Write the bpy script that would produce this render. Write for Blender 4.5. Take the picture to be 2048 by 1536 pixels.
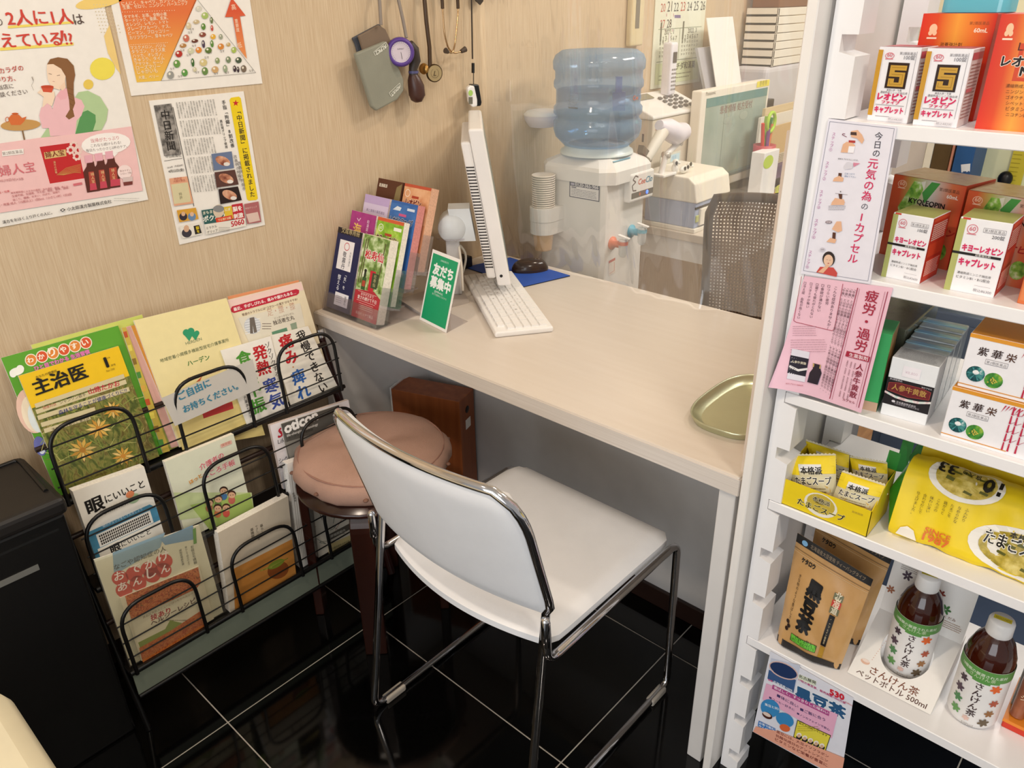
import bpy, bmesh, math, random
from mathutils import Vector, Matrix

for _o in list(bpy.data.objects):
    bpy.data.objects.remove(_o)
SC = bpy.context.scene
COL = SC.collection
random.seed(7)

# ------------------------------------------------------------------ camera
F = 1546.58
ROWS = ((0.6712687, -0.7410200, -0.0169641),
        (-0.3399868, -0.2874857, -0.8954110),
        (0.6586405, 0.6068289, -0.4449172))
CAM = Vector((-1.0388, -1.6512, 1.4120))
_r, _d, _f = (Vector(r) for r in ROWS)
cd = bpy.data.cameras.new('camera')
cd.sensor_width = 36.0
cd.lens = F / 2048.0 * 36.0
cd.clip_start = 0.02
cam = bpy.data.objects.new('camera', cd)
COL.objects.link(cam)
mw = Matrix.Identity(4)
for i in range(3):
    mw[i][0] = _r[i]
    mw[i][1] = -_d[i]
    mw[i][2] = -_f[i]
    mw[i][3] = CAM[i]
cam.matrix_world = mw
SC.camera = cam

# ------------------------------------------------------------------ world, lights, exposure
SC.view_settings.view_transform = 'Standard'
SC.view_settings.look = 'None'
SC.view_settings.gamma = 1.0
SC.view_settings.use_curve_mapping = False
SC.view_settings.exposure = 0.40
wd = bpy.data.worlds.new('world')
SC.world = wd
wd.use_nodes = True
wd.node_tree.nodes['Background'].inputs[0].default_value = (1.0, 0.97, 0.93, 1)
wd.node_tree.nodes['Background'].inputs[1].default_value = 0.30


def lamp(name, kind, loc, target, energy, color, size=0.2, size_y=None, spread=None, angle=None):
    ld = bpy.data.lights.new(name, kind)
    ld.energy = energy
    ld.color = color
    if kind == 'AREA':
        ld.shape = 'RECTANGLE' if size_y else 'DISK'
        ld.size = size
        if size_y:
            ld.size_y = size_y
        if spread:
            ld.spread = spread
    if kind == 'SPOT':
        ld.shadow_soft_size = size
        ld.spot_size = angle
        ld.spot_blend = 0.6
    o = bpy.data.objects.new(name, ld)
    COL.objects.link(o)
    o.location = loc
    o.rotation_euler = (Vector(target) - Vector(loc)).to_track_quat('-Z', 'Y').to_euler()
    return o


# daylight through the shop window on the street side (left of and behind the camera)
lamp('window_daylight', 'AREA', (-3.6, -2.2, 1.5), (0.4, -1.0, 0.9), 38, (0.91, 0.95, 1.0), 2.4, 1.9)
# warm ceiling downlights on the customers' side, cooler office lights behind the desk
lamp('downlight', 'AREA', (-1.15, -0.85, 2.42), (-1.0, -0.55, 0.0), 8.5, (1.0, 0.84, 0.68), 0.13)
lamp('downlight.001', 'AREA', (0.95, -0.95, 2.42), (0.8, -0.5, 0.0), 7.5, (1.0, 0.85, 0.69), 0.13)
lamp('office_light', 'AREA', (1.9, -1.5, 2.40), (1.7, -0.9, 0.0), 26, (1.0, 0.97, 0.92), 1.2, 0.35)
lamp('downlight.002', 'AREA', (-0.75, -2.3, 2.42), (-0.2, -1.6, 0.4), 9, (1.0, 0.90, 0.77), 0.3)


# ------------------------------------------------------------------ pixels to places (2048 x 1536 frame)
def ray(p):
    return _r * ((p[0] - 1024.0) / F) + _d * ((p[1] - 768.0) / F) + _f


def px(p, ax, val):
    """where the sight line of a photo pixel meets the plane (axis = value)"""
    d = ray(p)
    return CAM + d * ((val - CAM[ax]) / d[ax])


def proj(P):
    q = Vector(P) - CAM
    z = q.dot(_f)
    return (1024 + F * q.dot(_r) / z, 768 + F * q.dot(_d) / z)


def height_at(P, p):
    """height h so that P + h*Z shows at the row of pixel p"""
    lo, hi = 0.0, 1.2
    for _ in range(40):
        m = (lo + hi) / 2
        if proj(P + Vector((0, 0, m)))[1] > p[1]:
            lo = m
        else:
            hi = m
    return lo


# ------------------------------------------------------------------ materials
def lin(c):
    return c / 12.92 if c <= 0.04045 else ((c + 0.055) / 1.055) ** 2.4


def rgb(h):
    if isinstance(h, str):
        return tuple(lin(int(h[i:i + 2], 16) / 255.0) for i in (0, 2, 4)) + (1.0,)
    return tuple(h) + (1.0,) if len(h) == 3 else tuple(h)


MATS = {}


def mat(name, col='cccccc', rough=0.5, metal=0.0, spec=0.5, var=0.06, vscale=18.0, bump=0.0, bscale=300.0,
        trans=0.0, ior=1.45, coat=0.0, emit=0.0, sheen=0.0, alpha=1.0):
    if name in MATS:
        return MATS[name]
    m = bpy.data.materials.new(name)
    m.use_nodes = True
    nt = m.node_tree
    b = nt.nodes['Principled BSDF']
    b.inputs['Roughness'].default_value = rough
    b.inputs['Metallic'].default_value = metal
    b.inputs['Specular IOR Level'].default_value = spec
    b.inputs['IOR'].default_value = ior
    b.inputs['Transmission Weight'].default_value = trans
    b.inputs['Coat Weight'].default_value = coat
    b.inputs['Alpha'].default_value = alpha
    c = rgb(col)
    b.inputs['Base Color'].default_value = c
    if emit:
        b.inputs['Emission Color'].default_value = c
        b.inputs['Emission Strength'].default_value = emit
    tc = None
    if var or bump:
        tc = nt.nodes.new('ShaderNodeTexCoord')
    if var:
        n = nt.nodes.new('ShaderNodeTexNoise')
        n.inputs['Scale'].default_value = vscale
        n.inputs['Detail'].default_value = 3
        nt.links.new(tc.outputs['Object'], n.inputs['Vector'])
        r = nt.nodes.new('ShaderNodeValToRGB')
        r.color_ramp.elements[0].position = 0.3
        r.color_ramp.elements[1].position = 0.7
        r.color_ramp.elements[0].color = tuple(x * (1 - var) for x in c[:3]) + (1,)
        r.color_ramp.elements[1].color = tuple(min(1, x * (1 + var)) for x in c[:3]) + (1,)
        nt.links.new(n.outputs[0], r.inputs[0])
        nt.links.new(r.outputs[0], b.inputs['Base Color'])
    if bump:
        n2 = nt.nodes.new('ShaderNodeTexNoise')
        n2.inputs['Scale'].default_value = bscale
        nt.links.new(tc.outputs['Object'], n2.inputs['Vector'])
        bp = nt.nodes.new('ShaderNodeBump')
        bp.inputs['Strength'].default_value = bump
        bp.inputs['Distance'].default_value = 0.002
        nt.links.new(n2.outputs[0], bp.inputs['Height'])
        nt.links.new(bp.outputs[0], b.inputs['Normal'])
    MATS[name] = m
    return m


def ramp_mat(name, stops, scale=20.0, rough=0.5, detail=6.0, stretch=(1, 1, 1), distort=0.0, kind='noise', spec=0.4):
    """procedural colours for a printed picture, wood or stone: noise through a colour ramp"""
    if name in MATS:
        return MATS[name]
    m = bpy.data.materials.new(name)
    m.use_nodes = True
    nt = m.node_tree
    b = nt.nodes['Principled BSDF']
    b.inputs['Roughness'].default_value = rough
    b.inputs['Specular IOR Level'].default_value = spec
    tc = nt.nodes.new('ShaderNodeTexCoord')
    mp = nt.nodes.new('ShaderNodeMapping')
    mp.inputs['Scale'].default_value = stretch
    nt.links.new(tc.outputs['Object'], mp.inputs['Vector'])
    if kind == 'voronoi':
        n = nt.nodes.new('ShaderNodeTexVoronoi')
        n.inputs['Scale'].default_value = scale
        out = n.outputs['Color']
    else:
        n = nt.nodes.new('ShaderNodeTexNoise')
        n.inputs['Scale'].default_value = scale
        n.inputs['Detail'].default_value = detail
        n.inputs['Distortion'].default_value = distort
        out = n.outputs[0]
    nt.links.new(mp.outputs[0], n.inputs['Vector'])
    r = nt.nodes.new('ShaderNodeValToRGB')
    els = r.color_ramp.elements
    els[0].position, els[0].color = stops[0][0], rgb(stops[0][1])
    els[1].position, els[1].color = stops[-1][0], rgb(stops[-1][1])
    for p, c in stops[1:-1]:
        e = els.new(p)
        e.color = rgb(c)
    nt.links.new(out, r.inputs[0])
    nt.links.new(r.outputs[0], b.inputs['Base Color'])
    MATS[name] = m
    return m


def grad_mat(name, axis, a, bnd, stops, rough=0.35, spec=0.5):
    """printed colour gradient along one object axis from a to bnd (package ink)"""
    if name in MATS:
        return MATS[name]
    m = bpy.data.materials.new(name)
    m.use_nodes = True
    nt = m.node_tree
    b = nt.nodes['Principled BSDF']
    b.inputs['Roughness'].default_value = rough
    b.inputs['Specular IOR Level'].default_value = spec
    tc = nt.nodes.new('ShaderNodeTexCoord')
    sp = nt.nodes.new('ShaderNodeSeparateXYZ')
    nt.links.new(tc.outputs['Object'], sp.inputs[0])
    mr = nt.nodes.new('ShaderNodeMapRange')
    mr.inputs[1].default_value = a
    mr.inputs[2].default_value = bnd
    nt.links.new(sp.outputs[axis], mr.inputs[0])
    r = nt.nodes.new('ShaderNodeValToRGB')
    els = r.color_ramp.elements
    els[0].position, els[0].color = stops[0][0], rgb(stops[0][1])
    els[1].position, els[1].color = stops[-1][0], rgb(stops[-1][1])
    for p, c in stops[1:-1]:
        e = els.new(p)
        e.color = rgb(c)
    nt.links.new(mr.outputs[0], r.inputs[0])
    nt.links.new(r.outputs[0], b.inputs['Base Color'])
    MATS[name] = m
    return m


def clear_mat(name, tint='ffffff', gloss=0.08, rough=0.05, haze=0.0, hazecol='ffffff', bump=0.0, bscale=6.0, edge=0.35):
    """thin clear plastic: mostly see-through, a mirror sheen that grows at grazing angles, a little haze"""
    if name in MATS:
        return MATS[name]
    m = bpy.data.materials.new(name)
    m.use_nodes = True
    nt = m.node_tree
    nt.nodes.remove(nt.nodes['Principled BSDF'])
    out = nt.nodes['Material Output']
    t = nt.nodes.new('ShaderNodeBsdfTransparent')
    t.inputs[0].default_value = rgb(tint)
    g = nt.nodes.new('ShaderNodeBsdfGlossy')
    g.inputs['Roughness'].default_value = rough
    d = nt.nodes.new('ShaderNodeBsdfDiffuse')
    d.inputs[0].default_value = rgb(hazecol)
    lw = nt.nodes.new('ShaderNodeLayerWeight')
    lw.inputs[0].default_value = 0.25
    mr = nt.nodes.new('ShaderNodeMapRange')
    mr.inputs[3].default_value = gloss
    mr.inputs[4].default_value = edge
    nt.links.new(lw.outputs['Facing'], mr.inputs[0])
    mx = nt.nodes.new('ShaderNodeMixShader')
    nt.links.new(mr.outputs[0], mx.inputs[0])
    nt.links.new(t.outputs[0], mx.inputs[1])
    nt.links.new(g.outputs[0], mx.inputs[2])
    m2 = nt.nodes.new('ShaderNodeMixShader')
    m2.inputs[0].default_value = haze
    nt.links.new(mx.outputs[0], m2.inputs[1])
    nt.links.new(d.outputs[0], m2.inputs[2])
    nt.links.new(m2.outputs[0], out.inputs[0])
    if bump:
        tc = nt.nodes.new('ShaderNodeTexCoord')
        mp = nt.nodes.new('ShaderNodeMapping')
        mp.inputs['Scale'].default_value = (1, 2.2, 0.35)
        n = nt.nodes.new('ShaderNodeTexNoise')
        n.inputs['Scale'].default_value = bscale
        n.inputs['Detail'].default_value = 4
        bp = nt.nodes.new('ShaderNodeBump')
        bp.inputs['Strength'].default_value = bump
        bp.inputs['Distance'].default_value = 0.03
        nt.links.new(tc.outputs['Object'], mp.inputs[0])
        nt.links.new(mp.outputs[0], n.inputs['Vector'])
        nt.links.new(n.outputs[0], bp.inputs['Height'])
        nt.links.new(bp.outputs[0], g.inputs['Normal'])
    MATS[name] = m
    return m


def ink(col, rough=0.45):
    if not isinstance(col, str):
        return col
    if col in MATS:
        return MATS[col]
    return mat('ink_' + col, col, rough, var=0.02, vscale=60)


# ------------------------------------------------------------------ mesh builder
class MB:
    def __init__(s):
        s.v, s.f, s.mi, s.sm = [], [], [], []

    def add(s, vs, fs, mi=0, smooth=False):
        k = len(s.v)
        s.v += [Vector(v) for v in vs]
        for f in fs:
            s.f.append([i + k for i in f])
            s.mi.append(mi)
            s.sm.append(smooth)
        return s

    def box(s, x0, x1, y0, y1, z0, z1, mi=0):
        return s.obox((x0, y0, z0), (x1 - x0, 0, 0), (0, y1 - y0, 0), (0, 0, z1 - z0), mi)

    def obox(s, o, a, b, c, mi=0):
        o, a, b, c = Vector(o), Vector(a), Vector(b), Vector(c)
        if a.cross(b).dot(c) < 0:
            a, b = b, a
        vs = [o, o + a, o + a + b, o + b, o + c, o + a + c, o + a + b + c, o + b + c]
        return s.add(vs, [(0, 3, 2, 1), (4, 5, 6, 7), (0, 1, 5, 4), (1, 2, 6, 5), (2, 3, 7, 6), (3, 0, 4, 7)], mi)

    def prism(s, pts, n, mi=0, smooth=False):
        """closed 3-D outline pts pushed along vector n"""
        n = Vector(n)
        k = len(pts)
        pts = [Vector(p) for p in pts]
        nn = Vector()
        for i in range(k):
            nn += (pts[i] - pts[0]).cross(pts[(i + 1) % k] - pts[0])
        if nn.dot(n) < 0:
            pts = pts[::-1]
        vs = pts + [p + n for p in pts]
        fs = [tuple(range(k))[::-1], tuple(range(k, 2 * k))]
        s.add(vs, fs, mi)
        s.add(vs, [(i, (i + 1) % k, k + (i + 1) % k, k + i) for i in range(k)], mi, smooth)
        return s

    def tube(s, path, r, n=8, closed=False, mi=0, rs=None, flat=None):
        path = [Vector(p) for p in path]
        k = len(path)
        vs, fs = [], []
        prev = None
        for i, p in enumerate(path):
            if closed:
                t = (path[(i + 1) % k] - path[i - 1])
            else:
                t = path[min(i + 1, k - 1)] - path[max(i - 1, 0)]
            t.normalize()
            if prev is None:
                a = Vector((0, 0, 1)) if abs(t.z) < 0.9 else Vector((1, 0, 0))
                u = t.cross(a).normalized()
            else:
                u = (prev - t * prev.dot(t)).normalized()
            prev = u
            w = t.cross(u)
            rr = rs[i] if rs else r
            for j in range(n):
                a = 2 * math.pi * j / n
                vs.append(p + u * (math.cos(a) * rr) + w * (math.sin(a) * rr * (flat or 1)))
        m = k if closed else k - 1
        for i in range(m):
            for j in range(n):
                a, b = i * n + j, i * n + (j + 1) % n
                c, d = ((i + 1) % k) * n + (j + 1) % n, ((i + 1) % k) * n + j
                fs.append((a, b, c, d))
        s.add(vs, fs, mi, True)
        if not closed:
            s.add(vs[:n], [tuple(range(n))[::-1]], mi)
            s.add(vs[-n:], [tuple(range(n))], mi)
        return s

    def lathe(s, prof, c, n=24, axis=(0, 0, 1), mi=0, smooth=True, caps=True, a0=0.0, a1=None):
        c, ax = Vector(c), Vector(axis).normalized()
        u = ax.cross(Vector((1, 0, 0)) if abs(ax.x) < 0.9 else Vector((0, 1, 0))).normalized()
        w = ax.cross(u)
        vs, fs = [], []
        for r, h in prof:
            for j in range(n):
                a = 2 * math.pi * j / n
                vs.append(c + ax * h + u * (math.cos(a) * r) + w * (math.sin(a) * r))
        for i in range(len(prof) - 1):
            for j in range(n):
                fs.append((i * n + j, i * n + (j + 1) % n, (i + 1) * n + (j + 1) % n, (i + 1) * n + j))
        s.add(vs, fs, mi, smooth)
        if caps:
            if prof[0][0] > 1e-5:
                s.add(vs[:n], [tuple(range(n))[::-1]], mi)
            if prof[-1][0] > 1e-5:
                s.add(vs[-n:], [tuple(range(n))], mi)
        return s

    def grid(s, fn, nu, nv, mi=0, smooth=True):
        vs = [fn(i / nu, j / nv) for j in range(nv + 1) for i in range(nu + 1)]
        fs = [(j * (nu + 1) + i, j * (nu + 1) + i + 1, (j + 1) * (nu + 1) + i + 1, (j + 1) * (nu + 1) + i)
              for j in range(nv) for i in range(nu)]
        return s.add(vs, fs, mi, smooth)

    def sphere(s, c, rx, ry=None, rz=None, nu=16, nv=10, mi=0, rot=None):
        ry, rz = ry or rx, rz or rx
        c = Vector(c)

        def fn(u, v):
            a, b = 2 * math.pi * u, math.pi * (v - 0.5)
            p = Vector((rx * math.cos(b) * math.cos(a), ry * math.cos(b) * math.sin(a), rz * math.sin(b)))
            if rot:
                p = rot @ p
            return c + p
        return s.grid(fn, nu, nv, mi)

    def build(s, name, mats, parent=None, bevel=0.0, seg=2, smooth=None, solid=0.0):
        me = bpy.data.meshes.new(name)
        off = parent_world(parent) if parent else Vector()
        me.from_pydata([v - off for v in s.v], [], s.f)
        for m in (mats if isinstance(mats, (list, tuple)) else [mats]):
            me.materials.append(ink(m) if isinstance(m, str) else m)
        for p, i, q in zip(me.polygons, s.mi, s.sm):
            p.material_index = i
            p.use_smooth = q if smooth is None else smooth
        if bevel or solid:
            bm = bmesh.new()
            bm.from_mesh(me)
            bmesh.ops.remove_doubles(bm, verts=bm.verts, dist=1e-6)
            bmesh.ops.recalc_face_normals(bm, faces=bm.faces)
            if solid:
                bmesh.ops.solidify(bm, geom=list(bm.faces), thickness=solid)
            if bevel:
                es = [e for e in bm.edges if len(e.link_faces) == 2 and e.calc_face_angle(0) > 0.5]
                bmesh.ops.bevel(bm, geom=es, offset=bevel, segments=seg, affect='EDGES', profile=0.5,
                                clamp_overlap=True)
            bm.to_mesh(me)
            bm.free()
        me.update()
        o = bpy.data.objects.new(name, me)
        COL.objects.link(o)
        if parent:
            o.parent = parent
        return o


def parent_world(p):
    v = Vector()
    while p:
        v = v + Vector(p.location)
        p = p.parent
    return v


def thing(name, label, cat, loc=(0, 0, 0), group=None):
    o = bpy.data.objects.new(name, None)
    COL.objects.link(o)
    o.empty_display_size = 0.05
    o.location = loc
    return tag(o, label, cat, group)


def tag(o, label, cat, group=None):
    o['label'] = label
    o['category'] = cat
    if group:
        o['group'] = group
    return o


def structure(o):
    o['kind'] = 'structure'
    return o


def arc(c, r, a0, a1, n, U, V):
    c, U, V = Vector(c), Vector(U), Vector(V)
    return [c + U * (r * math.cos(a0 + (a1 - a0) * i / n)) + V * (r * math.sin(a0 + (a1 - a0) * i / n))
            for i in range(n + 1)]


def fillet(path, r, n=4):
    """round the corners of a 3-D polyline"""
    path = [Vector(p) for p in path]
    out = [path[0]]
    for i in range(1, len(path) - 1):
        a, b, c = path[i - 1], path[i], path[i + 1]
        d1, d2 = (a - b), (c - b)
        rr = min(r, d1.length * 0.49, d2.length * 0.49)
        p, q = b + d1.normalized() * rr, b + d2.normalized() * rr
        for j in range(n + 1):
            t = j / n
            out.append(p * (1 - t) ** 2 + b * 2 * t * (1 - t) + q * t * t)
    out.append(path[-1])
    return out


# ------------------------------------------------------------------ flat print on a face
_TXT = {}


def textmesh(s, bold=0.0):
    k = (s, bold)
    if k in _TXT:
        return _TXT[k]
    cu = bpy.data.curves.new('t', 'FONT')
    cu.body = s
    cu.resolution_u = 2
    cu.offset = bold
    ob = bpy.data.objects.new('t', cu)
    me = ob.to_mesh()
    vs = [(v.co.x, v.co.y) for v in me.vertices]
    fs = [tuple(p.vertices) for p in me.polygons]
    ob.to_mesh_clear()
    bpy.data.objects.remove(ob)
    bpy.data.curves.remove(cu)
    if vs:
        b = (min(v[0] for v in vs), max(v[0] for v in vs))
    else:
        b = (0, 1)
    _TXT[k] = (vs, fs, b)
    return _TXT[k]


def shifts(b):
    """small offsets that thicken a glyph (bold or outline)"""
    if b <= 0:
        return ((0, 0),)
    if b < 0.04:
        return ((-b, -b * 0.6), (b, b * 0.6), (-b, b * 0.6), (b, -b * 0.6))
    q = b * 0.7
    return ((-b, 0), (b, 0), (0, -b), (0, b), (q, q), (-q, q), (q, -q), (-q, -q))


class Face:
    """a flat side of a thing: origin, right and up directions (outside = right x up)"""

    def __init__(s, O, U, V, w=1.0, h=1.0):
        s.O, s.U = Vector(O), Vector(U).normalized()
        V = Vector(V)
        s.V = (V - s.U * V.dot(s.U)).normalized()
        s.N = s.U.cross(s.V)
        s.w, s.h = w, h

    def px(s, p):
        d = ray(p)
        P = CAM + d * ((s.O - CAM).dot(s.N) / d.dot(s.N)) - s.O
        return Vector((P.dot(s.U), P.dot(s.V)))

    def P(s, p):
        u = s.px(p)
        return s.pt(u[0], u[1])

    def pt(s, u, v, d=0.0):
        return s.O + s.U * u + s.V * v + s.N * d


class Print:
    """collects flat ink shapes on a face; mode 'px' takes photo pixels, 'uv' takes 0..1 across the face"""

    def __init__(s, face, mode='px', lift=0.0004, step=0.000015, warp=None):
        s.fc, s.mode, s.d, s.step = face, mode, lift, step
        s.mb, s.cols, s.warp = MB(), [], warp

    def m(s, p):
        if s.mode == 'px':
            return s.fc.px(p)
        return Vector((p[0] * s.fc.w, p[1] * s.fc.h))

    def _out(s, uvs, fs, col):
        if col not in s.cols:
            s.cols.append(col)
        pt = s.warp or s.fc.pt
        s.mb.add([pt(u[0], u[1], s.d) for u in uvs], fs, s.cols.index(col))

    def poly(s, pts, col, up=True):
        u = [s.m(p) for p in pts]
        a = sum(u[i][0] * u[(i + 1) % len(u)][1] - u[(i + 1) % len(u)][0] * u[i][1] for i in range(len(u)))
        if a < 0:
            u = u[::-1]
        if s.warp and len(u) == 4:
            n = 8
            vs, fs = [], []
            for j in range(n + 1):
                for i in range(n + 1):
                    t = i / n
                    a0 = u[0].lerp(u[1], t)
                    a1 = u[3].lerp(u[2], t)
                    vs.append(a0.lerp(a1, j / n))
            for j in range(n):
                for i in range(n):
                    k = j * (n + 1) + i
                    fs.append((k, k + 1, k + n + 2, k + n + 1))
            s._out(vs, fs, col)
        else:
            s._out(u, [tuple(range(len(u)))], col)
        if up:
            s.d += s.step
        return s

    def rect(s, x0, y0, x1, y1, col):
        return s.poly([(x0, y0), (x1, y0), (x1, y1), (x0, y1)], col)

    def line(s, pts, w, col):
        """polyline, width w in the unit of the mode"""
        for a, b in zip(pts, pts[1:]):
            d = Vector((b[0] - a[0], b[1] - a[1]))
            if s.mode == 'uv':
                d = Vector((d[0] * s.fc.w, d[1] * s.fc.h))
                n = Vector((-d[1], d[0])).normalized() * (w * s.fc.w / 2)
                n = Vector((n[0] / s.fc.w, n[1] / s.fc.h))
            else:
                n = Vector((-d[1], d[0])).normalized() * (w / 2)
            s.poly([(a[0] + n[0], a[1] + n[1]), (b[0] + n[0], b[1] + n[1]), (b[0] - n[0], b[1] - n[1]),
                    (a[0] - n[0], a[1] - n[1])], col, False)
        s.d += s.step
        return s

    def ell(s, c, rx, ry, col, rot=0.0, n=20, a0=0.0, a1=2 * math.pi):
        pts = []
        cr, sr = math.cos(rot), math.sin(rot)
        for i in range(n):
            a = a0 + (a1 - a0) * i / (n if abs(a1 - a0) > 6.28 else n - 1)
            x, y = rx * math.cos(a), ry * math.sin(a)
            pts.append((c[0] + x * cr - y * sr, c[1] + x * sr + y * cr))
        return s.poly(pts, col)

    def ring(s, c, rx, ry, w, col, n=24, rot=0.0):
        cr, sr = math.cos(rot), math.sin(rot)
        pts = [(c[0] + rx * math.cos(6.2832 * i / n) * cr - ry * math.sin(6.2832 * i / n) * sr,
                c[1] + rx * math.cos(6.2832 * i / n) * sr + ry * math.sin(6.2832 * i / n) * cr) for i in range(n + 1)]
        return s.line(pts, w, col)

    def text(s, t, p0, p1, col, asp=1.0, bold=0.0, out=None, slant=0.0):
        """text fitted between two baseline ends"""
        if out:
            s.text(t, p0, p1, out, asp, bold + 0.055, None, slant)
        vs, fs, (b0, b1) = textmesh(t)
        a, b = s.m(p0), s.m(p1)
        e = b - a
        L = e.length
        if L < 1e-9 or not vs:
            return s
        e = e / L
        up = Vector((-e[1], e[0]))
        k = L / max(0.05, b1 - b0)
        for sx, sy in shifts(bold):
            s.d += 0.00001
            s._out([a + e * ((x - b0 + sx + slant * y) * k) + up * ((y + sy) * k * asp) for x, y in vs], fs, col)
        s.d += s.step
        return s

    def vtext(s, t, p0, p1, col, wid=1.0, bold=0.0, out=None):
        """vertical text from top p0 to bottom p1 (centre line of the column)"""
        if out:
            s.vtext(t, p0, p1, out, wid, bold + 0.055)
        a, b = s.m(p0), s.m(p1)
        e = (b - a)
        cell = e.length / len(t)
        e.normalize()
        up = -e
        rt = Vector((up[1], -up[0]))
        for i, ch in enumerate(t):
            if ch in ' 　':
                continue
            vs, fs, _b = textmesh(ch)
            c = a + e * (cell * (i + 0.5))
            if ch in 'ー「」（）()『』…―〜':
                r2, u2 = e, rt
            else:
                r2, u2 = rt, up
            w = 1.0 if ord(ch) > 255 else 0.6
            k = cell * 0.98
            d0 = s.d
            for sx, sy in shifts(bold):
                s.d += 0.00001
                s._out([c + r2 * ((x + sx - w / 2) * k * wid) + u2 * ((y + sy - 0.38) * k) for x, y in vs], fs, col)
            s.d = d0
        s.d += s.step + (0.00009 if bold else 0)
        return s

    def lines(s, x0, y0, x1, y1, n, col, w, fill=0.9):
        """rows of tiny unreadable print: dashes of uneven length between two corners (rows along x)"""
        rn = random.Random(int(abs(x0) * 7 + abs(y0) * 13 + n))
        for i in range(n):
            t = (i + 0.5) / n
            y = y0 + (y1 - y0) * t
            x = x0
            end = x0 + (x1 - x0) * (fill + (1 - fill) * rn.random())
            while (x < end) == (x1 > x0) and abs(end - x) > 1e-6:
                L = (x1 - x0) * (0.03 + 0.10 * rn.random())
                s.line([(x, y), (min(x + L, end) if x1 > x0 else max(x + L, end), y)], w, col)
                s.d -= s.step
                x += L + (x1 - x0) * 0.012
        s.d += s.step
        return s

    def build(s, parent, name='print'):
        if not s.mb.v:
            return None
        return s.mb.build(name, [ink(c) for c in s.cols], parent)
# ================================================================== the room
def wallpaper(name, c0, c1):
    m = bpy.data.materials.new(name)
    m.use_nodes = True
    nt = m.node_tree
    b = nt.nodes['Principled BSDF']
    b.inputs['Roughness'].default_value = 0.75
    b.inputs['Specular IOR Level'].default_value = 0.25
    tc = nt.nodes.new('ShaderNodeTexCoord')
    mp = nt.nodes.new('ShaderNodeMapping')
    mp.inputs['Scale'].default_value = (1, 1, 0.035)
    n = nt.nodes.new('ShaderNodeTexNoise')
    n.inputs['Scale'].default_value = 330
    n.inputs['Detail'].default_value = 3
    nt.links.new(tc.outputs['Object'], mp.inputs[0])
    nt.links.new(mp.outputs[0], n.inputs['Vector'])
    r = nt.nodes.new('ShaderNodeValToRGB')
    r.color_ramp.elements[0].position = 0.32
    r.color_ramp.elements[1].position = 0.68
    r.color_ramp.elements[0].color = rgb(c0)
    r.color_ramp.elements[1].color = rgb(c1)
    nt.links.new(n.outputs[0], r.inputs[0])
    nt.links.new(r.outputs[0], b.inputs['Base Color'])
    bp = nt.nodes.new('ShaderNodeBump')
    bp.inputs['Strength'].default_value = 0.25
    bp.inputs['Distance'].default_value = 0.002
    nt.links.new(n.outputs[0], bp.inputs['Height'])
    nt.links.new(bp.outputs[0], b.inputs['Normal'])
    return m


WALLP = wallpaper('wallpaper', 'c9b090', 'd8c3a4')
CREAM = mat('cream_wall', 'e6dfbd', 0.7, var=0.02)
WHITE = mat('white_laminate', 'f4f2f2', 0.38, var=0.015)
DESKM = ramp_mat('desk_laminate', [(0.3, 'd5cabd'), (0.7, 'd9cfc3')], 60, 0.30, stretch=(1, 0.08, 1), spec=0.5)
DESKE = ramp_mat('desk_edge_grain', [(0.3, 'd2c8be'), (0.7, 'e0d8cf')], 160, 0.4, stretch=(1, 0.02, 3))
LEGM = mat('desk_leg_white', 'dcd9d6', 0.4, var=0.02)
PANEL = mat('panel_cream', 'c8c5c2', 0.55, var=0.03)
DARKBR = mat('dark_brown', '2a1a14', 0.4, var=0.1)
CHROME = mat('chrome', 'd8d8dc', 0.09, metal=1.0, var=0)
BLACKM = mat('black_metal', '0d0c0c', 0.35, var=0.05)
BLACKP = mat('black_plastic', '0a0909', 0.42, var=0.05, bump=0.15, bscale=500)
VINYLW = mat('white_vinyl', 'eeeff2', 0.42, var=0.02, bump=0.12, bscale=900)
PLASW = mat('white_plastic', 'f1efec', 0.35, var=0.02)
PLASC = mat('cream_plastic', 'efe9dc', 0.4, var=0.02)
PAPER = mat('paper_white', 'f6f3ee', 0.6, var=0.015)

structure(MB().box(-4.2, 3.3, 0, 0.06, 0, 2.5).build('wall_back', WALLP))
structure(MB().box(3.3, 3.36, -3.4, 0.06, 0, 2.5).build('wall_right', CREAM))
structure(MB().box(-4.2, 3.36, -3.4, 0.06, 2.5, 2.55).build('ceiling', mat('ceiling_white', 'f2efe8', 0.8, var=0.02)))
structure(MB().box(-4.2, 0.30, 0.0, -0.009, 0.0, 0.055).build('baseboard_back', DARKBR))

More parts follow.
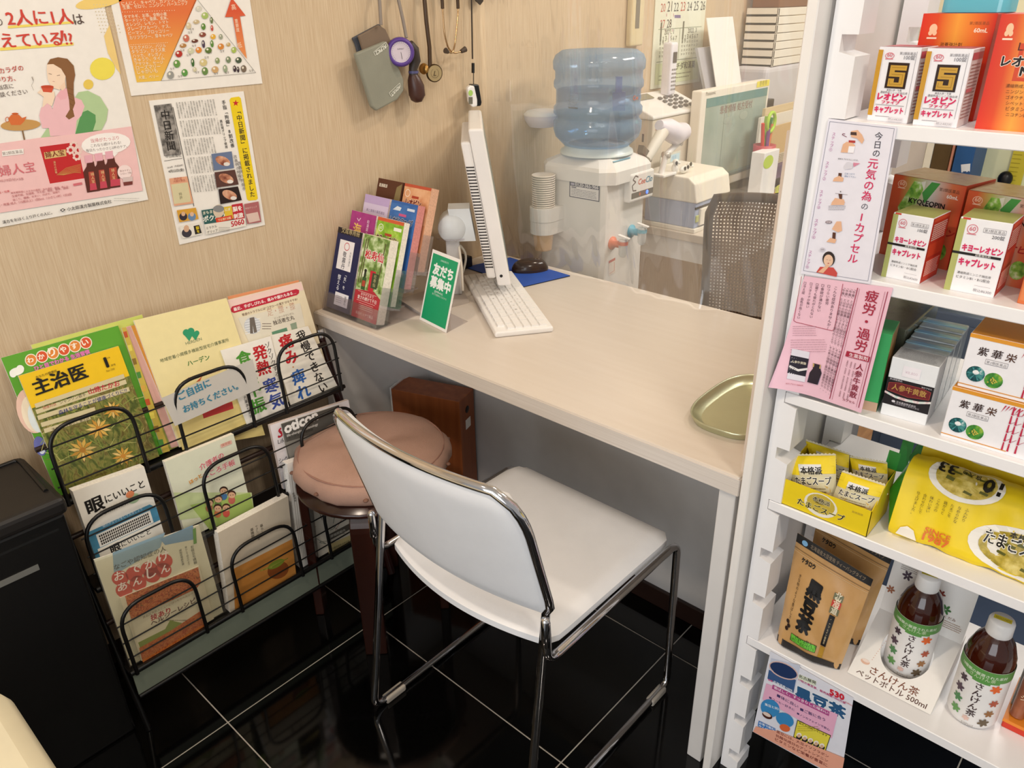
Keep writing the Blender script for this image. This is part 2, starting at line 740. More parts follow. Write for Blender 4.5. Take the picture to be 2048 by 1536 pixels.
# polished black floor tiles on grey grout
TW, TL = 0.4065, 0.6115
grout = mat('grout', 'b9b4ab', 0.7, var=0.1, vscale=60)
fl = structure(MB().box(-4.2, 0.62, -3.4, 0.0, -0.05, -0.0012).build('floor', grout))
TILE = mat('black_granite_tile', '060606', 0.07, var=0.5, vscale=160, spec=0.45)
tb = MB()
tb.box(0.0013, TW - 0.0013, 0.0013, TL - 0.0013, -0.02, 0.0)
t0 = tb.build('tile', TILE, fl, bevel=0.0008, seg=1)
first = True
for ix in range(-7, 2):
    for iy in range(-5, 2):
        x, y = -0.1845 + ix * TW, -0.3700 + iy * TL
        if x > 0.6 or x + TW < -2.9 or y > -0.01 or y + TL < -3.2:
            continue
        if y + TL > 0 or x + TW > 0.62:
            tt = MB()
            tt.box(x + 0.0013, min(x + TW - 0.0013, 0.62), y + 0.0013, min(y + TL, 0.0) - 0.0013, -0.02, 0.0)
            tt.build('tile', TILE, fl, bevel=0.0008, seg=1)
            continue
        o = t0 if first else t0.copy()
        if not first:
            COL.objects.link(o)
            o.parent = fl
        first = False
        o.location = (x, y, 0)
structure(MB().box(0.62, 3.3, -3.4, 0.0, -0.05, -0.0005).build(
    'floor', ramp_mat('brown_floor', [(0.3, '7a5638'), (0.7, '97704b')], 9, 0.5, stretch=(1, 6, 1))))

# ================================================================== desk
desk = thing('desk', 'long pale laminate desk with grained edge standing against the beige wall', 'desk', (0.3, -0.6, 0))
DZ = 0.70
MB().box(0.0, 0.675, -1.201, -0.001, DZ - 0.038, DZ).build('tabletop', DESKM, desk, bevel=0.004)
MB().box(-0.0015, 0.0005, -1.2015, -0.001, DZ - 0.036, DZ - 0.004).build('edge_band', DESKE, desk)
MB().box(0.0, 0.675, -1.2025, -1.2005, DZ - 0.036, DZ - 0.004).build('edge_band', DESKE, desk)
MB().box(0.004, 0.62, -1.196, -1.165, 0.0, DZ - 0.036).build('end_panel', LEGM, desk, bevel=0.002)
MB().box(0.004, 0.62, -0.034, -0.003, 0.0, DZ - 0.036).build('end_panel', LEGM, desk, bevel=0.002)
MB().box(0.345, 0.375, -1.166, -0.033, 0.0, DZ - 0.037).build('modesty_panel', PANEL, desk)
MB().box(0.335, 0.3455, -1.166, -0.033, 0.0, 0.055).build('kick_board', DARKBR, desk, bevel=0.002)

# ================================================================== chair
chair = thing('stacking_chair', 'white vinyl stacking chair with curved backrest and chrome sled frame, facing the desk',
              'chair', (-0.12, -0.81, 0))
YL, YR = -0.592, -1.035


def chair_back(u, v, off=0.0):
    rv = 0.30
    k = max(0.0, (v - (1 - rv)) / rv)
    half = 1.0 - 0.17 * (1 - math.sqrt(max(0.0, 1 - k * k)))
    kb = max(0.0, (0.12 - v) / 0.12)
    half -= 0.05 * (1 - math.sqrt(max(0.0, 1 - kb * kb)))
    s = (2 * u - 1) * half
    y = (YL + YR) / 2 - s * (YL - YR) / 2
    x = -0.284 + (-0.362 + 0.284) * v - 0.040 * (1 - s * s) + off
    z = 0.510 + 0.268 * v + off * 0.25 - 0.006 * s * s
    return Vector((x, y, z))


def pillow(mb, fn, th, nu=24, nv=16, mi=0):
    """two skins either side of a surface, meeting in a soft rounded rim"""
    def prof(u, v):
        e = min(min(u, 1 - u) * 12, min(v, 1 - v) * 8, 1.0)
        return th * (0.35 + 0.65 * math.sqrt(max(0, 1 - (1 - e) ** 2)))
    A = lambda u, v: fn(u, v, prof(u, v))
    B = lambda u, v: fn(u, v, -prof(u, v))
    mb.grid(A, nu, nv, mi)
    mb.grid(lambda u, v: B(1 - u, v), nu, nv, mi)
    ring = [(i / nu, 0) for i in range(nu)] + [(1, j / nv) for j in range(nv)] + \
           [(1 - i / nu, 1) for i in range(nu)] + [(0, 1 - j / nv) for j in range(nv)]
    n = len(ring)
    vs = [A(*r) for r in ring] + [B(*r) for r in ring]
    mb.add(vs, [(i, n + i, n + (i + 1) % n, (i + 1) % n) for i in range(n)], mi, True)
    return mb


m_ = MB()
pillow(m_, lambda u, v, o: chair_back(u, v, o * (1.9 if o > 0 else 0.9)), 0.012)
m_.build('backrest', VINYLW, chair)
hoop = [chair_back(0, v / 14, 0) + Vector((0, 0.002, 0)) for v in range(0, 14)] + \
       [chair_back(u / 20, 1, 0) + Vector((0, 0, 0.003)) for u in range(0, 21)] + \
       [chair_back(1, 1 - v / 14, 0) - Vector((0, 0.002, 0)) for v in range(1, 15)]


def chair_side(y):
    return fillet([(-0.303, y, 0.50), (-0.298, y, 0.409), (0.116, y, 0.416), (0.128, y, 0.010), (-0.357, y, 0.010),
                   (-0.290, y, 0.47)], 0.03, 5)


MB().tube(chair_side(YL + 0.003)[:-1] + hoop + chair_side(YR - 0.003)[::-1][1:], 0.0082, 10).build('frame', CHROME, chair)
for y in (YL + 0.003, YR - 0.003):
    MB().lathe([(0.0001, 0.012), (0.006, 0.010), (0.008, 0.004), (0.008, -0.05), (0.006, -0.052)], (-0.304, y, 0.50), 10).build('bracket_cap', CHROME, chair)
    for x in (-0.30, 0.085):
        MB().box(x - 0.028, x + 0.028, y - 0.010, y + 0.010, 0.0, 0.017).build(
            'floor_glide', mat('glide', 'bfb6aa', 0.4), chair, bevel=0.004)
m_ = MB()


def chair_seat(u, v, o):
    # u across (left to right), v back to front
    s = 2 * u - 1
    k = max(0.0, (v - 0.88) / 0.12)
    kb = max(0.0, (0.10 - v) / 0.10)
    half = 1 - 0.10 * (1 - math.sqrt(max(0, 1 - k * k))) - 0.06 * (1 - math.sqrt(max(0, 1 - kb * kb)))
    y = (YL + YR) / 2 - s * half * ((YL - YR) / 2 - 0.010)
    bow = 0.035 * (1 - s * s) * (1 - v)
    x = -0.275 + 0.398 * v - bow
    z = 0.420 + o - 0.014 * (1 - s * s) * math.sin(math.pi * min(1, v * 1.1)) - 0.03 * max(0, v - 0.88) / 0.12 * max(0, v - 0.8)
    return Vector((x, y, z))


pillow(m_, chair_seat, 0.019)
m_.build('seat', VINYLW, chair)

# ================================================================== stool
CX, CY = -0.128, -0.341
stool = thing('stool', 'round stool with pinkish brown cushion and dark bentwood legs', 'stool', (CX, CY, 0))
CUSH = mat('dusty_pink_cloth', 'b08c7b', 0.8, var=0.07, vscale=14, bump=0.5, bscale=700)
R0 = 0.200


def cushion(u, v):
    a = 2 * math.pi * u
    t = math.pi * (v - 0.5)
    wr = 1 + 0.018 * math.sin(9 * a + 1.0) * math.cos(t) ** 2 + 0.010 * math.sin(23 * a) * math.cos(t) ** 4
    rr = (R0 - 0.012) * abs(math.cos(t)) ** 0.42 * wr
    z = 0.424 + 0.040 * math.copysign(abs(math.sin(t)) ** 0.8, math.sin(t))
    if v > 0.5:
        d = rr / R0
        z += 0.006 * math.sin(5 * a) * d * (1 - d) * 2 - 0.010 * max(0, 1 - d * 2.4)
    return Vector((CX + 0.030 + rr * math.cos(a), CY + 0.016 + rr * math.sin(a), z + 0.013))


cu = MB().grid(cushion, 56, 22).build('cushion', CUSH, stool)
seam = [Vector((CX + 0.030 + 0.172 * math.cos(2 * math.pi * i / 48), CY + 0.016 + 0.172 * math.sin(2 * math.pi * i / 48), 0.4625)) for i in range(48)]
MB().tube(seam, 0.0022, 5, closed=True).build('piping', mat('piping', '9a7263', 0.8), cu)
tf_ = MB()
for k in range(10):
    a = 2 * math.pi * (k + 0.3) / 10
    tf_.sphere((CX + 0.030 + 0.190 * math.cos(a), CY + 0.016 + 0.190 * math.sin(a), 0.438), 0.006, 0.006, 0.004, 8, 6)
tf_.build('tuft_stitches', mat('tuft_brown', '7d5a4a', 0.8), cu)['kind'] = 'stuff'
WOODD = ramp_mat('dark_bentwood', [(0.3, '24100b'), (0.7, '3a1a12')], 8, 0.22, stretch=(1, 1, 0.15), spec=0.6)
MB().lathe([(0.0001, 0.409), (0.168, 0.409), (0.170, 0.400), (0.165, 0.394), (0.0001, 0.394)], (CX, CY, 0), 32).build('seat_plate', WOODD, stool)
for k in range(4):
    a = math.radians(45 + 90 * k)
    d = Vector((math.cos(a), math.sin(a), 0))
    t = Vector((-math.sin(a), math.cos(a), 0))
    prof = fillet([(0.172, 0, 0.0), (0.168, 0, 0.402), (0.05, 0, 0.402)], 0.045, 6)
    inner = fillet([(0.172 - 0.022, 0, 0.0), (0.168 - 0.022, 0, 0.381), (0.05, 0, 0.381)], 0.028, 6)
    out = [Vector((CX, CY, 0)) + d * p[0] + Vector((0, 0, p[2])) - t * 0.026 for p in prof]
    out += [Vector((CX, CY, 0)) + d * p[0] + Vector((0, 0, p[2])) - t * 0.026 for p in inner[::-1]]
    MB().prism(out, t * 0.052).build('leg', WOODD, stool, bevel=0.003)

# ================================================================== magazine rack frame
rack = thing('magazine_rack', 'black wire magazine rack with three sloping tiers of hoops against the wall', 'rack', (-0.38, -0.2, 0))
TIERS = [(-0.15, 0.545), (-0.20, 0.360), (-0.25, 0.163)]
HOOPS = [(-0.704, -0.545), (-0.458, -0.294), (-0.208, -0.050)]
HH = 0.158
POST = mat('rack_post_brown', '2b0e0b', 0.2, var=0.1, spec=0.6)
for x, pm, pr_ in ((-0.716, BLACKM, 0.006), (-0.032, POST, 0.011)):
    zt = 0.665 if x > -0.1 else 0.50
    p = MB().tube([(x, -0.258, 0.0), (x, -0.258 + 0.196 * zt / 0.665, zt)], pr_, 12).build('side_post', pm, rack)
    if x > -0.1: MB().tube([(x, -0.066, 0.652), (x, -0.060, 0.672)], pr_ + 0.0015, 12).build('end_cap', CHROME, p)
for ty, tz in TIERS:
    t = MB().box(-0.715, -0.040, ty - 0.002, ty + 0.060, tz - 0.010, tz - 0.004).build('tray', BLACKM, rack)
    MB().tube([(-0.715, ty - 0.003, tz), (-0.038, ty - 0.003, tz)], 0.0055, 8).build('front_bar', BLACKM, t)
    bk = MB()
    bk.tube([(-0.715, ty + 0.058, tz + 0.10), (-0.038, ty + 0.058, tz + 0.10)], 0.006, 8)
    bk.build('back_rail', DARKBR, rack)
    for f in (0.24, 0.50, 0.77):
        y = ty - 0.006 + 0.010 * f
        MB().tube([(-0.712, y, tz + HH * f), (-0.042, y, tz + HH * f)], 0.0017, 6).build('wire', BLACKM, rack)
    for a, b in HOOPS:
        pth = fillet([(a, ty - 0.008, tz - 0.006), (a, ty + 0.004, tz + HH), (b, ty + 0.004, tz + HH), (b, ty - 0.008, tz - 0.006)], 0.055, 8)
        MB().tube(pth, 0.0042, 8).build('hoop', BLACKM, rack)
MB().box(-0.712, -0.040, -0.252, -0.249, 0.098, 0.155).build('skirt_plate', mat('grey_green_plate', '7d8678', 0.3, var=0.04, spec=0.5), rack)
MB().tube([(-0.712, -0.254, 0.095), (-0.040, -0.254, 0.095)], 0.005, 8).build('lower_bar', BLACKM, rack)

# ================================================================== black cabinet and the cream bench end
cab = thing('cabinet', 'tall black plastic bin cabinet with recessed lid beside the magazine rack', 'cabinet', (-0.98, -0.13, 0))
b_ = MB().box(-1.26, -0.733, -0.236, -0.03, 0.0, 0.575).build('body', BLACKP, cab, bevel=0.006)
l_ = MB().box(-1.27, -0.725, -0.246, -0.022, 0.575, 0.612).build('lid', mat('black_lid', '1a1716', 0.45, var=0.08), cab, bevel=0.012, seg=3)
fy = [px(p, 2, 0.6125) for p in ((-40, 912), (28, 914), (42, 925), (92, 982))]
MB().tube(fillet([(p.x, min(p.y, -0.04), 0.6125) for p in fy], 0.02, 4), 0.0045, 6).build('lid_groove', BLACKM, l_)
MB().box(-1.0, -0.80, -0.2375, -0.236, 0.485, 0.497).build('name_strip', mat('silver_strip', '9b9a94', 0.3, metal=0.6), b_)
MB().box(-1.25, -0.75, -0.2365, -0.234, 0.545, 0.550).build('drawer_gap', mat('gap_black', '020202', 0.8), b_)
bn = thing('bench', 'cream upholstered bench corner beside the black bin cabinet', 'bench', (-1.25, -0.75, 0))
CRV = mat('cream_vinyl', 'e9dfc0', 0.45, var=0.03)


def rounded_slab(mb, x0, x1, y0, y1, z0, z1, r, e):
    """slab with rounded plan corners and soft edges"""
    rows = [(0, z0), (0, z1 - e), (e * 0.3, z1 - e * 0.3), (e, z1)]
    n = 8
    loops = []
    for ins, z in rows:
        pts = []
        for cx, cy, a0 in ((x1 - r, y1 - r, 0), (x0 + r, y1 - r, 90), (x0 + r, y0 + r, 180), (x1 - r, y0 + r, 270)):
            for i in range(n + 1):
                a = math.radians(a0 + 90 * i / n)
                pts.append(Vector((cx + (r - ins) * math.cos(a), cy + (r - ins) * math.sin(a), z)))
        loops.append(pts)
    k = len(loops[0])
    vs = [p for l in loops for p in l]
    fs = [(i * k + j, i * k + (j + 1) % k, (i + 1) * k + (j + 1) % k, (i + 1) * k + j) for i in range(len(rows) - 1) for j in range(k)]
    mb.add(vs, fs, 0, True)
    mb.add(loops[0], [tuple(range(k))[::-1]])
    mb.add(loops[-1], [tuple(range(k))])
    return mb


_bp = px((62, 1470), 2, 0.40)
rounded_slab(MB(), _bp.x - 0.62, _bp.x + 0.005, _bp.y - 0.62, _bp.y + 0.16, 0.06, 0.42, 0.06, 0.03).build('seat_pad', CRV, bn)
MB().box(_bp.x - 0.60, _bp.x - 0.03, _bp.y - 0.58, _bp.y + 0.12, 0.0, 0.06).build('base', DARKBR, bn)

# ================================================================== display shelf
shelf = thing('display_shelf', 'white adjustable shelf unit with notched uprights stocked with remedies', 'shelf', (0.18, -1.63, 0))
PIT, Z0 = 0.1007, 0.0375
BT = 0.018
SX0, SX1 = 0.03, 0.335
SHZ = {k: Z0 + PIT * n + BT for k, n in dict(A=12, B=10, C=8, D=6, E=3).items()}


def notched(x0, x1, ya, yb, zt=1.95):
    """upright whose inner side (towards yb) has a notch every pitch"""
    s = 1 if yb > ya else -1
    ym = yb - s * 0.021
    pts = [(ya, 0.0), (ya, zt), (yb, zt)]
    k = int((zt - Z0) / PIT)
    for i in range(k, -1, -1):
        z = Z0 + PIT * i
        pts += [(yb, z + BT + 0.0015), (ym, z + BT + 0.0015), (ym, z - 0.001), (yb, z - 0.006)]
    pts += [(yb, 0.0)]
    return MB().prism([(x0, y, z) for y, z in pts], (x1 - x0, 0, 0))


YA, YB = -1.2285, -1.263
for x0, x1 in ((SX0, SX0 + 0.052), (SX1 - 0.052, SX1)):
    notched(x0, x1, YA, YB).build('upright', WHITE, shelf)
    notched(x0, x1, -2.125, -2.09).build('upright', WHITE, shelf)
for k in SHZ:
    MB().box(SX0, SX1, -2.11, YB + 0.0205, SHZ[k] - BT, SHZ[k]).build('shelf_board', WHITE, shelf, bevel=0.0012, seg=1)
MB().box(-0.006, SX1 + 0.02, -1.2215, -1.2065, 0.0, 2.02).build('side_panel', mat('side_panel_white', 'efebe6', 0.4, var=0.02), shelf, bevel=0.0015, seg=1)
MB().box(0.02, 0.64, -1.2055, -1.192, DZ, px((1617, 253), 1, -1.2).z).build('desk_screen', mat('screen_pinkish', 'dccbbb', 0.5, var=0.03), shelf)
# ================================================================== things on and under the desk
CLEARP = clear_mat('clear_acrylic', 'f4f2f4', 0.06, 0.04, 0.02)


def sheetbox(mb, fc, w, h, th, mi=0):
    """a rigid sheet or stack: front on the face, thickness going back"""
    return mb.obox(fc.O - fc.N * th, fc.U * w, fc.V * h, fc.N * th, mi)


# --- box file under the desk
boxf = thing('box_file', 'tall orange brown box file with finger hole, standing under the desk by the wall', 'box', (0.25, -0.15, 0))
P1, P2 = Vector((0.182, -0.055, 0)), Vector((0.252, -0.262, 0))
bw = (P2 - P1)
bd = Vector((-bw.y, bw.x, 0)).normalized() * 0.090
WOODO = ramp_mat('orange_wood_print', [(0.3, '8f4c26'), (0.7, 'a95f33')], 7, 0.4, stretch=(6, 6, 0.5))
MB().obox(P1, bw, bd, (0, 0, 0.42)).build('body', WOODO, boxf, bevel=0.0015, seg=1)
ef = Face(P2, bd, (0, 0, 1), bd.length, 0.42)
mbh = MB()
mbh.lathe([(0.0001, 0.0008), (0.011, 0.0008), (0.011, 0.0)], ef.pt(0.045, 0.375), 16, axis=ef.N)
mbh.build('finger_hole', BLACKM, boxf)
MB().obox(ef.pt(0.032, 0.315, 0.0003), ef.U * 0.03, ef.V * 0.03, ef.N * 0.0006).build('spine_label', PAPER, boxf)
lf = Face(P1, bw, (0, 0, 1), bw.length, 0.42)
MB().obox(P1 - bw.normalized() * 0.004, bw.normalized() * 0.004, bd, (0, 0, 0.424)).build('edge_trim', PLASW, boxf)

# --- brochure stand and its eight stacks of brochures
stand = thing('brochure_stand', 'clear acrylic brochure stand with four rising rows on the desk corner', 'stand', (0.12, -0.12, DZ))
LEAN = math.radians(19)
BV = Vector((math.sin(LEAN), 0, math.cos(LEAN)))
ROWX = [0.026 + 0.047 * k for k in range(4)]
ROWZ = [DZ + 0.010 + 0.033 * k for k in range(4)]
MB().box(0.020, 0.21, -0.236, -0.010, DZ, DZ + 0.003).build('base_plate', CLEARP, stand)
for k in range(4):
    for y in (-0.0155, -0.122, -0.2285):
        f = Face((ROWX[k] - 0.006, y, ROWZ[k] - 0.006), (0, -1, 0), BV)
        MB().obox(f.pt(0, 0, 0.0), f.U * 0.0022, f.V * 0.10, f.N * -0.034).build('divider', CLEARP, stand)
    f = Face((ROWX[k] - 0.008, -0.0135, ROWZ[k] - 0.006), (0, -1, 0), BV)
    MB().obox(f.pt(0, 0, 0), f.U * 0.2175, f.V * 0.045, f.N * -0.0022).build('pocket_front', CLEARP, stand)
    MB().box(ROWX[k] - 0.004, ROWX[k] + 0.042, -0.2305, -0.0135, max(DZ + 0.003, ROWZ[k] - 0.010), ROWZ[k] - 0.006).build('step', CLEARP, stand)

BRO = []


def brochure(k, right, col, th, label, edge='efe6d8'):
    y = -0.1265 if right else -0.0215
    w = 0.098
    f = Face((ROWX[k], y, ROWZ[k]), (0, -1, 0), BV, w, 0.206)
    t = thing('brochure', label, 'brochure', f.pt(w / 2, 0, -th / 2), 'brochures in the clear stand')
    sheetbox(MB(), Face(f.O - f.N * 0.0006, f.U, f.V), w, 0.206, th - 0.0006).build('pages', mat('page_edges_' + edge, edge, 0.7, var=0.12, vscale=220), t)
    MB().obox(f.O - f.N * 0.0006, f.U * w, f.V * 0.206, f.N * 0.0006).build('cover', ink(col), t)
    return f, t


f, t = brochure(0, False, '1d2350', 0.006, 'navy blue brochure with white title panel in front row of the clear stand')
p = Print(f, 'uv')
p.rect(0, 0.93, 1, 1, '211a20').text('文成専用冊', (0.15, 0.945), (0.9, 0.945), 'c9b98a')
p.rect(0.16, 0.50, 0.76, 0.86, 'f4f1f2').ring((0.47, 0.79), 0.10, 0.045, 0.02, 'c8495a')
p.vtext('敬震丹', (0.43, 0.73), (0.43, 0.51), '23273f', bold=0.01)
p.vtext('元気の漢方', (0.66, 0.74), (0.66, 0.56), '5a5c66')
p.vtext('「気」を', (0.60, 0.48), (0.60, 0.27), 'e9ecf3', bold=0.01).vtext('整える', (0.36, 0.44), (0.36, 0.24), 'e9ecf3', bold=0.01)
p.rect(0, 0, 1, 0.19, '4c4a60').rect(0.30, 0.06, 0.86, 0.22, 'efedf2')
p.vtext('敬震丹', (0.74, 0.20), (0.74, 0.08), '43404e').lines(0.36, 0.09, 0.62, 0.19, 4, '8c8a96', 0.012)
p.build(t)
f, t = brochure(0, True, 'b9cf9a', 0.026, 'forest green and red brochure with red title in front row of the clear stand')
p = Print(f, 'uv')
p.rect(0, 0.36, 1, 1, ramp_mat('forest_photo', [(0.25, '3f5a2c'), (0.45, '7fa04f'), (0.6, 'c9dba6'), (0.75, 'f3f5e6')], 60, 0.4, detail=8))
for x in (0.12, 0.20, 0.86):
    p.line([(x, 0.95), (x - 0.06, 0.42)], 0.035, '5b5136')
p.poly([(0, 0), (1, 0), (1, 0.30), (0.72, 0.37), (0, 0.33)], 'b5303b')
p.text('松寿仙', (0.16, 0.73), (0.86, 0.73), 'c5202e', bold=0.03, out='fbf7ee')
p.rect(0.47, 0.36, 0.68, 0.60, 'c9283a').rect(0.56, 0.40, 0.80, 0.58, '3d4f33').vtext('松寿仙', (0.68, 0.57), (0.68, 0.42), 'c9c08c')
p.rect(0.20, 0.35, 0.36, 0.50, '3a5b31').rect(0.24, 0.50, 0.32, 0.57, '22301f').ell((0.28, 0.58), 0.05, 0.02, '1a1f18').rect(0.22, 0.39, 0.34, 0.46, 'b64a38')
p.line([(0.12, 0.325), (0.85, 0.325)], 0.008, 'f3dcd0').line([(0.12, 0.215), (0.85, 0.215)], 0.008, 'f3dcd0')
p.text('おかげさまで', (0.25, 0.285), (0.75, 0.285), 'fdf3ec').text('愛され続けて千日', (0.14, 0.235), (0.88, 0.235), 'fdf3ec', asp=1.1, bold=0.01)
p.lines(0.22, 0.11, 0.82, 0.20, 4, 'e8b7ae', 0.012).text('製造元 ヒナワ薬品', (0.16, 0.05), (0.85, 0.05), 'f2cdc5')
p.build(t)
f, t = brochure(1, False, 'a83a86', 0.008, 'magenta brochure with yellow lettering in second row of the clear stand')
p = Print(f, 'uv').rect(0, 0.5, 1, 1, ramp_mat('magenta_print', [(0.3, '9c2f7c'), (0.7, 'c04a94')], 25, 0.4))
p.text('海', (0.16, 0.72), (0.48, 0.72), 'f2d06a', bold=0.02).vtext('和漢薬の', (0.72, 0.93), (0.72, 0.74), 'f6dcec').line([(0.26, 0.92), (0.34, 0.89), (0.40, 0.93)], 0.02, 'f6dcec')
p.build(t)
f, t = brochure(1, True, '7fae35', 0.018, 'lime green leafy brochure with brown title in second row of the clear stand')
p = Print(f, 'uv').rect(0, 0, 1, 0.96, ramp_mat('lime_print', [(0.3, '5f9a23'), (0.55, '9cc93f'), (0.75, 'd8e88a')], 40, 0.4)).rect(0, 0.96, 1, 1, 'd3603a')
p.ring((0.17, 0.88), 0.09, 0.042, 0.02, 'eef3dc').text('60', (0.12, 0.865), (0.22, 0.865), 'eef3dc')
p.rect(0.36, 0.80, 0.62, 0.83, 'b5452c').rect(0.66, 0.88, 0.95, 0.92, 'f1f1e4')
p.text('キヨーレオピン', (0.06, 0.73), (0.88, 0.73), '5e2412', asp=1.5, bold=0.04, out='f7f3da')
p.build(t)
f, t = brochure(2, False, 'c3acd8', 0.010, 'pale lavender brochure in third row of the clear stand')
p = Print(f, 'uv').rect(0, 0.55, 1, 0.9, 'd9cbe6').text('美と健康の薬局通信', (0.14, 0.80), (0.88, 0.80), '6b5a86').text('紫華栄', (0.15, 0.66), (0.85, 0.66), 'b04a5a', bold=0.02)
p.build(t)
f, t = brochure(2, True, '3466ad', 0.024, 'blue brochure with navy title in third row of the clear stand', 'd58b86')
p = Print(f, 'uv').rect(0, 0.6, 1, 0.97, ramp_mat('blue_print', [(0.3, '2f5fa6'), (0.7, '4b83c6')], 25, 0.4))
p.poly([(0.10, 0.89), (0.25, 0.94), (0.42, 0.93), (0.38, 0.89)], 'dfe9f3').rect(0.36, 0.83, 0.64, 0.86, 'cf5a8a').rect(0.64, 0.91, 0.92, 0.94, 'd5e0ef')
p.text('レオピンファイブ', (0.06, 0.74), (0.92, 0.74), '16265a', asp=1.6, bold=0.04, out='e6eef8')
p.build(t)
f, t = brochure(3, False, '5a3322', 0.012, 'dark brown brochure at the top back of the clear stand', '4a2c1e')
p = Print(f, 'uv').rect(0.08, 0.90, 0.40, 0.94, 'e3d8c6').text('漢方薬', (0.10, 0.907), (0.38, 0.907), '4a2a1c')
p.poly([(0.70, 0.62), (0.97, 0.7), (0.97, 0.98), (0.78, 0.93)], '8a7a52')
p.build(t)
f, t = brochure(3, True, 'd99a6e', 0.026, 'orange brochure with red edge and red title at the top back of the clear stand', 'e0b193')
p = Print(f, 'uv').rect(0, 0.55, 1, 0.97, ramp_mat('peach_print', [(0.3, 'cf8455'), (0.6, 'e8b68a'), (0.8, 'f0cba6')], 30, 0.4)).rect(0, 0.965, 1, 1, 'c4573b')
p.ring((0.16, 0.89), 0.09, 0.042, 0.02, 'f6e6d4').rect(0.34, 0.84, 0.60, 0.87, 'b0442c')
p.text('レオピン', (0.14, 0.75), (0.72, 0.75), '7a2414', asp=1.25, bold=0.05, out='f4dfc6')
p.build(t)

# --- green card in a clear sign holder
sg = thing('sign_holder', 'green card with white Japanese writing in a clear sign holder on the desk', 'sign', (0.14, -0.32, DZ))
S0 = Vector((0.133, -0.261, DZ + 0.001))
SU = (Vector((0.113, -0.377, 0)) - Vector((0.131, -0.262, 0)))
sf = Face(S0, SU, Vector((0.052, 0, 0.168)), SU.length, 0.178)
MB().obox(sf.O - sf.N * 0.004, sf.U * sf.w, sf.V * sf.h, sf.N * 0.0015).build('back_plate', CLEARP, sg)
MB().obox(sf.O - sf.N * 0.0018, sf.U * sf.w, sf.V * sf.h, sf.N * 0.0010).build('card', PAPER, sg)
MB().obox(S0 - sf.N * 0.002, sf.U * sf.w, Vector((0.085, 0.012, 0)), (0, 0, -0.0012)).build('foot', CLEARP, sg)
p = Print(sf, 'uv', lift=-0.0004)
p.rect(0.05, 0.04, 0.95, 0.955, '17a06b')
p.text('LINEお友だち', (0.36, 0.885), (0.64, 0.885), 'dff3ea')
p.text('友だち', (0.16, 0.70), (0.86, 0.70), 'f6fbf8', asp=1.0, bold=0.05)
p.text('募集中', (0.14, 0.52), (0.86, 0.52), 'f6fbf8', asp=1.0, bold=0.05)
p.text('@408whzlj', (0.34, 0.455), (0.64, 0.455), 'e8f6ef').text('友だち登録はこちらから', (0.28, 0.415), (0.80, 0.415), 'd5eee2')
p.build(sg)

# --- monitor seen from its edge
mon = thing('monitor', 'white desktop monitor seen edge on with dark vent slots down its side', 'monitor', (0.40, -0.20, DZ))
MD = Vector((0.7071, 0.7071, 0))            # along the screen, away from the chair side
MN = Vector((-0.7071, 0.7071, 0))           # towards the back of the monitor
MT = (Vector((0, 0, 1)) + MN * 0.155).normalized()
E0 = Vector((0.362, -0.330, 0.742))
MH = 0.400
PLM = mat('monitor_white', 'eeebe8', 0.4, var=0.02)


def mbox(mb, a0, a1, n0, n1, t0, t1):
    return mb.obox(E0 + MD * a0 + MN * n0 + MT * t0, MD * (a1 - a0), MN * (n1 - n0), MT * (t1 - t0))


mbox(MB(), 0.0, 0.36, -0.026, 0.010, 0.0, MH).build('front_frame', PLM, mon, bevel=0.005)
mbox(MB(), 0.004, 0.352, 0.010, 0.034, 0.02, MH - 0.03).build('back_shell', PLM, mon, bevel=0.006)
mbox(MB(), 0.015, 0.345, -0.0268, -0.0262, 0.03, MH - 0.015).build('screen', mat('screen_grey', '9fb0ac', 0.2), mon)
v_ = MB()
for i in range(34):
    mbox(v_, 0.0035, 0.006, 0.0125, 0.0325, 0.050 + i * 0.0078, 0.053 + i * 0.0078)
vs_ = v_.build('vent_slots', mat('vent_dark', '2a2523', 0.7), mon)
vs_['kind'] = 'stuff'
MB().lathe([(0.0001, 0.001), (0.004, 0.001), (0.004, 0)], E0 + MN * -0.004 + MT * 0.028, 10, axis=-MD).build('side_port', BLACKM, mon)
HC = E0 + MD * 0.06 + MN * 0.100 + MT * 0.150
ar = MB()
ar.lathe([(0.0001, -0.035), (0.034, -0.035), (0.036, -0.03), (0.036, 0.03), (0.034, 0.035), (0.0001, 0.035)], HC, 20, axis=MD)
ar.obox(HC - MD * 0.032 - MT * 0.034, MD * 0.064, -MN * 0.055, MT * 0.085)
ar.build('hinge', mat('hinge_white', 'd5dadc', 0.35), mon)
SB = HC - Vector((0, 0, HC.z))
st = MB()
st.obox(SB + MD * -0.022 + MN * -0.018 + Vector((0, 0, DZ + 0.008)), MD * 0.044, MN * 0.036, (0, 0, HC.z - DZ - 0.020))
st.build('stand_column', mat('stand_grey', 'c9c9c9', 0.3, var=0.05), mon, bevel=0.004)
MB().lathe([(0.0001, 0), (0.045, 0), (0.045, 0.004), (0.0001, 0.004)], SB + Vector((0, 0, HC.z - 0.03)), 20).build('collar', CLEARP, mon)
MB().prism([(q.x, q.y, DZ) for q in (px(c, 2, DZ) for c in ((798, 604), (915, 566), (938, 606), (842, 632)))], (0, 0, 0.008)).build('stand_base', mat('stand_base_grey', 'bfb4aa', 0.35, var=0.03), mon)
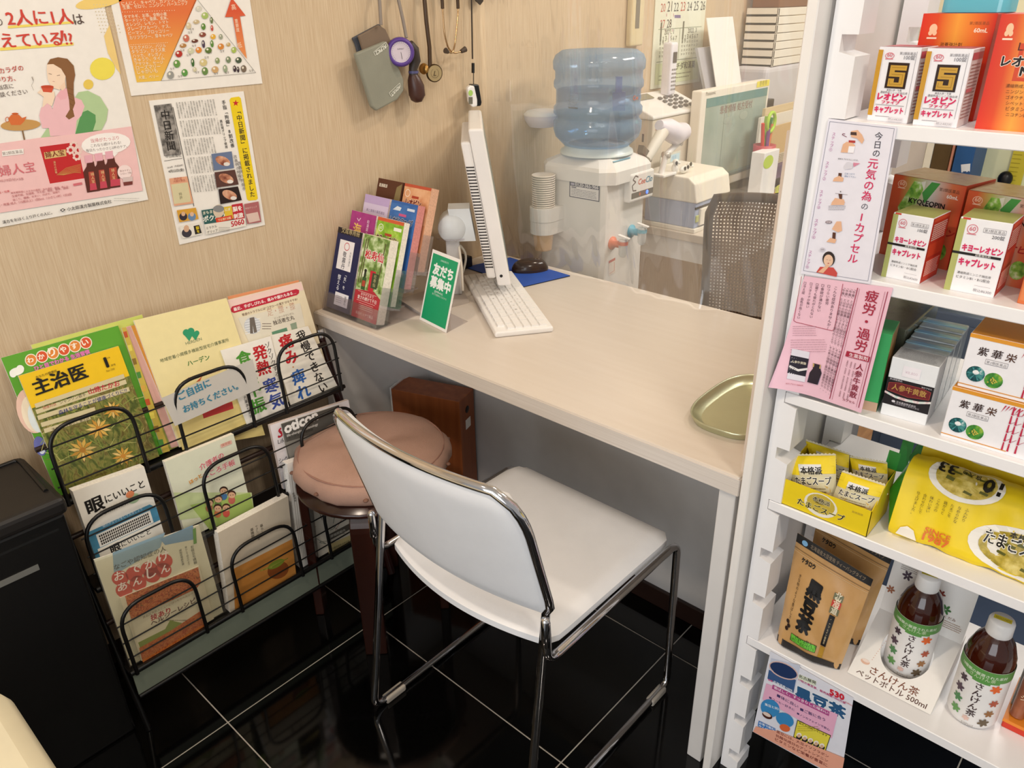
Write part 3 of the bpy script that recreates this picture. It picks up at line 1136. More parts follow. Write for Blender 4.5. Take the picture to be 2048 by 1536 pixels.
cb = MB().tube(fillet([SB + Vector((-0.02, -0.05, DZ + 0.03)), SB + Vector((-0.03, -0.06, DZ + 0.11)), SB + Vector((0.00, -0.02, DZ + 0.15)), SB + Vector((0.05, 0.0, DZ + 0.10)), SB + Vector((0.055, 0.03, DZ + 0.03)), SB + Vector((0.05, 0.09, DZ + 0.006))], 0.03), 0.0035, 6)
cb.build('cable', PLASC, mon)
dk = thing('adapter_box', 'small black adapter box lying behind the monitor stand', 'adapter', (0.485, -0.04, DZ))
MB().obox(Vector((0.455, -0.066, DZ)), Vector((0.065, 0.0, 0)), Vector((0, 0.05, 0)), (0, 0, 0.035)).build('case', mat('adapter_dark', '2b2422', 0.4), dk, bevel=0.004)
MB().tube([Vector((0.457, -0.04, DZ + 0.02)), Vector((0.43, -0.05, DZ + 0.006)), Vector((0.40, -0.06, DZ + 0.004))], 0.003, 6).build('cord', BLACKM, dk)

# --- keyboard
kb = thing('keyboard', 'white slim keyboard lying askew beneath the monitor on the desk', 'keyboard', (0.36, -0.34, DZ))
K = [px(q, 2, DZ + 0.016) for q in ((926, 548), (1016, 536), (1113, 657), (990, 664))]
KA, KB_ = K[0], K[3]
kl = (KB_ - KA)
kw = (K[1] - K[0] + K[2] - K[3]) / 2
kw = kw - kl * (kw.dot(kl) / kl.length_squared)
KL, KW = kl.length, kw.length * 1.02
ku, kv = kl.normalized(), kw.normalized()
KB0 = KA - Vector((0, 0, 0.014))
MB().obox(Vector((KA.x, KA.y, DZ + 0.0)), ku * KL, kv * KW, (0, 0, 0.014)).build('case', PLASW, kb, bevel=0.005, seg=3)
keym = mat('key_white', 'efedea', 0.45, var=0.02)
kbm = {}
rows = [[1] * 15, [1] * 13 + [2], [1.5] + [1] * 12 + [1.5], [1.75] + [1] * 11 + [2.25], [2.25] + [1] * 10 + [1.75, 1], [1.25, 1, 1.25, 4.5, 1.25, 1, 1, 1, 1, 1]]
rh = (KW - 0.024) / 6.0
unit = (KL - 0.024) / 15.0
base = Vector((KA.x, KA.y, DZ + 0.0135)) + ku * 0.012 + kv * 0.012
legend = Print(Face(Vector((KA.x, KA.y, DZ + 0.0182)), -kv, ku), 'uv', lift=0.0)
LET = ['1234567890-^\\ ', 'QWERTYUIOP@[  ', 'ASDFGHJKL;:]  ', 'ZXCVBNM,./    ']
for ri, row in enumerate(rows):
    x = 0.0
    for ci, wk in enumerate(row):
        if wk not in kbm:
            m2 = MB()
            z0, z1 = 0.0, 0.0045
            a, b, c, d = 0.0009, wk * unit - 0.0009, 0.0009, rh - 0.0009
            e = 0.0012
            vs = [ku * i + kv * j for i, j in ((a, c), (b, c), (b, d), (a, d))] + \
                 [ku * i + kv * j + Vector((0, 0, z1)) for i, j in ((a + e, c + e), (b - e, c + e), (b - e, d - e), (a + e, d - e))]
            m2.add(vs, [(4, 5, 6, 7), (0, 1, 5, 4), (1, 2, 6, 5), (2, 3, 7, 6), (3, 0, 4, 7)])
            ko = m2.build('key', keym, None)
            ko.parent = kb
            kbm[wk] = ko
        else:
            ko = kbm[wk].copy()
            COL.objects.link(ko)
            ko.parent = kb
        pos = base + ku * x + kv * (KW - 0.024 - rh * (ri + 1))
        ko.location = pos - Vector(kb.location)
        if 1 <= ri <= 4 and wk == 1 and ci < len(LET[ri - 1]) and LET[ri - 1][ci] != ' ':
            cpos = base + ku * (x + unit * 0.30) + kv * (KW - 0.024 - rh * (ri + 0.65))
            q = cpos - legend.fc.O
            u, v = q.dot(legend.fc.U), q.dot(legend.fc.V)
            legend.text(LET[ri - 1][ci], (u, v), (u, v + 0.0001), '77736e') if False else None
            vs, fs, bb = textmesh(LET[ri - 1][ci])
            legend._out([Vector((u, v)) + Vector(((cx2 * ku + cy2 * kv).dot(legend.fc.U), (cx2 * ku + cy2 * kv).dot(legend.fc.V))) * 0.007 for cx2, cy2 in vs], fs, '6b6762')
        x += wk * unit
legend.build(kb, 'lettering')

# --- mouse pad and mouse
mp_ = thing('mouse_pad', 'bright blue mouse pad by the back edge of the desk', 'mouse pad', (0.55, -0.2, DZ))
MPQ = [px(q, 2, DZ + 0.003) for q in ((1020, 515), (1140, 551), (1048, 582), (930, 534))]
MPQ[2] = MPQ[1] + MPQ[3] - MPQ[0]
MB().prism([(q.x, q.y, DZ + 0.0003) for q in MPQ], (0, 0, 0.002)).build('rubber_base', BLACKM, mp_)
MB().prism([(q.x, q.y, DZ + 0.0023) for q in MPQ], (0, 0, 0.0012)).build('cloth_top', mat('blue_cloth', '2c55b0', 0.6, var=0.06), mp_)
ms = thing('mouse', 'dark brown glossy mouse on the blue mouse pad', 'mouse', (0.60, -0.21, DZ + 0.003))
Mc = px((1060, 540), 2, DZ + 0.004)
rotm = Matrix.Rotation(math.radians(-38), 3, 'Z')


def mouse_fn(u, v):
    a, b = 2 * math.pi * u, 0.5 * math.pi * v
    q = Vector((0.055 * math.cos(b) ** 0.6 * math.cos(a), 0.031 * math.cos(b) ** 0.6 * math.sin(a), 0.034 * math.sin(b)))
    return Vector((Mc.x, Mc.y, DZ + 0.0036)) + rotm @ q


MB().grid(mouse_fn, 24, 8).build('shell', mat('mouse_brown', '3a2a22', 0.18, var=0.05, spec=0.6), ms)
MB().obox(Vector((Mc.x, Mc.y, DZ + 0.0335)) + rotm @ Vector((0.015, -0.003, 0)), rotm @ Vector((0.014, 0, -0.002)), rotm @ Vector((0, 0.006, 0)), (0, 0, 0.004)).build('wheel', mat('wheel_grey', '8f8a86', 0.3), ms, bevel=0.001)

# --- money tray
tr = thing('money_tray', 'shallow champagne gold metal tray near the end of the desk', 'tray', (0.22, -1.10, DZ))
GOLD = mat('champagne_metal', 'c6c9ab', 0.28, metal=0.85, var=0.03)
TC = Vector((0.226, -1.098, DZ))
AX = Vector((0.985, 0.02, 0)).normalized()
AY = Vector((-AX.y, AX.x, 0))


def tray_ring(s, z, n=48):
    out = []
    for i in range(n):
        a = 2 * math.pi * i / n
        c, q = math.cos(a), math.sin(a)
        r = 1.0 / ((abs(c) ** 3.0 + abs(q) ** 3.0) ** (1 / 3.0))
        out.append(TC + AX * (r * c * (0.130 - s)) + AY * (r * q * (0.082 - s)) + Vector((0, 0, z)))
    return out


t_ = MB()
rings = [tray_ring(0.006, 0.0005), tray_ring(0.0005, 0.012), tray_ring(0.0, 0.0155), tray_ring(0.002, 0.0155), tray_ring(0.004, 0.012), tray_ring(0.017, 0.003), tray_ring(0.02, 0.002)]
n = 48
t_.add([q for r in rings for q in r], [(i * n + j, i * n + (j + 1) % n, (i + 1) * n + (j + 1) % n, (i + 1) * n + j) for i in range(len(rings) - 1) for j in range(n)], 0, True)
t_.add(rings[-1], [tuple(range(n))])
t_.add(rings[0], [tuple(range(n))[::-1]])
t_.build('dish', GOLD, tr)
rc = thing('red_card', 'thin red card standing on edge against the shelf side beside the tray', 'card', (0.2, -1.19, DZ))
ra, rb_ = px((1526, 752), 1, -1.189), px((1524, 850), 1, -1.189)
MB().box(0.115, 0.30, -1.1905, -1.1895, DZ, DZ + 0.13).build('card_sheet', ink('c23a31'), rc)
# ================================================================== behind the desk
# --- water dispenser
wdp = thing('water_dispenser', 'white water dispenser standing against the wall behind the desk', 'water dispenser', (0.905, -0.23, 0))
DX0, DX1, DY0, DY1 = 0.785, 1.022, -0.357, -0.10
DISP = mat('dispenser_white', 'ebe8e3', 0.35, var=0.02)


def chamfer(x0, x1, y0, y1, c):
    return [(x0 + c, y0), (x1 - c, y0), (x1, y0 + c), (x1, y1 - c), (x1 - c, y1), (x0 + c, y1), (x0, y1 - c), (x0, y0 + c)]


MB().prism([(x, y, 0.0) for x, y in chamfer(DX0, DX1 - 0.02, DY0 + 0.012, DY1, 0.012)], (0, 0, 0.935)).build('cabinet', DISP, wdp)
hd = MB()
lo = chamfer(DX0 - 0.006, DX1 + 0.006, DY0 - 0.006, DY1 + 0.006, 0.035)
rows_ = [(0.0, 0.930), (0.0, 0.966), (0.006, 0.976), (0.055, 1.000)]
loops = []
for ins, z in rows_:
    cx, cy = (DX0 + DX1) / 2, (DY0 + DY1) / 2
    loops.append([Vector((cx + (x - cx) * (1 - ins / 0.13), cy + (y - cy) * (1 - ins / 0.13), z)) for x, y in lo])
hd.add([q for l in loops for q in l], [(i * 8 + j, i * 8 + (j + 1) % 8, (i + 1) * 8 + (j + 1) % 8, (i + 1) * 8 + j) for i in range(3) for j in range(8)])
hd.add(loops[-1], [tuple(range(8))])
hd.build('top_cover', PLASW, wdp)
BC = Vector(((DX0 + DX1) / 2, (DY0 + DY1) / 2 + 0.003, 0))
MB().lathe([(0.110, 0.998), (0.108, 1.006), (0.098, 1.010), (0.096, 1.022), (0.085, 1.024)], BC, 32, caps=False).build('bottle_collar', mat('collar_pale', 'dfeaea', 0.3), wdp)
MB().box(DX0 + 0.10, DX1 - 0.012, DY0 - 0.010, DY0 + 0.02, 0.865, 0.950).build('control_head', PLASW, wdp, bevel=0.006)
hf = Face((DX0 + 0.10, DY0 - 0.010, 0.865), (1, 0, 0), (0, 0, 1), DX1 - 0.012 - DX0 - 0.10, 0.085)
p = Print(hf, 'uv')
p.line([(0.30, 0.85), (0.18, 0.92), (0.08, 0.80), (0.20, 0.70), (0.06, 0.60), (0.10, 0.42), (0.24, 0.40)], 0.03, '5a3a3a')
p.text('Cee', (0.30, 0.58), (0.60, 0.58), 'd0542f', bold=0.02, slant=0.2).text('Clo', (0.62, 0.58), (0.90, 0.58), '3a86a8', bold=0.02, slant=0.2)
p.rect(0.05, 0.14, 0.97, 0.34, '5b5048').ell((0.40, 0.24), 0.04, 0.06, 'b4552c')
p.build(wdp)
MB().lathe([(0.0001, 0.001), (0.006, 0.001), (0.006, 0)], hf.pt(hf.w * 0.70, hf.h * 0.24, 0.0008), 12, axis=hf.N).build('power_light', mat('blue_led', '3f74ff', 0.3, emit=1.5, var=0), wdp)
# label and stickers
lf = Face((DX0, DY1, 0), (0, -1, 0), (0, 0, 1))
q = [lf.px(c) for c in ((1140, 397), (1198, 397))]
z0, z1 = lf.px((1143, 393))[1], lf.px((1142, 349))[1]
lb = Face(lf.pt(q[0][0], z0), (0, -1, 0), (0, 0, 1), q[1][0] - q[0][0], z1 - z0)
p = Print(lb, 'uv', lift=0.0008)
p.rect(-0.02, -0.02, 1.02, 1.02, '2f2c52').rect(0.01, 0.02, 0.99, 0.98, 'efecec')
p.text('Ceeclo', (0.06, 0.86), (0.28, 0.86), '6a6780').text('お客様サポートセンター', (0.24, 0.70), (0.76, 0.70), '3a3850')
p.rect(0.01, 0.50, 0.99, 0.68, '2f2c52').text('0120-365-966', (0.18, 0.53), (0.97, 0.53), 'f4f2f4', bold=0.02).rect(0.03, 0.54, 0.15, 0.64, 'b9b6cf')
p.rect(0.05, 0.42, 0.22, 0.47, '4a4866').lines(0.05, 0.06, 0.94, 0.40, 5, '6a6878', 0.012)
p.build(wdp)
ff = Face((DX0, DY0 + 0.012, 0), (1, 0, 0), (0, 0, 1))
p = Print(ff, 'px', lift=0.0008)
p.poly([(1217, 522), (1230, 515), (1230, 545), (1217, 552)], 'e9dcd0').poly([(1217, 527), (1230, 520), (1230, 515), (1217, 522)], 'c24a3c').line([(1219, 547), (1228, 541), (1228, 524)], 0.7, 'c86a5a')
p.build(wdp)
tp = Face((DX0, DY0, 0.9885), (1, 0, 0), (0, 1, 0))
p = Print(tp, 'px', lift=0.001)
p.poly([(1216, 320), (1252, 310), (1262, 316), (1228, 325)], '7cc3df')
p.build(wdp)
for c, col, cap in (((1224, 486), 'e0734a', 'd96a45'), ((1262, 462), '5fb3cf', '74bcd2')):
    P = ff.P(c)
    tpn = MB()
    tpn.lathe([(0.0001, 0.0), (0.020, 0.0), (0.020, 0.004), (0.011, 0.007), (0.010, 0.030), (0.0001, 0.030)], P, 14, axis=(0, -1, 0))
    tap = tpn.build('tap_flange', ink(col), wdp)
    b2 = MB()
    b2.lathe([(0.008, -0.035), (0.012, -0.028), (0.014, 0.0), (0.014, 0.014), (0.011, 0.018), (0.0001, 0.018)], P + Vector((0, -0.040, 0)), 14)
    b2.build('spout', clear_mat('tap_clear', 'eef2f2', 0.1, 0.1, 0.45, 'f2f4f4'), tap)
    MB().lathe([(0.0148, 0.002), (0.0148, 0.013)], P + Vector((0, -0.040, 0)), 14, caps=False).build('colour_ring', ink(cap), tap)
    MB().obox(P + Vector((-0.006, -0.062, 0.020)), (0.012, 0, 0), (0, 0.04, 0.006), (0, 0, 0.005)).build('lever', PLASW, tap, bevel=0.002)
# --- water bottle
wb = thing('water_bottle', 'large blue tinted water bottle upside down on the dispenser', 'bottle', (BC.x, BC.y, 1.0))
BOT = clear_mat('blue_polycarbonate', 'cfe2f3', 0.08, 0.10, 0.26, '9cc6ee', bump=0.0, edge=0.45)
prof = [(0.030, 1.002), (0.060, 1.006), (0.100, 1.022), (0.124, 1.046), (0.130, 1.066), (0.130, 1.088), (0.122, 1.096), (0.122, 1.104), (0.130, 1.112), (0.130, 1.128),
        (0.123, 1.136), (0.123, 1.176), (0.130, 1.184), (0.130, 1.198), (0.126, 1.206), (0.126, 1.226), (0.132, 1.232), (0.133, 1.252), (0.126, 1.268), (0.108, 1.280), (0.0001, 1.283)]
MB().lathe(prof, BC, 40).build('shell', BOT, wb)
MB().lathe([(r * 0.965, z) for r, z in prof[2:12]] + [(0.0001, 1.150)], BC, 32).build('water', clear_mat('water_blue', 'c5ddee', 0.03, 0.05, 0.08, '8fbce2', edge=0.1), wb)
hb = MB()
hb.obox(BC + Vector((-0.045, -0.085, 1.125)), (0.025, -0.025, 0), (0.01, 0.01, 0), (0, 0, 0.05))
hb.obox(BC + Vector((-0.040, -0.090, 1.175)), (0.012, -0.012, 0), (0.01, 0.01, 0), (0, 0, 0.04))
hb.build('hand_grip', mat('grip_blue', '3d55b8', 0.3), wb)


def cyl(c, r, a_mid):
    def f(u, v, d=0.0):
        a = a_mid + u / r
        return Vector((c.x + (r + d) * math.cos(a), c.y + (r + d) * math.sin(a), c.z + v))
    return f


p = Print(Face((0, 0, 0), (1, 0, 0), (0, 0, 1), 1, 1), 'uv', lift=0.0015, warp=cyl(BC + Vector((0, 0, 1.140)), 0.124, math.radians(-92)))
p.text('Cee', (0.0, 0.012), (0.028, 0.012), 'd0603a', bold=0.02).text('Clo', (0.031, 0.012), (0.058, 0.012), '4a86b8', bold=0.02)
p.d = 0.0015
p.build(wb)
p = Print(Face((0, 0, 0), (1, 0, 0), (0, 0, 1), 1, 1), 'uv', lift=0.0015, warp=cyl(BC + Vector((0, 0, 1.140)), 0.124, math.radians(-176)))
p.lines(-0.02, 0.0, 0.012, 0.032, 8, '8a9aae', 0.0012).rect(-0.02, -0.006, 0.012, -0.002, '4d5a66')
p.build(wb)
# --- cup holder and paper cups
ch = thing('cup_holder', 'white plastic cup dispenser fixed to the side of the water dispenser', 'cup holder', (0.735, -0.157, 0.80))
CC = Vector((0.737, -0.157, 0))
outl = [CC + Vector((0.040 * math.cos(a), 0.040 * math.sin(a), 0)) for a in [math.radians(90 + 180 * i / 12) for i in range(13)]]
outl += [Vector((DX0, CC.y - 0.040, 0)), Vector((DX0, CC.y + 0.040, 0))]
MB().prism([(q.x, q.y, 0.775) for q in outl], (0, 0, 0.038)).build('lower_shell', PLASW, ch)
o2 = [Vector(((q.x - CC.x) * 1.03 + CC.x if q.x < DX0 - 0.001 else q.x, (q.y - CC.y) * 1.03 + CC.y, 0)) for q in outl]
MB().prism([(q.x, q.y, 0.814) for q in o2], (0, 0, 0.040)).build('upper_shell', PLASW, ch)
CUPW = mat('paper_cup', 'f4ebdf', 0.6, var=0.02)
c0 = None
for i in range(15):
    if c0 is None:
        cm = MB()
        cm.lathe([(0.0275, -0.030), (0.0315, -0.0004), (0.0345, 0.0002), (0.0355, 0.0016), (0.0345, 0.003), (0.0330, 0.0035), (0.0280, -0.026), (0.0001, -0.027)], (0, 0, 0), 22)
        c0 = cm.build('paper_cup', CUPW)
        o = c0
    else:
        o = c0.copy()
        COL.objects.link(o)
    o.location = (CC.x, CC.y, 0.856 + 0.0064 * i)
    tag(o, 'white paper cup in the tall nested stack above the cup dispenser', 'cup', 'paper cups nested in the dispenser')
lc = MB().lathe([(0.0001, 0.722), (0.026, 0.722), (0.0265, 0.725), (0.032, 0.776)], CC, 22).build('paper_cup', mat('kraft_cup', 'dcae72', 0.6))
tag(lc, 'bottom paper cup hanging tan coloured below the cup dispenser', 'cup')
# --- small white holder on the wall
wh = thing('lid_holder', 'white rounded plastic holder on the wall beside the water bottle', 'holder', (0.915, -0.03, 1.05))
WC = (px((1054, 235), 1, -0.03) + px((1112, 240), 1, -0.03)) / 2
m_ = MB()
m_.lathe([(0.040, -0.022), (0.056, 0.0), (0.0575, 0.012)], WC, 28)
m_.build('bowl', mat('lilac_white', 'e6e2ee', 0.3), wh)
m_ = MB()
m_.lathe([(0.059, 0.012), (0.0585, 0.018), (0.045, 0.026), (0.0001, 0.030)], WC, 28)
m_.build('lid', PLASW, wh)
MB().obox(WC + Vector((0.03, 0.0, -0.01)), (0.03, 0, 0), (0, -WC.y, 0), (0, 0, 0.03)).build('wall_bracket', PLASW, wh)

# --- clear vinyl screen hanging over the desk
vn = thing('vinyl_curtain', 'clear vinyl splash sheet hanging above the back of the desk, wrinkled at its foot', 'screen', (0.66, -0.6, DZ))
rv = random.Random(3)
ph = [rv.random() * 6.28 for _ in range(12)]


def vinyl(u, v):
    y = -0.012 - 1.17 * u
    z = DZ + 0.004 + 1.79 * v
    amp = 0.0028 + 0.011 * math.exp(-v * 11.5)
    x = 0.655
    x += amp * (math.sin(u * 17 + ph[0] + v * 3) + 0.7 * math.sin(u * 41 + ph[1] - v * 5) + 0.5 * math.sin(u * 73 + ph[2] + v * 9))
    for cu_, sl, am_ in ((0.93, -0.10, 0.012), (0.86, -0.16, 0.009), (0.97, -0.06, 0.010), (0.05, 0.05, 0.006), (0.62, -0.12, 0.002)):
        x += am_ * math.exp(-((u - cu_ - sl * (v - 0.4)) / 0.012) ** 2)
    x += 0.004 * math.exp(-v * 17) * math.sin(u * 120 + ph[3] + v * 60)
    return Vector((x, y, z))


MB().grid(vinyl, 180, 80).build('sheet', clear_mat('clear_vinyl', 'fbfaf8', 0.11, 0.05, 0.12, 'fff8ee', edge=0.38), vn)

# --- staff desk
sd = thing('office_desk', 'white office desk against the wall behind the water dispenser', 'desk', (1.9, -0.25, 0))
MB().box(1.235, 2.75, -0.52, -0.006, 0.672, 0.70).build('tabletop', DESKM, sd, bevel=0.003)
MB().box(1.25, 2.70, -0.50, -0.02, 0.60, 0.672).build('apron', PLASW, sd)
for x in (1.255, 2.66):
    for y in (-0.495, -0.06):
        MB().box(x, x + 0.035, y, y + 0.035, 0.0, 0.60).build('leg', PLASW, sd)
# --- label printer
lp = thing('label_printer', 'cream and blue grey printer on the front corner of the office desk', 'printer', (1.38, -0.28, 0.70))
MB().box(1.245, 1.475, -0.388, -0.18, 0.70, 0.715).build('foot_plate', PLASC, lp, bevel=0.003)
MB().box(1.250, 1.470, -0.382, -0.185, 0.715, 0.800).build('body', mat('blue_grey_plastic', 'aebbd8', 0.4, var=0.03), lp, bevel=0.004)
MB().prism([(1.245, -0.388, 0.800), (1.245, -0.375, 0.862), (1.245, -0.350, 0.880), (1.245, -0.18, 0.885), (1.245, -0.18, 0.800)], (0.23, 0, 0)).build('lid', PLASC, lp, bevel=0.004)
MB().box(1.275, 1.465, -0.3905, -0.381, 0.722, 0.778).build('paper_door', PLASC, lp, bevel=0.002)
MB().box(1.255, 1.272, -0.3865, -0.381, 0.735, 0.758).build('button', mat('lime_button', 'c9cf8a', 0.4), lp, bevel=0.002)
MB().box(1.25, 1.47, -0.384, -0.380, 0.779, 0.786).build('paper_slot', BLACKM, lp)
lpf = Face((1.245, -0.381, 0.800), (1, 0, 0), (0, 0.2, 1), 0.23, 0.066)
p = Print(lpf, 'uv', lift=0.0012)
p.text('Panasonic', (0.07, 0.62), (0.24, 0.62), '8f897c', bold=0.02).text('Label 210', (0.27, 0.66), (0.40, 0.66), 'a7a194').text('SP-200', (0.78, 0.78), (0.92, 0.78), 'a7a194')
p.build(lp)
# --- hand scanner on its jointed stand
hs = thing('hand_scanner', 'white hand scanner resting on a jointed stand on the cream printer', 'scanner', (1.30, -0.25, 0.885))


def at(c, y):
    return px(c, 1, y)


SY = -0.27
J = [at(c, SY) for c in ((1322, 345), (1332, 310), (1357, 285))]
J[0].z = 0.885
MB().box(J[0].x - 0.03, J[0].x + 0.05, SY - 0.03, SY + 0.03, 0.884, 0.893).build('stand_foot', PLASW, hs, bevel=0.003)
MB().tube([J[0] + Vector((0, 0, 0.005)), J[1]], 0.010, 8).build('lower_arm', PLASW, hs)
MB().tube([J[1], J[2]], 0.010, 8).build('upper_arm', PLASW, hs)
for j in J[1:]:
    MB().lathe([(0.0001, -0.013), (0.010, -0.013), (0.010, 0.013), (0.0001, 0.013)], j, 12, axis=(0, 1, 0)).build('joint', mat('joint_grey', 'cfccc6', 0.3, metal=0.3), hs)
g0, g1, g2, g3 = (at(c, SY - 0.005) for c in ((1293, 318), (1326, 262), (1346, 262), (1370, 252)))
MB().tube([g0, g0.lerp(g1, 0.5), g1], 0.016, 12, rs=[0.015, 0.018, 0.021]).build('grip', PLASC, hs)
MB().tube([at((1318, 250), SY), at((1335, 258), SY), at((1352, 268), SY), at((1368, 262), SY)], 0.03, 14, rs=[0.016, 0.034, 0.036, 0.028]).build('head', mat('scanner_head', 'ebe7f2', 0.3), hs)
MB().obox(at((1285, 306), SY - 0.01), at((1303, 324), SY - 0.01) - at((1285, 306), SY - 0.01), (0, 0.02, 0), (0.006, 0, 0.022)).build('cable_boot', mat('boot_brown', '6a5d4d', 0.6), hs)
# --- two spotted figurines
for i, (c, lab) in enumerate((((1349, 347), 'tiny white sitting dog figurine with black ear on the cream printer'), ((1368, 345), 'tiny white lying dog figurine with black spots on the cream printer'))):
    fg = thing('dog_figurine', lab, 'figurine', (0, 0, 0))
    B = px(c, 2, 0.885)
    fg.location = B
    DOGW = mat('figurine_white', 'f2efe6', 0.4)
    m2 = MB()
    if i == 0:
        m2.sphere(B + Vector((0, 0, 0.016)), 0.012, 0.012, 0.017).sphere(B + Vector((-0.002, -0.003, 0.038)), 0.010, 0.011, 0.010)
        m2.sphere(B + Vector((0.005, -0.010, 0.035)), 0.006, 0.007, 0.005)
    else:
        m2.sphere(B + Vector((0, 0, 0.011)), 0.026, 0.012, 0.012).sphere(B + Vector((0.024, -0.004, 0.020)), 0.011, 0.010, 0.010)
        m2.sphere(B + Vector((0.033, -0.009, 0.017)), 0.006, 0.006, 0.005)
    m2.build('body', DOGW, fg)
    m3 = MB()
    for d in ([(-0.008, -0.010, 0.036)] if i == 0 else [(-0.012, -0.010, 0.016), (0.004, -0.011, 0.018), (0.020, -0.012, 0.026)]):
        m3.sphere(B + Vector(d), 0.005, 0.004, 0.007, 8, 6)
    m3.build('spots', BLACKM, fg)
# --- computer tower with the phone on top
tw = thing('computer_tower', 'cream computer tower under the white telephone on the office desk', 'computer', (1.5, -0.1, 0.70))
MB().box(1.325, 1.70, -0.150, -0.015, 0.70, 1.035).build('case', mat('tower_cream', 'dcd0bd', 0.5, var=0.03), tw, bevel=0.004)
tf = Face((1.325, -0.015, 0.70), (0, -1, 0), (0, 0, 1), 0.135, 0.335)
p = Print(tf, 'uv', lift=0.0008)
for r_ in range(9):
    for c_ in range(3):
        p.ell((0.62 + 0.10 * c_, 0.30 + 0.05 * r_), 0.028, 0.013, '3c3632', n=8)
        p.d -= p.step
p.rect(0.70, 0.78, 0.76, 0.86, '4a4038')
p.build(tw, 'vent_holes')
MB().lathe([(0.0001, 0.002), (0.006, 0.002), (0.006, 0)], tf.P((1273, 244)), 10, axis=tf.N).build('power_light', mat('green_led', '34d8a0', 0.3, emit=1.2, var=0), tw)
p = Print(Face((1.325, -0.150, 0.70), (1, 0, 0), (0, 0, 1), 0.375, 0.335), 'uv', lift=0.0008)
p.text('2022', (0.05, 0.90), (0.20, 0.915), 'c2512f', bold=0.03)
p.build(tw)
phn = thing('telephone', 'white desk telephone with number keys on top of the computer tower', 'telephone', (1.5, -0.1, 1.037))
MB().prism([(1.32, -0.155, 1.036), (1.32, -0.155, 1.048), (1.32, -0.01, 1.105), (1.32, -0.01, 1.036)], (0.34, 0, 0)).build('base', PLASW, phn, bevel=0.008, seg=3)
pf = Face((1.32, -0.155, 1.049), (1, 0, 0), (0, 0.145, 0.057), 0.34, 0.156)
MB().obox(pf.pt(0.02, 0.105, 0.0), pf.U * 0.13, pf.V * 0.035, pf.N * 0.004).build('display', mat('lcd_grey', '8c8672', 0.2), phn, bevel=0.002)
kk = None
for r_ in range(4):
    for c_ in range(4):
        P = pf.pt(0.165 + 0.036 * c_, 0.020 + 0.023 * r_, 0.001)
        if kk is None:
            kk = MB().obox(Vector(), pf.U * 0.016, pf.V * 0.012, pf.N * 0.005).build('number_key', mat('key_grey', '6d6a68', 0.5))
            o = kk
        else:
            o = kk.copy()
            COL.objects.link(o)
        o.parent = phn
        o.location = P - Vector(phn.location)
hs2 = thing('cordless_handset', 'white cordless handset standing upright in front of the wall calendar', 'telephone', (1.62, -0.05, 1.10))
HB = at((1337, 192), -0.055)
HT = at((1335, 85), -0.055)
hw = 0.022
MB().box(HB.x - hw, HB.x + hw, -0.07, -0.03, 1.09, HT.z).build('body', mat('handset_white', 'e9e7ee', 0.3), hs2, bevel=0.008, seg=3)
hfc = Face((HB.x - hw, -0.0712, 1.09), (1, 0, 0), (0, 0, 1), hw * 2, HT.z - 1.09)
p = Print(hfc, 'uv', lift=0.0006)
p.rect(0.22, 0.62, 0.78, 0.82, '4a4442')
for r_ in range(6):
    for c_ in range(3):
        p.ell((0.25 + 0.25 * c_, 0.12 + 0.075 * r_), 0.08, 0.02, '7a7674', n=8)
p.build(hs2)
MB().tube([(HB.x - 0.012, -0.05, HT.z - 0.005), (HB.x - 0.014, -0.05, HT.z + 0.03)], 0.004, 8, rs=[0.005, 0.003]).build('antenna', PLASW, hs2)
# --- note card between printer and screen
nc = thing('note_card', 'folded pale card with blue patches standing behind the cream printer', 'card', (1.45, -0.2, 0.885))
MB().box(1.345, 1.476, -0.178, -0.175, 0.70, 0.918).build('sheet', ink('d8d9cd'), nc)
p = Print(Face((1.345, -0.178, 0.885), (1, 0, 0), (0, 0, 1), 0.13, 0.03), 'uv')
p.rect(0.05, 0.15, 0.35, 0.8, 'c9c6b6').rect(0.5, 0.1, 0.95, 0.9, 'bfdbe8').text('検査', (0.56, 0.3), (0.80, 0.3), '7fa6c4')
p.build(nc)
# --- second screen
m2t = thing('office_monitor', 'white office monitor with grey green screen on the office desk', 'monitor', (1.6, -0.3, 0.70))
MY = -0.20
q = [at(c, MY) for c in ((1397, 176), (1519, 164), (1518, 349), (1383, 395))]
x0, x1 = q[3].x + 0.012, q[2].x
z0, z1 = 0.742, 1.112
MB().box(x0, x1, MY, MY + 0.042, z0, z1).build('bezel', PLASC, m2t, bevel=0.005)
MB().box(x0 + 0.035, x1 - 0.02, MY - 0.001, MY + 0.004, z0 + 0.035, z1 - 0.028).build('screen', ramp_mat('screen_green', [(0.3, '93a69c'), (0.7, 'b6c4b8')], 5, 0.15), m2t)
sf2 = Face((x0 + 0.035, MY - 0.001, z0 + 0.035), (1, 0, 0), (0, 0, 1), x1 - x0 - 0.055, z1 - z0 - 0.063)
p = Print(sf2, 'uv', lift=0.0006)
p.rect(0, 0.90, 1, 1, '5f8f8c').rect(0, 0.02, 1, 0.06, '7f9a9a').line([(0.30, 0.06), (0.30, 0.90)], 0.006, '8a9c94').rect(0.02, 0.0, 0.98, 0.03, '6a7f84')
p.text('患者情報 処方受付', (0.22, 0.80), (0.75, 0.80), '8a6a66').ell((0.35, 0.70), 0.06, 0.04, 'a0afa4').ell((0.62, 0.72), 0.07, 0.05, 'a6b4a8').ell((0.66, 0.36), 0.05, 0.04, '9dada2')
p.build(m2t)
p = Print(Face((x0, MY, z0), (1, 0, 0), (0, 0, 1), x1 - x0, z1 - z0), 'uv', lift=0.0012)
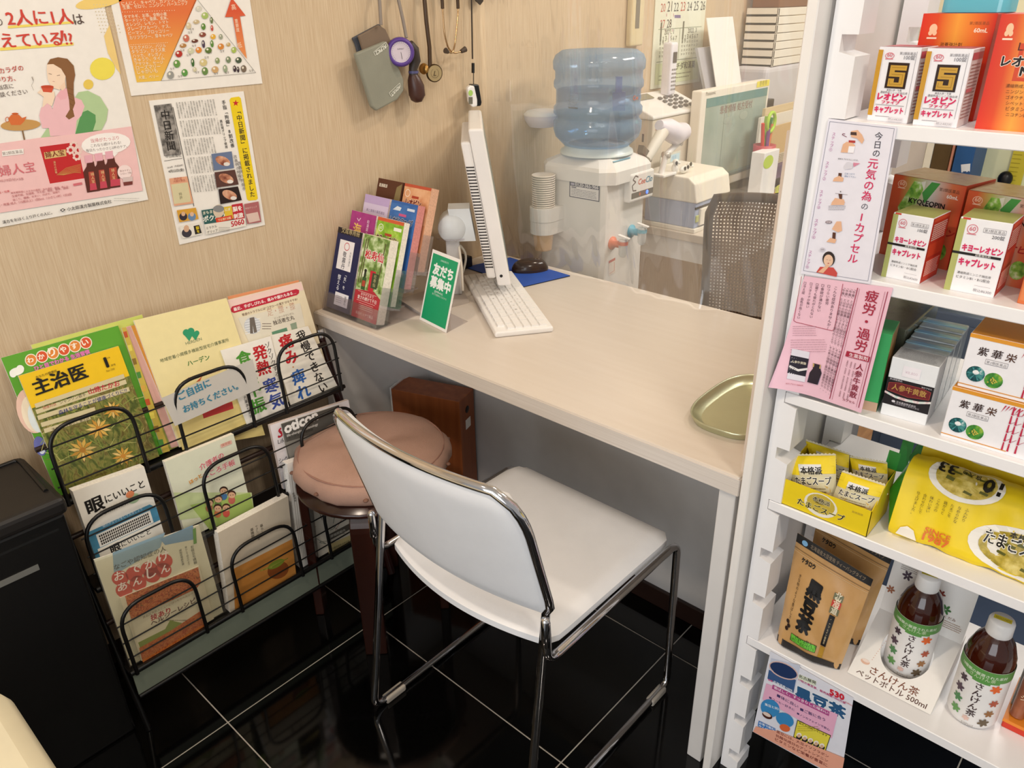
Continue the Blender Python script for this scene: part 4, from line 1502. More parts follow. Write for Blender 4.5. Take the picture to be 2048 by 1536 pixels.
p.text('Panasonic', (0.05, 0.955), (0.18, 0.955), '8b867c').rect(0.78, 0.94, 0.98, 1.0, 'f0e24a').text('患者様', (0.82, 0.955), (0.94, 0.955), '8a7a20')
p.build(m2t)
MB().box((x0 + x1) / 2 - 0.03, (x0 + x1) / 2 + 0.03, MY + 0.01, MY + 0.04, 0.705, z0 + 0.02).build('neck', mat('neck_grey', '8b8378', 0.4), m2t)
MB().box((x0 + x1) / 2 - 0.10, (x0 + x1) / 2 + 0.10, MY - 0.06, MY + 0.045, 0.70, 0.708).build('foot', mat('neck_grey', '8b8378', 0.4), m2t, bevel=0.003)
# --- wall calendar and controller
cal = thing('wall_calendar', 'pale green wall calendar with red and black dates above the telephone', 'calendar', (1.7, -0.004, 1.1))
CB = px((1301, 176), 1, -0.004)
CR = px((1399, 164), 1, -0.004)
cw = CR.x - CB.x
MB().box(CB.x, CR.x, -0.004, -0.001, CB.z - 0.005, 1.62).build('sheet', ink('e8ead6'), cal)
cf = Face((CB.x, -0.004, CB.z - 0.005), (1, 0, 0), (0, 0, 1), cw, 0.30)
p = Print(cf, 'px')
for i, n_ in enumerate(('20', '21', '22', '23', '24', '25', '26')):
    x = 1321 + i * 13.2
    p.text(n_, (x, 24 - i * 0.6), (x + 9.3, 23.4 - i * 0.6), 'c0554a' if n_ in ('20', '23') else '3a3a36', asp=1.2)
for i, n_ in enumerate(('27', '28')):
    x = 1320 + i * 13.2
    p.text(n_, (x, 56.5 - i * 0.8), (x + 9.3, 55.7 - i * 0.8), 'c0554a' if n_ == '27' else '3a3a36', asp=1.2)
p.rect(1349, 30, 1361, 36, '7a6a9a').line([(1333, 27), (1333, 33)], 1, 'd08a9a').line([(1347, 27), (1347, 33)], 1, 'd08a9a').line([(1331, 58), (1331, 63)], 1, 'd08a9a').line([(1345, 58), (1345, 63)], 1, 'd08a9a')
p.mode = 'uv'
p.line([(0.08, 0.66), (0.94, 0.66)], 0.006, '8f9a80').line([(0.50, 0.30), (0.50, 0.66)], 0.006, '8f9a80').line([(0.08, 0.30), (0.94, 0.30)], 0.006, '8f9a80')
p.rect(0.07, 0.04, 0.95, 0.28, 'dfe6bd')
p.text('2022. 3', (0.66, 0.60), (0.84, 0.60), '5a5a4a').text('2022. 1', (0.20, 0.60), (0.38, 0.60), '5a5a4a')
for k_ in range(2):
    for r_ in range(5):
        for c_ in range(7):
            p.text(str(r_ * 7 + c_ + 1), (0.12 + 0.43 * k_ + 0.05 * c_, 0.53 - r_ * 0.045), (0.145 + 0.43 * k_ + 0.05 * c_, 0.53 - r_ * 0.045), '6a6a58')
            p.d -= p.step
p.d += p.step
p.text('ウチダ和漢薬', (0.40, 0.19), (0.86, 0.19), '4a4a36', bold=0.01).text('株式会社', (0.22, 0.19), (0.37, 0.19), '6a6a50').lines(0.14, 0.07, 0.80, 0.16, 2, '8a8a6a', 0.008)
p.build(cal)
th_ = thing('wall_controller', 'cream wall controller with dark window beside the calendar', 'controller', (1.42, -0.02, 1.25))
T0, T1 = px((1259, 93), 1, -0.02), px((1284, 88), 1, -0.02)
MB().box(T0.x, T1.x, -0.024, -0.001, T0.z, 1.60).build('case', mat('aged_cream', 'd8c79c', 0.5), th_, bevel=0.006, seg=3)
MB().box(T0.x + 0.022, T0.x + 0.045, -0.0252, -0.0235, T0.z + 0.055, 1.55).build('window', mat('window_olive', '6e6450', 0.3), th_)
# --- big printer, trays, folders at the back
bp_ = thing('office_printer', 'grey office printer with rear paper support at the wall end of the office desk', 'printer', (2.3, -0.12, 0.70))
GREYL = mat('printer_grey', 'cfcdd2', 0.4, var=0.02)
MB().box(2.14, 2.72, -0.160, -0.008, 0.70, 1.150).build('body', GREYL, bp_, bevel=0.02, seg=3)
MB().obox((1.80, -0.10, 1.02), (0.25, 0, 0), (0, 0.012, 0), (-0.06, 0.04, 0.22)).build('paper_support', mat('support_grey', 'b8b6bb', 0.4), bp_)
MB().obox((1.83, -0.115, 1.06), (0.20, 0, 0), (0, 0.003, 0), (-0.06, 0.045, 0.28)).build('paper', PAPER, bp_)
MB().box(1.90, 2.15, -0.125, -0.02, 0.96, 1.10).build('feed_housing', mat('support_grey', 'b8b6bb', 0.4), bp_, bevel=0.01)
MB().box(2.10, 2.18, -0.185, -0.155, 0.99, 1.03).build('handle', BLACKM, bp_, bevel=0.004)
for i in range(7):
    lt = thing('letter_tray', 'ivory plastic letter tray in the stack on top of the grey printer', 'tray', (2.35, -0.12, 1.15 + 0.034 * i), 'stacked letter trays on the printer')
    z = 1.151 + 0.031 * i
    MB().box(2.18, 2.70, -0.150, -0.02, z, z + 0.006).build('floor_plate', PLASC, lt)
    MB().box(2.18, 2.70, -0.155, -0.148, z, z + 0.0285).build('front_rim', PLASC, lt, bevel=0.002)
    MB().box(2.18, 2.19, -0.155, -0.02, z, z + 0.0285).build('side_rim', PLASC, lt)
bk = thing('brown_box', 'brown box lying on top of the ivory letter trays', 'box', (2.35, -0.12, 1.38))
MB().box(2.20, 2.66, -0.145, -0.03, 1.366, 1.46).build('carton', ink('7a4a2c'), bk, bevel=0.003)
FY = -0.30
fo = []
for i, (c0, c1, ty_, th2, col, lab) in enumerate((
        ((1512, 375), (1600, 375), 222, 0.012, 'd9c39a', 'tan folder standing behind the red pencil cup'),
        ((1505, 378), (1585, 372), 240, 0.010, 'e7e2d6', 'clear file with red spine standing among the folders'),
        ((1530, 378), (1570, 372), 258, 0.006, 'cfae78', 'kraft envelope with printed table standing before the folders'))):
    y = FY + 0.055 - i * 0.018
    A, B = at(c0, y), at(c1, y)
    T = at((c0[0], ty_), y)
    t = thing('folder', lab, 'folder', ((A.x + B.x) / 2, y, 0.70))
    MB().box(A.x, B.x, y, y + th2, 0.70, T.z).build('cover', ink(col), t)
    if i == 1:
        MB().box(B.x - 0.03, B.x, y - 0.004, y + th2, 0.72, T.z - 0.03).build('spine_bar', ink('c9393a'), t)
    if i == 2:
        p = Print(Face((A.x, y, 0.70), (1, 0, 0), (0, 0, 1), B.x - A.x, T.z - 0.70), 'uv')
        p.rect(0.15, 0.30, 0.9, 0.55, 'cfc3ab').lines(0.2, 0.32, 0.86, 0.53, 8, '8f8672', 0.02)
        p.build(t)
pc = thing('pencil_cup', 'red pencil cup packed with scissors and pens in front of the folders', 'cup', (1.9, FY - 0.02, 0.70))
A = at((1528, 300), FY - 0.03)
MB().lathe([(0.030, 0.70), (0.042, A.z + 0.02), (0.039, A.z + 0.02), (0.0001, A.z - 0.03)], Vector((A.x, A.y, 0)), 18).build('cup', ink('b8414f'), pc)
for i, (dx, dy, hh, col) in enumerate(((-0.02, 0, 0.10, 'd4372c'), (0.005, 0.01, 0.12, '96c83a'), (0.02, -0.005, 0.09, 'e07a4a'), (0.03, 0.01, 0.11, '2f8a48'), (-0.005, -0.012, 0.08, '7a3a8a'))):
    MB().tube([A + Vector((dx * 0.5, dy, -0.02)), A + Vector((dx * 1.8, dy, hh))], 0.007, 8).build('pen', ink(col), pc)
ring = [A + Vector((0.01 + 0.03 * math.cos(a), -0.01, 0.10 + 0.035 * math.sin(a))) for a in [6.283 * i / 14 for i in range(14)]]
MB().tube(ring, 0.007, 6, closed=True).build('scissor_handle', ink('a9d23c'), pc)
for nm, lab, c0, c1, top, col, dep in (
        ('card_box', 'white narrow card box with lime sticker beside the office monitor', (1513, 440), (1541, 440), 312, 'edeef0', 0.05),
        ('sticky_notes', 'purple and yellow memo pads stacked before the kraft envelope', (1540, 372), (1576, 372), 338, '4b3a66', 0.03),
        ('memo_pad', 'white memo pad with telephone number at the foot of the folders', (1532, 385), (1574, 385), 364, 'eef0ee', 0.01),
        ('red_pad', 'small red pad at the foot of the tan folder', (1576, 377), (1592, 374), 360, 'c9484a', 0.02)):
    y = FY - 0.09 if nm == 'card_box' else FY - 0.05
    A, B, T = at(c0, y), at(c1, y), at((c0[0], top), y)
    t = thing(nm, lab, 'stationery', ((A.x + B.x) / 2, y, 0.70))
    MB().box(A.x, B.x, y, y + dep, 0.70, max(T.z, 0.72)).build('block', ink(col), t, bevel=0.002)
    f2 = Face((A.x, y, 0.70), (1, 0, 0), (0, 0, 1), B.x - A.x, T.z - 0.70)
    p = Print(f2, 'uv', lift=0.001)
    if nm == 'memo_pad':
        p.text('052-811-8800', (0.05, 0.2), (0.95, 0.2), '6a707a', bold=0.01)
    elif nm == 'card_box':
        p.ell((0.3, 0.82), 0.32, 0.12, 'b7d63a')
    elif nm == 'sticky_notes':
        p.ell((0.55, 0.2), 0.35, 0.14, 'd3d83a').rect(0.05, 0.05, 0.3, 0.25, 'd9943f')
    else:
        p.rect(0.1, 0.2, 0.9, 0.8, 'b53a40')
    p.build(t)

# --- mesh office chair
oc = thing('office_chair', 'dark mesh back office chair behind the desk', 'chair', (1.15, -0.80, 0))
OX = 0.95
MESHM = mat('brown_mesh', '6b5443', 0.6, var=0.1)


def oc_back(u, v, d=0.0):
    y = -0.605 - 0.44 * u
    s = 2 * u - 1
    k = max(0, (v - 0.82) / 0.18)
    y = -0.825 - s * -1 * -0.22 * (1 - 0.10 * (1 - math.sqrt(max(0, 1 - k * k))))
    x = OX - 0.03 * s * s + 0.05 * (1 - v) + d
    return Vector((x, y, 0.45 + 0.478 * v - 0.015 * s * s * v))


fr = [oc_back(0, v / 10) for v in range(10)] + [oc_back(u / 14, 1) for u in range(15)] + [oc_back(1, 1 - v / 10) for v in range(1, 11)]
MB().tube(fr, 0.013, 8).build('back_frame', mat('chair_frame_brown', '33251e', 0.4), oc)
ms_ = MB()
NV = 46
for i in range(1, NV):
    ms_.tube([oc_back(i / NV, v / 8) for v in range(9)], 0.0031, 4)
    ms_.tube([oc_back(u / 8, i / NV) for u in range(9)], 0.0031, 4)
mo = ms_.build('mesh_back', MESHM, oc)
mo['kind'] = 'stuff'
MB().tube([oc_back(0.5, 0.55, 0.03), oc_back(0.5, 0.0, 0.04), Vector((1.12, -0.825, 0.40))], 0.02, 8).build('back_support', BLACKM, oc)
rounded_slab(MB(), 0.98, 1.20, -1.06, -0.60, 0.40, 0.46, 0.06, 0.03).build('seat', mat('seat_black', '1b1a1c', 0.8, var=0.1), oc)
MB().tube([(1.10, -0.825, 0.06), (1.10, -0.825, 0.40)], 0.025, 10).build('gas_lift', BLACKM, oc)
for k in range(5):
    a = 2 * math.pi * k / 5 + 0.3
    d = Vector((math.cos(a), math.sin(a), 0))
    l5 = MB().tube([Vector((1.10, -0.825, 0.085)), Vector((1.10, -0.825, 0.06)) + d * 0.26], 0.018, 8, rs=[0.022, 0.014]).build('base_arm', BLACKM, oc)
    MB().lathe([(0.0001, -0.012), (0.026, -0.012), (0.026, 0.012), (0.0001, 0.012)], Vector((1.10, -0.825, 0.027)) + d * 0.26, 12, axis=d.cross(Vector((0, 0, 1)))).build('castor', BLACKM, l5)

# --- low cabinet and files seen through the shelf
lc_ = thing('low_cabinet', 'blue grey steel cabinet standing behind the display shelf', 'cabinet', (0.95, -1.75, 0))
MB().box(0.72, 1.15, -2.3, -1.20, 0.0, 0.80).build('carcass', mat('blue_grey_steel', '6c7c96', 0.4, var=0.03), lc_, bevel=0.004)
MB().box(0.715, 0.722, -2.28, -1.22, 0.04, 0.78).build('door', mat('blue_grey_steel', '6c7c96', 0.4, var=0.03), lc_, bevel=0.002)
hd_ = [Vector((0.713, y, z)) for y, z in ((-1.30, 0.55), (-1.33, 0.566), (-1.36, 0.560), (-1.38, 0.54))]
MB().tube(hd_, 0.003, 6).build('handle', BLACKM, lc_)
XB = 0.76
for i, (a, b, col, top, lab) in enumerate((
        (1800, 1822, '17151a', 1.27, 'black plastic file box standing on the low cabinet'),
        (1822, 1834, 'c9c8bb', 1.25, 'grey white file standing beside the black file box'),
        (1834, 1846, 'e3e2d0', 1.25, 'pale file with green edge standing on the low cabinet'),
        (1846, 1862, 'e9e6d8', 1.26, 'white catalogue standing on the low cabinet'),
        (1862, 1898, '54401f', 1.25, 'catalogue with dark floral spine standing on the low cabinet'),
        (1898, 1904, 'c98a72', 1.26, 'thin salmon pink booklet standing on the low cabinet'))):
    ya, yb = px((a, 320), 0, XB).y, px((b, 320), 0, XB).y
    o = MB().box(XB, XB + 0.22, yb, ya - 0.001, 0.80, top).build('file', ink(col), None, bevel=0.001, seg=1)
    tag(o, lab, 'file')
ya, yb = px((1906, 320), 0, XB).y, px((1946, 320), 0, XB).y
cl = thing('blue_binder', 'deep blue binder with white numbered label standing on the low cabinet', 'binder', (XB, (ya + yb) / 2, 0.80))
MB().box(XB, XB + 0.2, yb, ya - 0.001, 0.80, 1.30).build('cover', ink('1f5590'), cl, bevel=0.002)
f2 = Face((XB, ya, 0.80), (0, -1, 0), (0, 0, 1), ya - yb, 0.5)
p = Print(f2, 'px', lift=0.0008)
p.poly([(1922, 329), (1941, 327), (1940, 343), (1923, 345)], 'dfe6ee').text('12', (1938, 342), (1926, 343), '2a4a7a', bold=0.02)
p.build(cl)
yc0, yc1 = px((1946, 320), 0, 0.86).y, px((2100, 320), 0, 0.86).y
o = MB().box(0.86, 0.90, yc1, yc0, 0.80, 1.36).build('folding_board', ink('e9ecc4'), None)
tag(o, 'pale yellow green board standing behind the blue binder', 'board')
yr0, yr1 = px((2022, 320), 0, 0.85).y, px((2048, 320), 0, 0.85).y
rl = thing('ruler', 'yellow ruler with tick marks leaning on the pale board', 'ruler', (0.855, yr0, 0.80))
MB().box(0.852, 0.858, yr1 - 0.005, yr0, 0.80, 1.33).build('strip', ink('d9c93a'), rl)
f2 = Face((0.852, yr0, 0.80), (0, -1, 0), (0, 0, 1), yr0 - yr1, 0.53)
p = Print(f2, 'uv', lift=0.0006)
for i in range(40):
    p.line([(0.05, 0.3 + i * 0.016), (0.75, 0.3 + i * 0.016)], 0.05, 'a99a26')
p.build(rl, 'tick_marks')
o = MB().sphere(px((2010, 358), 0, 0.84), 0.012, 0.014, 0.016).build('black_knob', BLACKM)
tag(o, 'small round black knob before the pale board', 'knob')
sk = thing('wall_socket', 'cream wall socket plate on the far wall behind the remedies', 'socket', (3.29, -0.4, 1.15))
c_ = px((1836, 72), 0, 3.295)
MB().box(3.288, 3.299, c_.y - 0.05, c_.y + 0.05, c_.z - 0.06, c_.z + 0.06).build('plate', ink('dcd9bd'), sk, bevel=0.003)
MB().box(3.286, 3.289, c_.y - 0.02, c_.y + 0.02, c_.z - 0.03, c_.z + 0.03).build('switch', ink('c9c6a8'), sk, bevel=0.001)

# ================================================================== things hanging on the wall
YH = -0.03


def wl(c, y=YH):
    return px(c, 1, y)


# rail the instruments hang from, above the picture
hr = thing('hook_rail', 'wooden hook rail on the wall from which the instruments hang', 'hook rail', (0.48, -0.01, 1.45))
MB().box(0.20, 0.75, -0.018, -0.0005, 1.440, 1.480).build('board', DARKBR, hr, bevel=0.003)
for hx_ in (0.30, 0.36, 0.45, 0.52, 0.56, 0.63, 0.66):
    MB().tube([(hx_, -0.012, 1.452), (hx_, -0.040, 1.448), (hx_, -0.042, 1.462)], 0.003, 8).build('hook', CHROME, hr)
# blood pressure cuff
cf_ = thing('pressure_cuff', 'grey green folded blood pressure cuff hanging from its tubes on the wall', 'blood pressure cuff', (0.28, YH, 1.2))
CUFF = mat('cuff_cloth', '8f8f80', 0.7, var=0.05, bump=0.3, bscale=900)
CUFD = mat('cuff_dark', '4b4f58', 0.7, var=0.05)
back = [wl(c, -0.012) for c in ((706, 76), (712, 88), (742, 195), (754, 200), (770, 60), (759, 48))]
MB().prism(back, (0, 0.008, 0)).build('back_flap', CUFD, cf_, bevel=0.002)
mid = [wl(c, -0.024) for c in ((718, 72), (758, 50), (771, 58), (786, 90), (730, 110))]
MB().prism(mid, (0, 0.008, 0)).build('top_fold', mat('cuff_brown', '7d6a58', 0.7, var=0.06), cf_, bevel=0.002)
fr_ = [wl(c, -0.042) for c in ((712, 107), (773, 82), (784, 98), (808, 160), (808, 182), (795, 200), (754, 222), (745, 214), (730, 165))]
MB().prism(fr_, (0, 0.014, 0)).build('front_flap', CUFF, cf_, bevel=0.004)
p = Print(Face(wl((712, 107), -0.0425), (1, 0, 0), (0, 0, 1)), 'px', lift=0.0006)
p.line([(747, 104), (772, 84), (775, 92), (750, 111), (747, 104)], 0.9, 'dcdccf').text('ALPK2', (771, 88), (750, 103), 'e6e6da', bold=0.02)
p.line([(778, 186), (799, 166), (801, 172), (782, 193), (778, 186)], 0.9, 'dcdccf').text('ADULT', (798, 170), (781, 188), 'e6e6da', bold=0.02)
p.build(cf_)
TUB = mat('tube_grey', '8d8176', 0.5)
MB().tube([wl((758, -30), -0.02), wl((759, 0), -0.03), wl((762, 50), -0.034)], 0.0042, 8).build('tube', TUB, cf_)
# gauge with bulb
ga = thing('pressure_gauge', 'purple rimmed pressure gauge with dark rubber bulb hanging on the wall', 'gauge', (0.36, YH, 1.2))
GC = wl((801, 104), -0.05)
gax = Vector((-0.55, -0.83, 0.0)).normalized()
PURP = mat('gauge_purple', '5b3f8f', 0.35)
MB().lathe([(0.0001, -0.022), (0.030, -0.022), (0.0335, -0.012), (0.034, 0.004), (0.030, 0.010), (0.026, 0.010), (0.024, 0.006)], GC, 28, axis=gax).build('case', PURP, ga)
MB().lathe([(0.0001, 0.0062), (0.0245, 0.0062)], GC, 24, axis=gax, caps=False).build('dial', ink('d9cdd6'), ga)
MB().lathe([(0.0335, -0.0125), (0.0348, -0.011), (0.0348, -0.007), (0.0338, -0.005)], GC, 28, axis=gax, caps=False).build('chrome_ring', CHROME, ga)
gf = Face(GC + gax * 0.0066, Vector((0.83, -0.55, 0)), (0, 0, 1), 1, 1)
p = Print(gf, 'uv', lift=0.0003)
for i in range(24):
    a = math.radians(-50 + i * 12)
    p.line([(0.020 * math.cos(a), 0.020 * math.sin(a)), (0.0225 * math.cos(a), 0.0225 * math.sin(a))], 0.0006, '6a5a66')
p.line([(0, 0), (0.002, -0.016)], 0.0009, '33303a').text('ELEMENT', (-0.008, 0.006), (0.008, 0.006), '55505a')
p.build(ga)
MB().tube([wl((795, -30), -0.02), wl((797, 0), -0.03), wl((806, 40), -0.036), wl((811, 66), -0.04), wl((813, 76), -0.043)], 0.0042, 8).build('tube', TUB, ga)
RUB = mat('rubber_brown', '3f3632', 0.45, var=0.08)
MB().tube([wl(c, -0.035) for c in ((818, 88), (826, 100), (830, 122), (826, 138), (827, 150))], 0.012, 12, rs=[0.012, 0.016, 0.015, 0.011, 0.012]).build('valve_body', RUB, ga)
MB().tube([wl(c, -0.035) for c in ((826, 148), (828, 158), (832, 172), (834, 190), (833, 202), (833, 205))], 0.02, 16, rs=[0.011, 0.017, 0.021, 0.0215, 0.014, 0.004]).build('bulb', mat('bulb_brown', '4a2f28', 0.35, var=0.08), ga)
MB().lathe([(0.0128, -0.003), (0.0128, 0.003)], wl((827, 144), -0.035), 14, caps=False).build('band', ink('5a5a86'), ga)
# stethoscope
ss = thing('stethoscope', 'dark tubed stethoscope with round metal chest piece hanging on the wall', 'stethoscope', (0.44, YH, 1.2))
MB().tube([wl((848, -30), -0.02), wl((849, 0), -0.025), wl((853, 45), -0.028), wl((859, 95), -0.03), wl((860, 132), -0.03)], 0.0055, 10).build('tubing', mat('tube_brown', '4a3520', 0.4), ss)
SCc = wl((868, 146), -0.034)
sax = Vector((-0.35, -0.93, -0.05)).normalized()
MB().lathe([(0.0001, -0.004), (0.020, -0.004), (0.0225, 0.0), (0.0225, 0.004), (0.020, 0.006)], SCc, 24, axis=sax).build('rim', mat('rim_brown', '4f3b22', 0.4, metal=0.4), ss)
MB().lathe([(0.0001, 0.0062), (0.0195, 0.0062)], SCc, 24, axis=sax, caps=False).build('diaphragm', mat('diaphragm', 'b3a077', 0.35, metal=0.2), ss)
MB().lathe([(0.0001, 0.0), (0.010, 0.0), (0.014, 0.010), (0.013, 0.013), (0.0001, 0.013)], wl((852, 138), -0.022), 18, axis=(-0.8, -0.2, 0.1)).build('bell', mat('brass_worn', 'b78a4a', 0.3, metal=0.8), ss)
p = Print(Face(SCc + sax * 0.0064, Vector((0.93, -0.35, 0)), (0, 0, 1), 1, 1), 'uv', lift=0.0003)
p.ring((0, 0), 0.011, 0.011, 0.0007, '5a4a30').text('L', (-0.004, -0.006), (0.003, -0.006), '5a4a30', bold=0.01, slant=0.3)
p.build(ss)
s2 = thing('stethoscope', 'pair of curved metal ear tubes with dark ear tips hanging on the wall', 'stethoscope', (0.54, YH, 1.3))
BRA = mat('ear_tube_metal', 'c2a179', 0.2, metal=0.9)
for pts, tip in ((((885, 14), (886, 30), (889, 70), (897, 98), (908, 107), (922, 103)), (931, 98)), (((916, 14), (916, 30), (913, 60), (910, 90), (905, 107), (896, 104)), (891, 101))):
    pth = [wl(c, -0.022 - 0.012 * i / 5) for i, c in enumerate(pts)]
    et = MB().tube(fillet(pth, 0.02, 4), 0.0024, 8).build('ear_tube', BRA, s2)
    MB().tube([pth[-1], wl(tip, -0.036)], 0.006, 10, rs=[0.005, 0.0075]).build('ear_tip', mat('tip_dark', '4f4237', 0.5), et)
    MB().tube([pth[0] + Vector((0, 0, 0.10)), pth[0] + Vector((0, 0, -0.004))], 0.0045, 8).build('tubing', mat('tube_brown', '4a3520', 0.4), s2)
# pulse oximeter on a strap
ox = thing('pulse_oximeter', 'white and black pulse oximeter hanging from a dark strap on the wall', 'oximeter', (0.62, YH, 1.18))
MB().tube([wl((943, -30), -0.02), wl((943, 0), -0.022), wl((944, 60), -0.025), wl((945, 118), -0.028)], 0.0022, 6).build('strap', mat('strap_dark', '3a3026', 0.7), ox)
MB().tube([wl((946, 126), -0.03), wl((946, 146), -0.03)], 0.006, 6, flat=0.5).build('clip', BLACKM, ox)
MB().tube([wl((947, 146), -0.03), wl((947, 168), -0.03)], 0.0012, 6).build('cord', BLACKM, ox)
A, B = wl((934, 172), -0.034), wl((953, 214), -0.034)
ob = [wl(c, -0.045) for c in ((935, 176), (941, 171), (949, 172), (955, 200), (955, 213), (946, 215), (938, 205))]
MB().prism(ob, (0.012, 0.020, 0)).build('white_shell', PLASW, ox, bevel=0.004)
ob2 = [wl(c, -0.040) for c in ((944, 169), (958, 169), (964, 205), (962, 212), (954, 213))]
MB().prism(ob2, (0.010, 0.024, 0)).build('black_shell', BLACKM, ox, bevel=0.003)
p = Print(Face(wl((935, 176), -0.0455), (1, 0, 0), (0, 0, 1)), 'px', lift=0.0006)
p.ell((941, 186), 4.5, 6, 'a9d06a').rect(937, 194, 945, 208, '6d6a5c')
p.build(ox)
st2 = thing('strap_end', 'dark strap end hanging from above beside the oximeter strap', 'strap', (0.66, YH, 1.4))
MB().prism([wl(c, -0.02) for c in ((950, -20), (966, -20), (967, 2), (961, 10), (951, 1))], (0, 0.003, 0)).build('webbing', mat('strap_dark', '3a3026', 0.7), st2)
# ================================================================== magazines and leaflets in the rack
RV = Vector((0, 0.275, 0.961)).normalized()
GRP = 'magazines and leaflets in the wire rack'


class Sheet:
    """a magazine or leaflet leaning in a tier: corners from the photo, on the tier's leaning plane moved forward by d"""

    def __init__(s, tier, d, tl, tr, label, cat='magazine', col='f2eee4', th=0.004, bl=None, br=None, edge='e9e3d6', name=None):
        ty, tz = TIERS[tier]
        s.f = Face(Vector((0, ty + 0.034, tz - 0.003)), (1, 0, 0), RV) if tier == 0 else Face(Vector((0, ty + 0.022, tz - 0.003)), (1, 0, 0), (0, 0.075, 1))
        s.f.O = s.f.O + s.f.N * d
        a, b = s.f.px(tl), s.f.px(tr)
        c = s.f.px(br) if br else Vector((b[0], 0.003))
        e = s.f.px(bl) if bl else Vector((a[0], 0.003))
        q = [s.f.pt(*v) for v in (e, c, b, a)]
        s.t = thing(name or cat.replace(' ', '_'), label, cat, (q[0] + q[1]) / 2 - s.f.N * th / 2, GRP)
        th0 = min(0.0008, th * 0.4)
        if th - th0 > 0.0005:
            MB().prism([v - s.f.N * th0 for v in q], -s.f.N * (th - th0)).build('pages', mat('pages_' + edge, edge, 0.7, var=0.10, vscale=260), s.t)
        MB().prism(q, -s.f.N * th0).build('cover', ink(col), s.t)
        s.p = Print(s.f, 'px')
        s.q = (e, c, b, a)

    def box(s):
        """switch the print to 0..1 across the sheet"""
        e, c, b, a = s.q
        s.p.fc = Face(s.f.pt(*e), s.f.pt(*c) - s.f.pt(*e), s.f.pt(*a) - s.f.pt(*e), (c - e).length, (a - e).length)
        s.p.mode = 'uv'
        return s.p

    def done(s):
        s.p.build(s.t)


# top tier
s = Sheet(0, 0.000, (62, 690), (284, 629), 'lime yellow folder behind the green magazine in the top rack tier', 'folder', 'c7cf68', 0.004)
s.done()
s = Sheet(0, 0.006, (2, 716), (236, 651), 'green children style magazine with orange lettering beads in the top rack tier', col='5da32c', th=0.005)
p = s.p
for i, ch_ in enumerate('わかりやすい'):
    cx, cy = 62 + i * 21.9, 720 - i * 6.9
    p.ell((cx, cy), 12.5, 12.5, 'f4ead2').ell((cx, cy), 10.6, 10.6, ('e28a3a', 'd9582e')[i % 2])
    p.text(ch_, (cx - 6, cy + 6), (cx + 6, cy + 3), 'fbf3e0', bold=0.03)
p.ell((33, 743), 15, 8, 'f3f2ea', rot=-0.25).ell((26, 748), 7, 7, 'f3f2ea').ell((40, 738), 8, 8, 'f3f2ea')
p.text('ひと目でわかる 生活習慣', (70, 741), (180, 706), 'd77ab0', bold=0.06)
p.ell((62, 822), 28, 46, 'e9c3b0', rot=-0.3).ell((66, 828), 22, 38, 'f2e3c8', rot=-0.3).ell((72, 836), 15, 30, 'e6eef0', rot=-0.3)
p.ell((80, 892), 12, 20, '6a6fb0', rot=-0.3).ell((84, 900), 6, 8, 'dfe6f0')
s.done()
s = Sheet(0, 0.012, (243, 656), (252, 654), 'narrow colourful booklet edge beside the green magazine in the top rack tier', 'booklet', 'c9b04a', 0.004, br=(340, 902), bl=(326, 906))
p = s.p
for i in range(9):
    p.poly([(246 + i * 8.6, 664 + i * 27), (253 + i * 9, 662 + i * 27), (256 + i * 9, 674 + i * 27), (250 + i * 8.6, 676 + i * 27)], ('c2562c', 'e4d35a', '8a6a2a', '4a8a3a', 'd9a84a')[i % 5])
s.done()
s = Sheet(0, 0.016, (37, 752), (237, 692), 'yellow headed magazine with grass and flower photograph in the top rack tier', col='f0c419', th=0.007, edge='d9d2b4')
p = s.p
GRASS = ramp_mat('grass_photo', [(0.28, '39401c'), (0.42, '5f6a2c'), (0.52, '8c8a45'), (0.62, '6a5a2c'), (0.75, 'b3a660')], 55, 0.3, 9, (1, 1, 0.5), 1.5)
s.box()
p.rect(0, 0, 1, 0.735, GRASS)
p.mode, p.fc = 'px', s.f
rg = random.Random(5)
for i in range(90):
    x, y = 80 + rg.random() * 205, 800 + rg.random() * 130
    a = rg.random() * 3.14
    L = 12 + rg.random() * 26
    p.line([(x, y), (x + L * math.cos(a), y - L * math.sin(a) * 0.8)], 1.3, ('8fa04a', 'b7b46a', '55632a', '7d7a3a')[i % 4])
    p.d -= p.step * 0.97
for cx, cy, r_ in ((165, 900, 30), (197, 857, 27), (225, 820, 22), (246, 912, 24)):
    for k_ in range(11):
        a = k_ * 0.571 + r_
        p.poly([(cx, cy), (cx + r_ * 0.55 * math.cos(a - 0.22), cy + r_ * 0.5 * math.sin(a - 0.22)), (cx + r_ * math.cos(a), cy + r_ * 0.8 * math.sin(a)), (cx + r_ * 0.55 * math.cos(a + 0.22), cy + r_ * 0.5 * math.sin(a + 0.22))], ('e0b455', 'd39a3c', 'ecc87a')[k_ % 3])
    p.ell((cx, cy), r_ * 0.22, r_ * 0.18, 'c98a34')
for a, b in (((70, 812), (248, 752)), ((72, 824), (252, 763)), ((75, 836), (258, 778)), ((82, 850), (190, 818)), ((88, 862), (180, 834))):
    p.line([a, b], 9, 'd5c79c')
p.text('健康対談', (86, 819), (113, 810), 'b5473a').text('シャンソン歌手', (120, 808), (172, 791), '4a3b2e').text('山路たかお', (178, 788), (240, 770), 'c2283c', bold=0.02)
p.text('森林を守ることが健康づくりに!?', (118, 829), (254, 783), '3c3f78', bold=0.012)
p.text('あなたの健康 特集', (94, 836), (116, 829), '5a4a36').text('漢方のある暮らし 養生訓', (104, 862), (178, 838), '5a4a36')
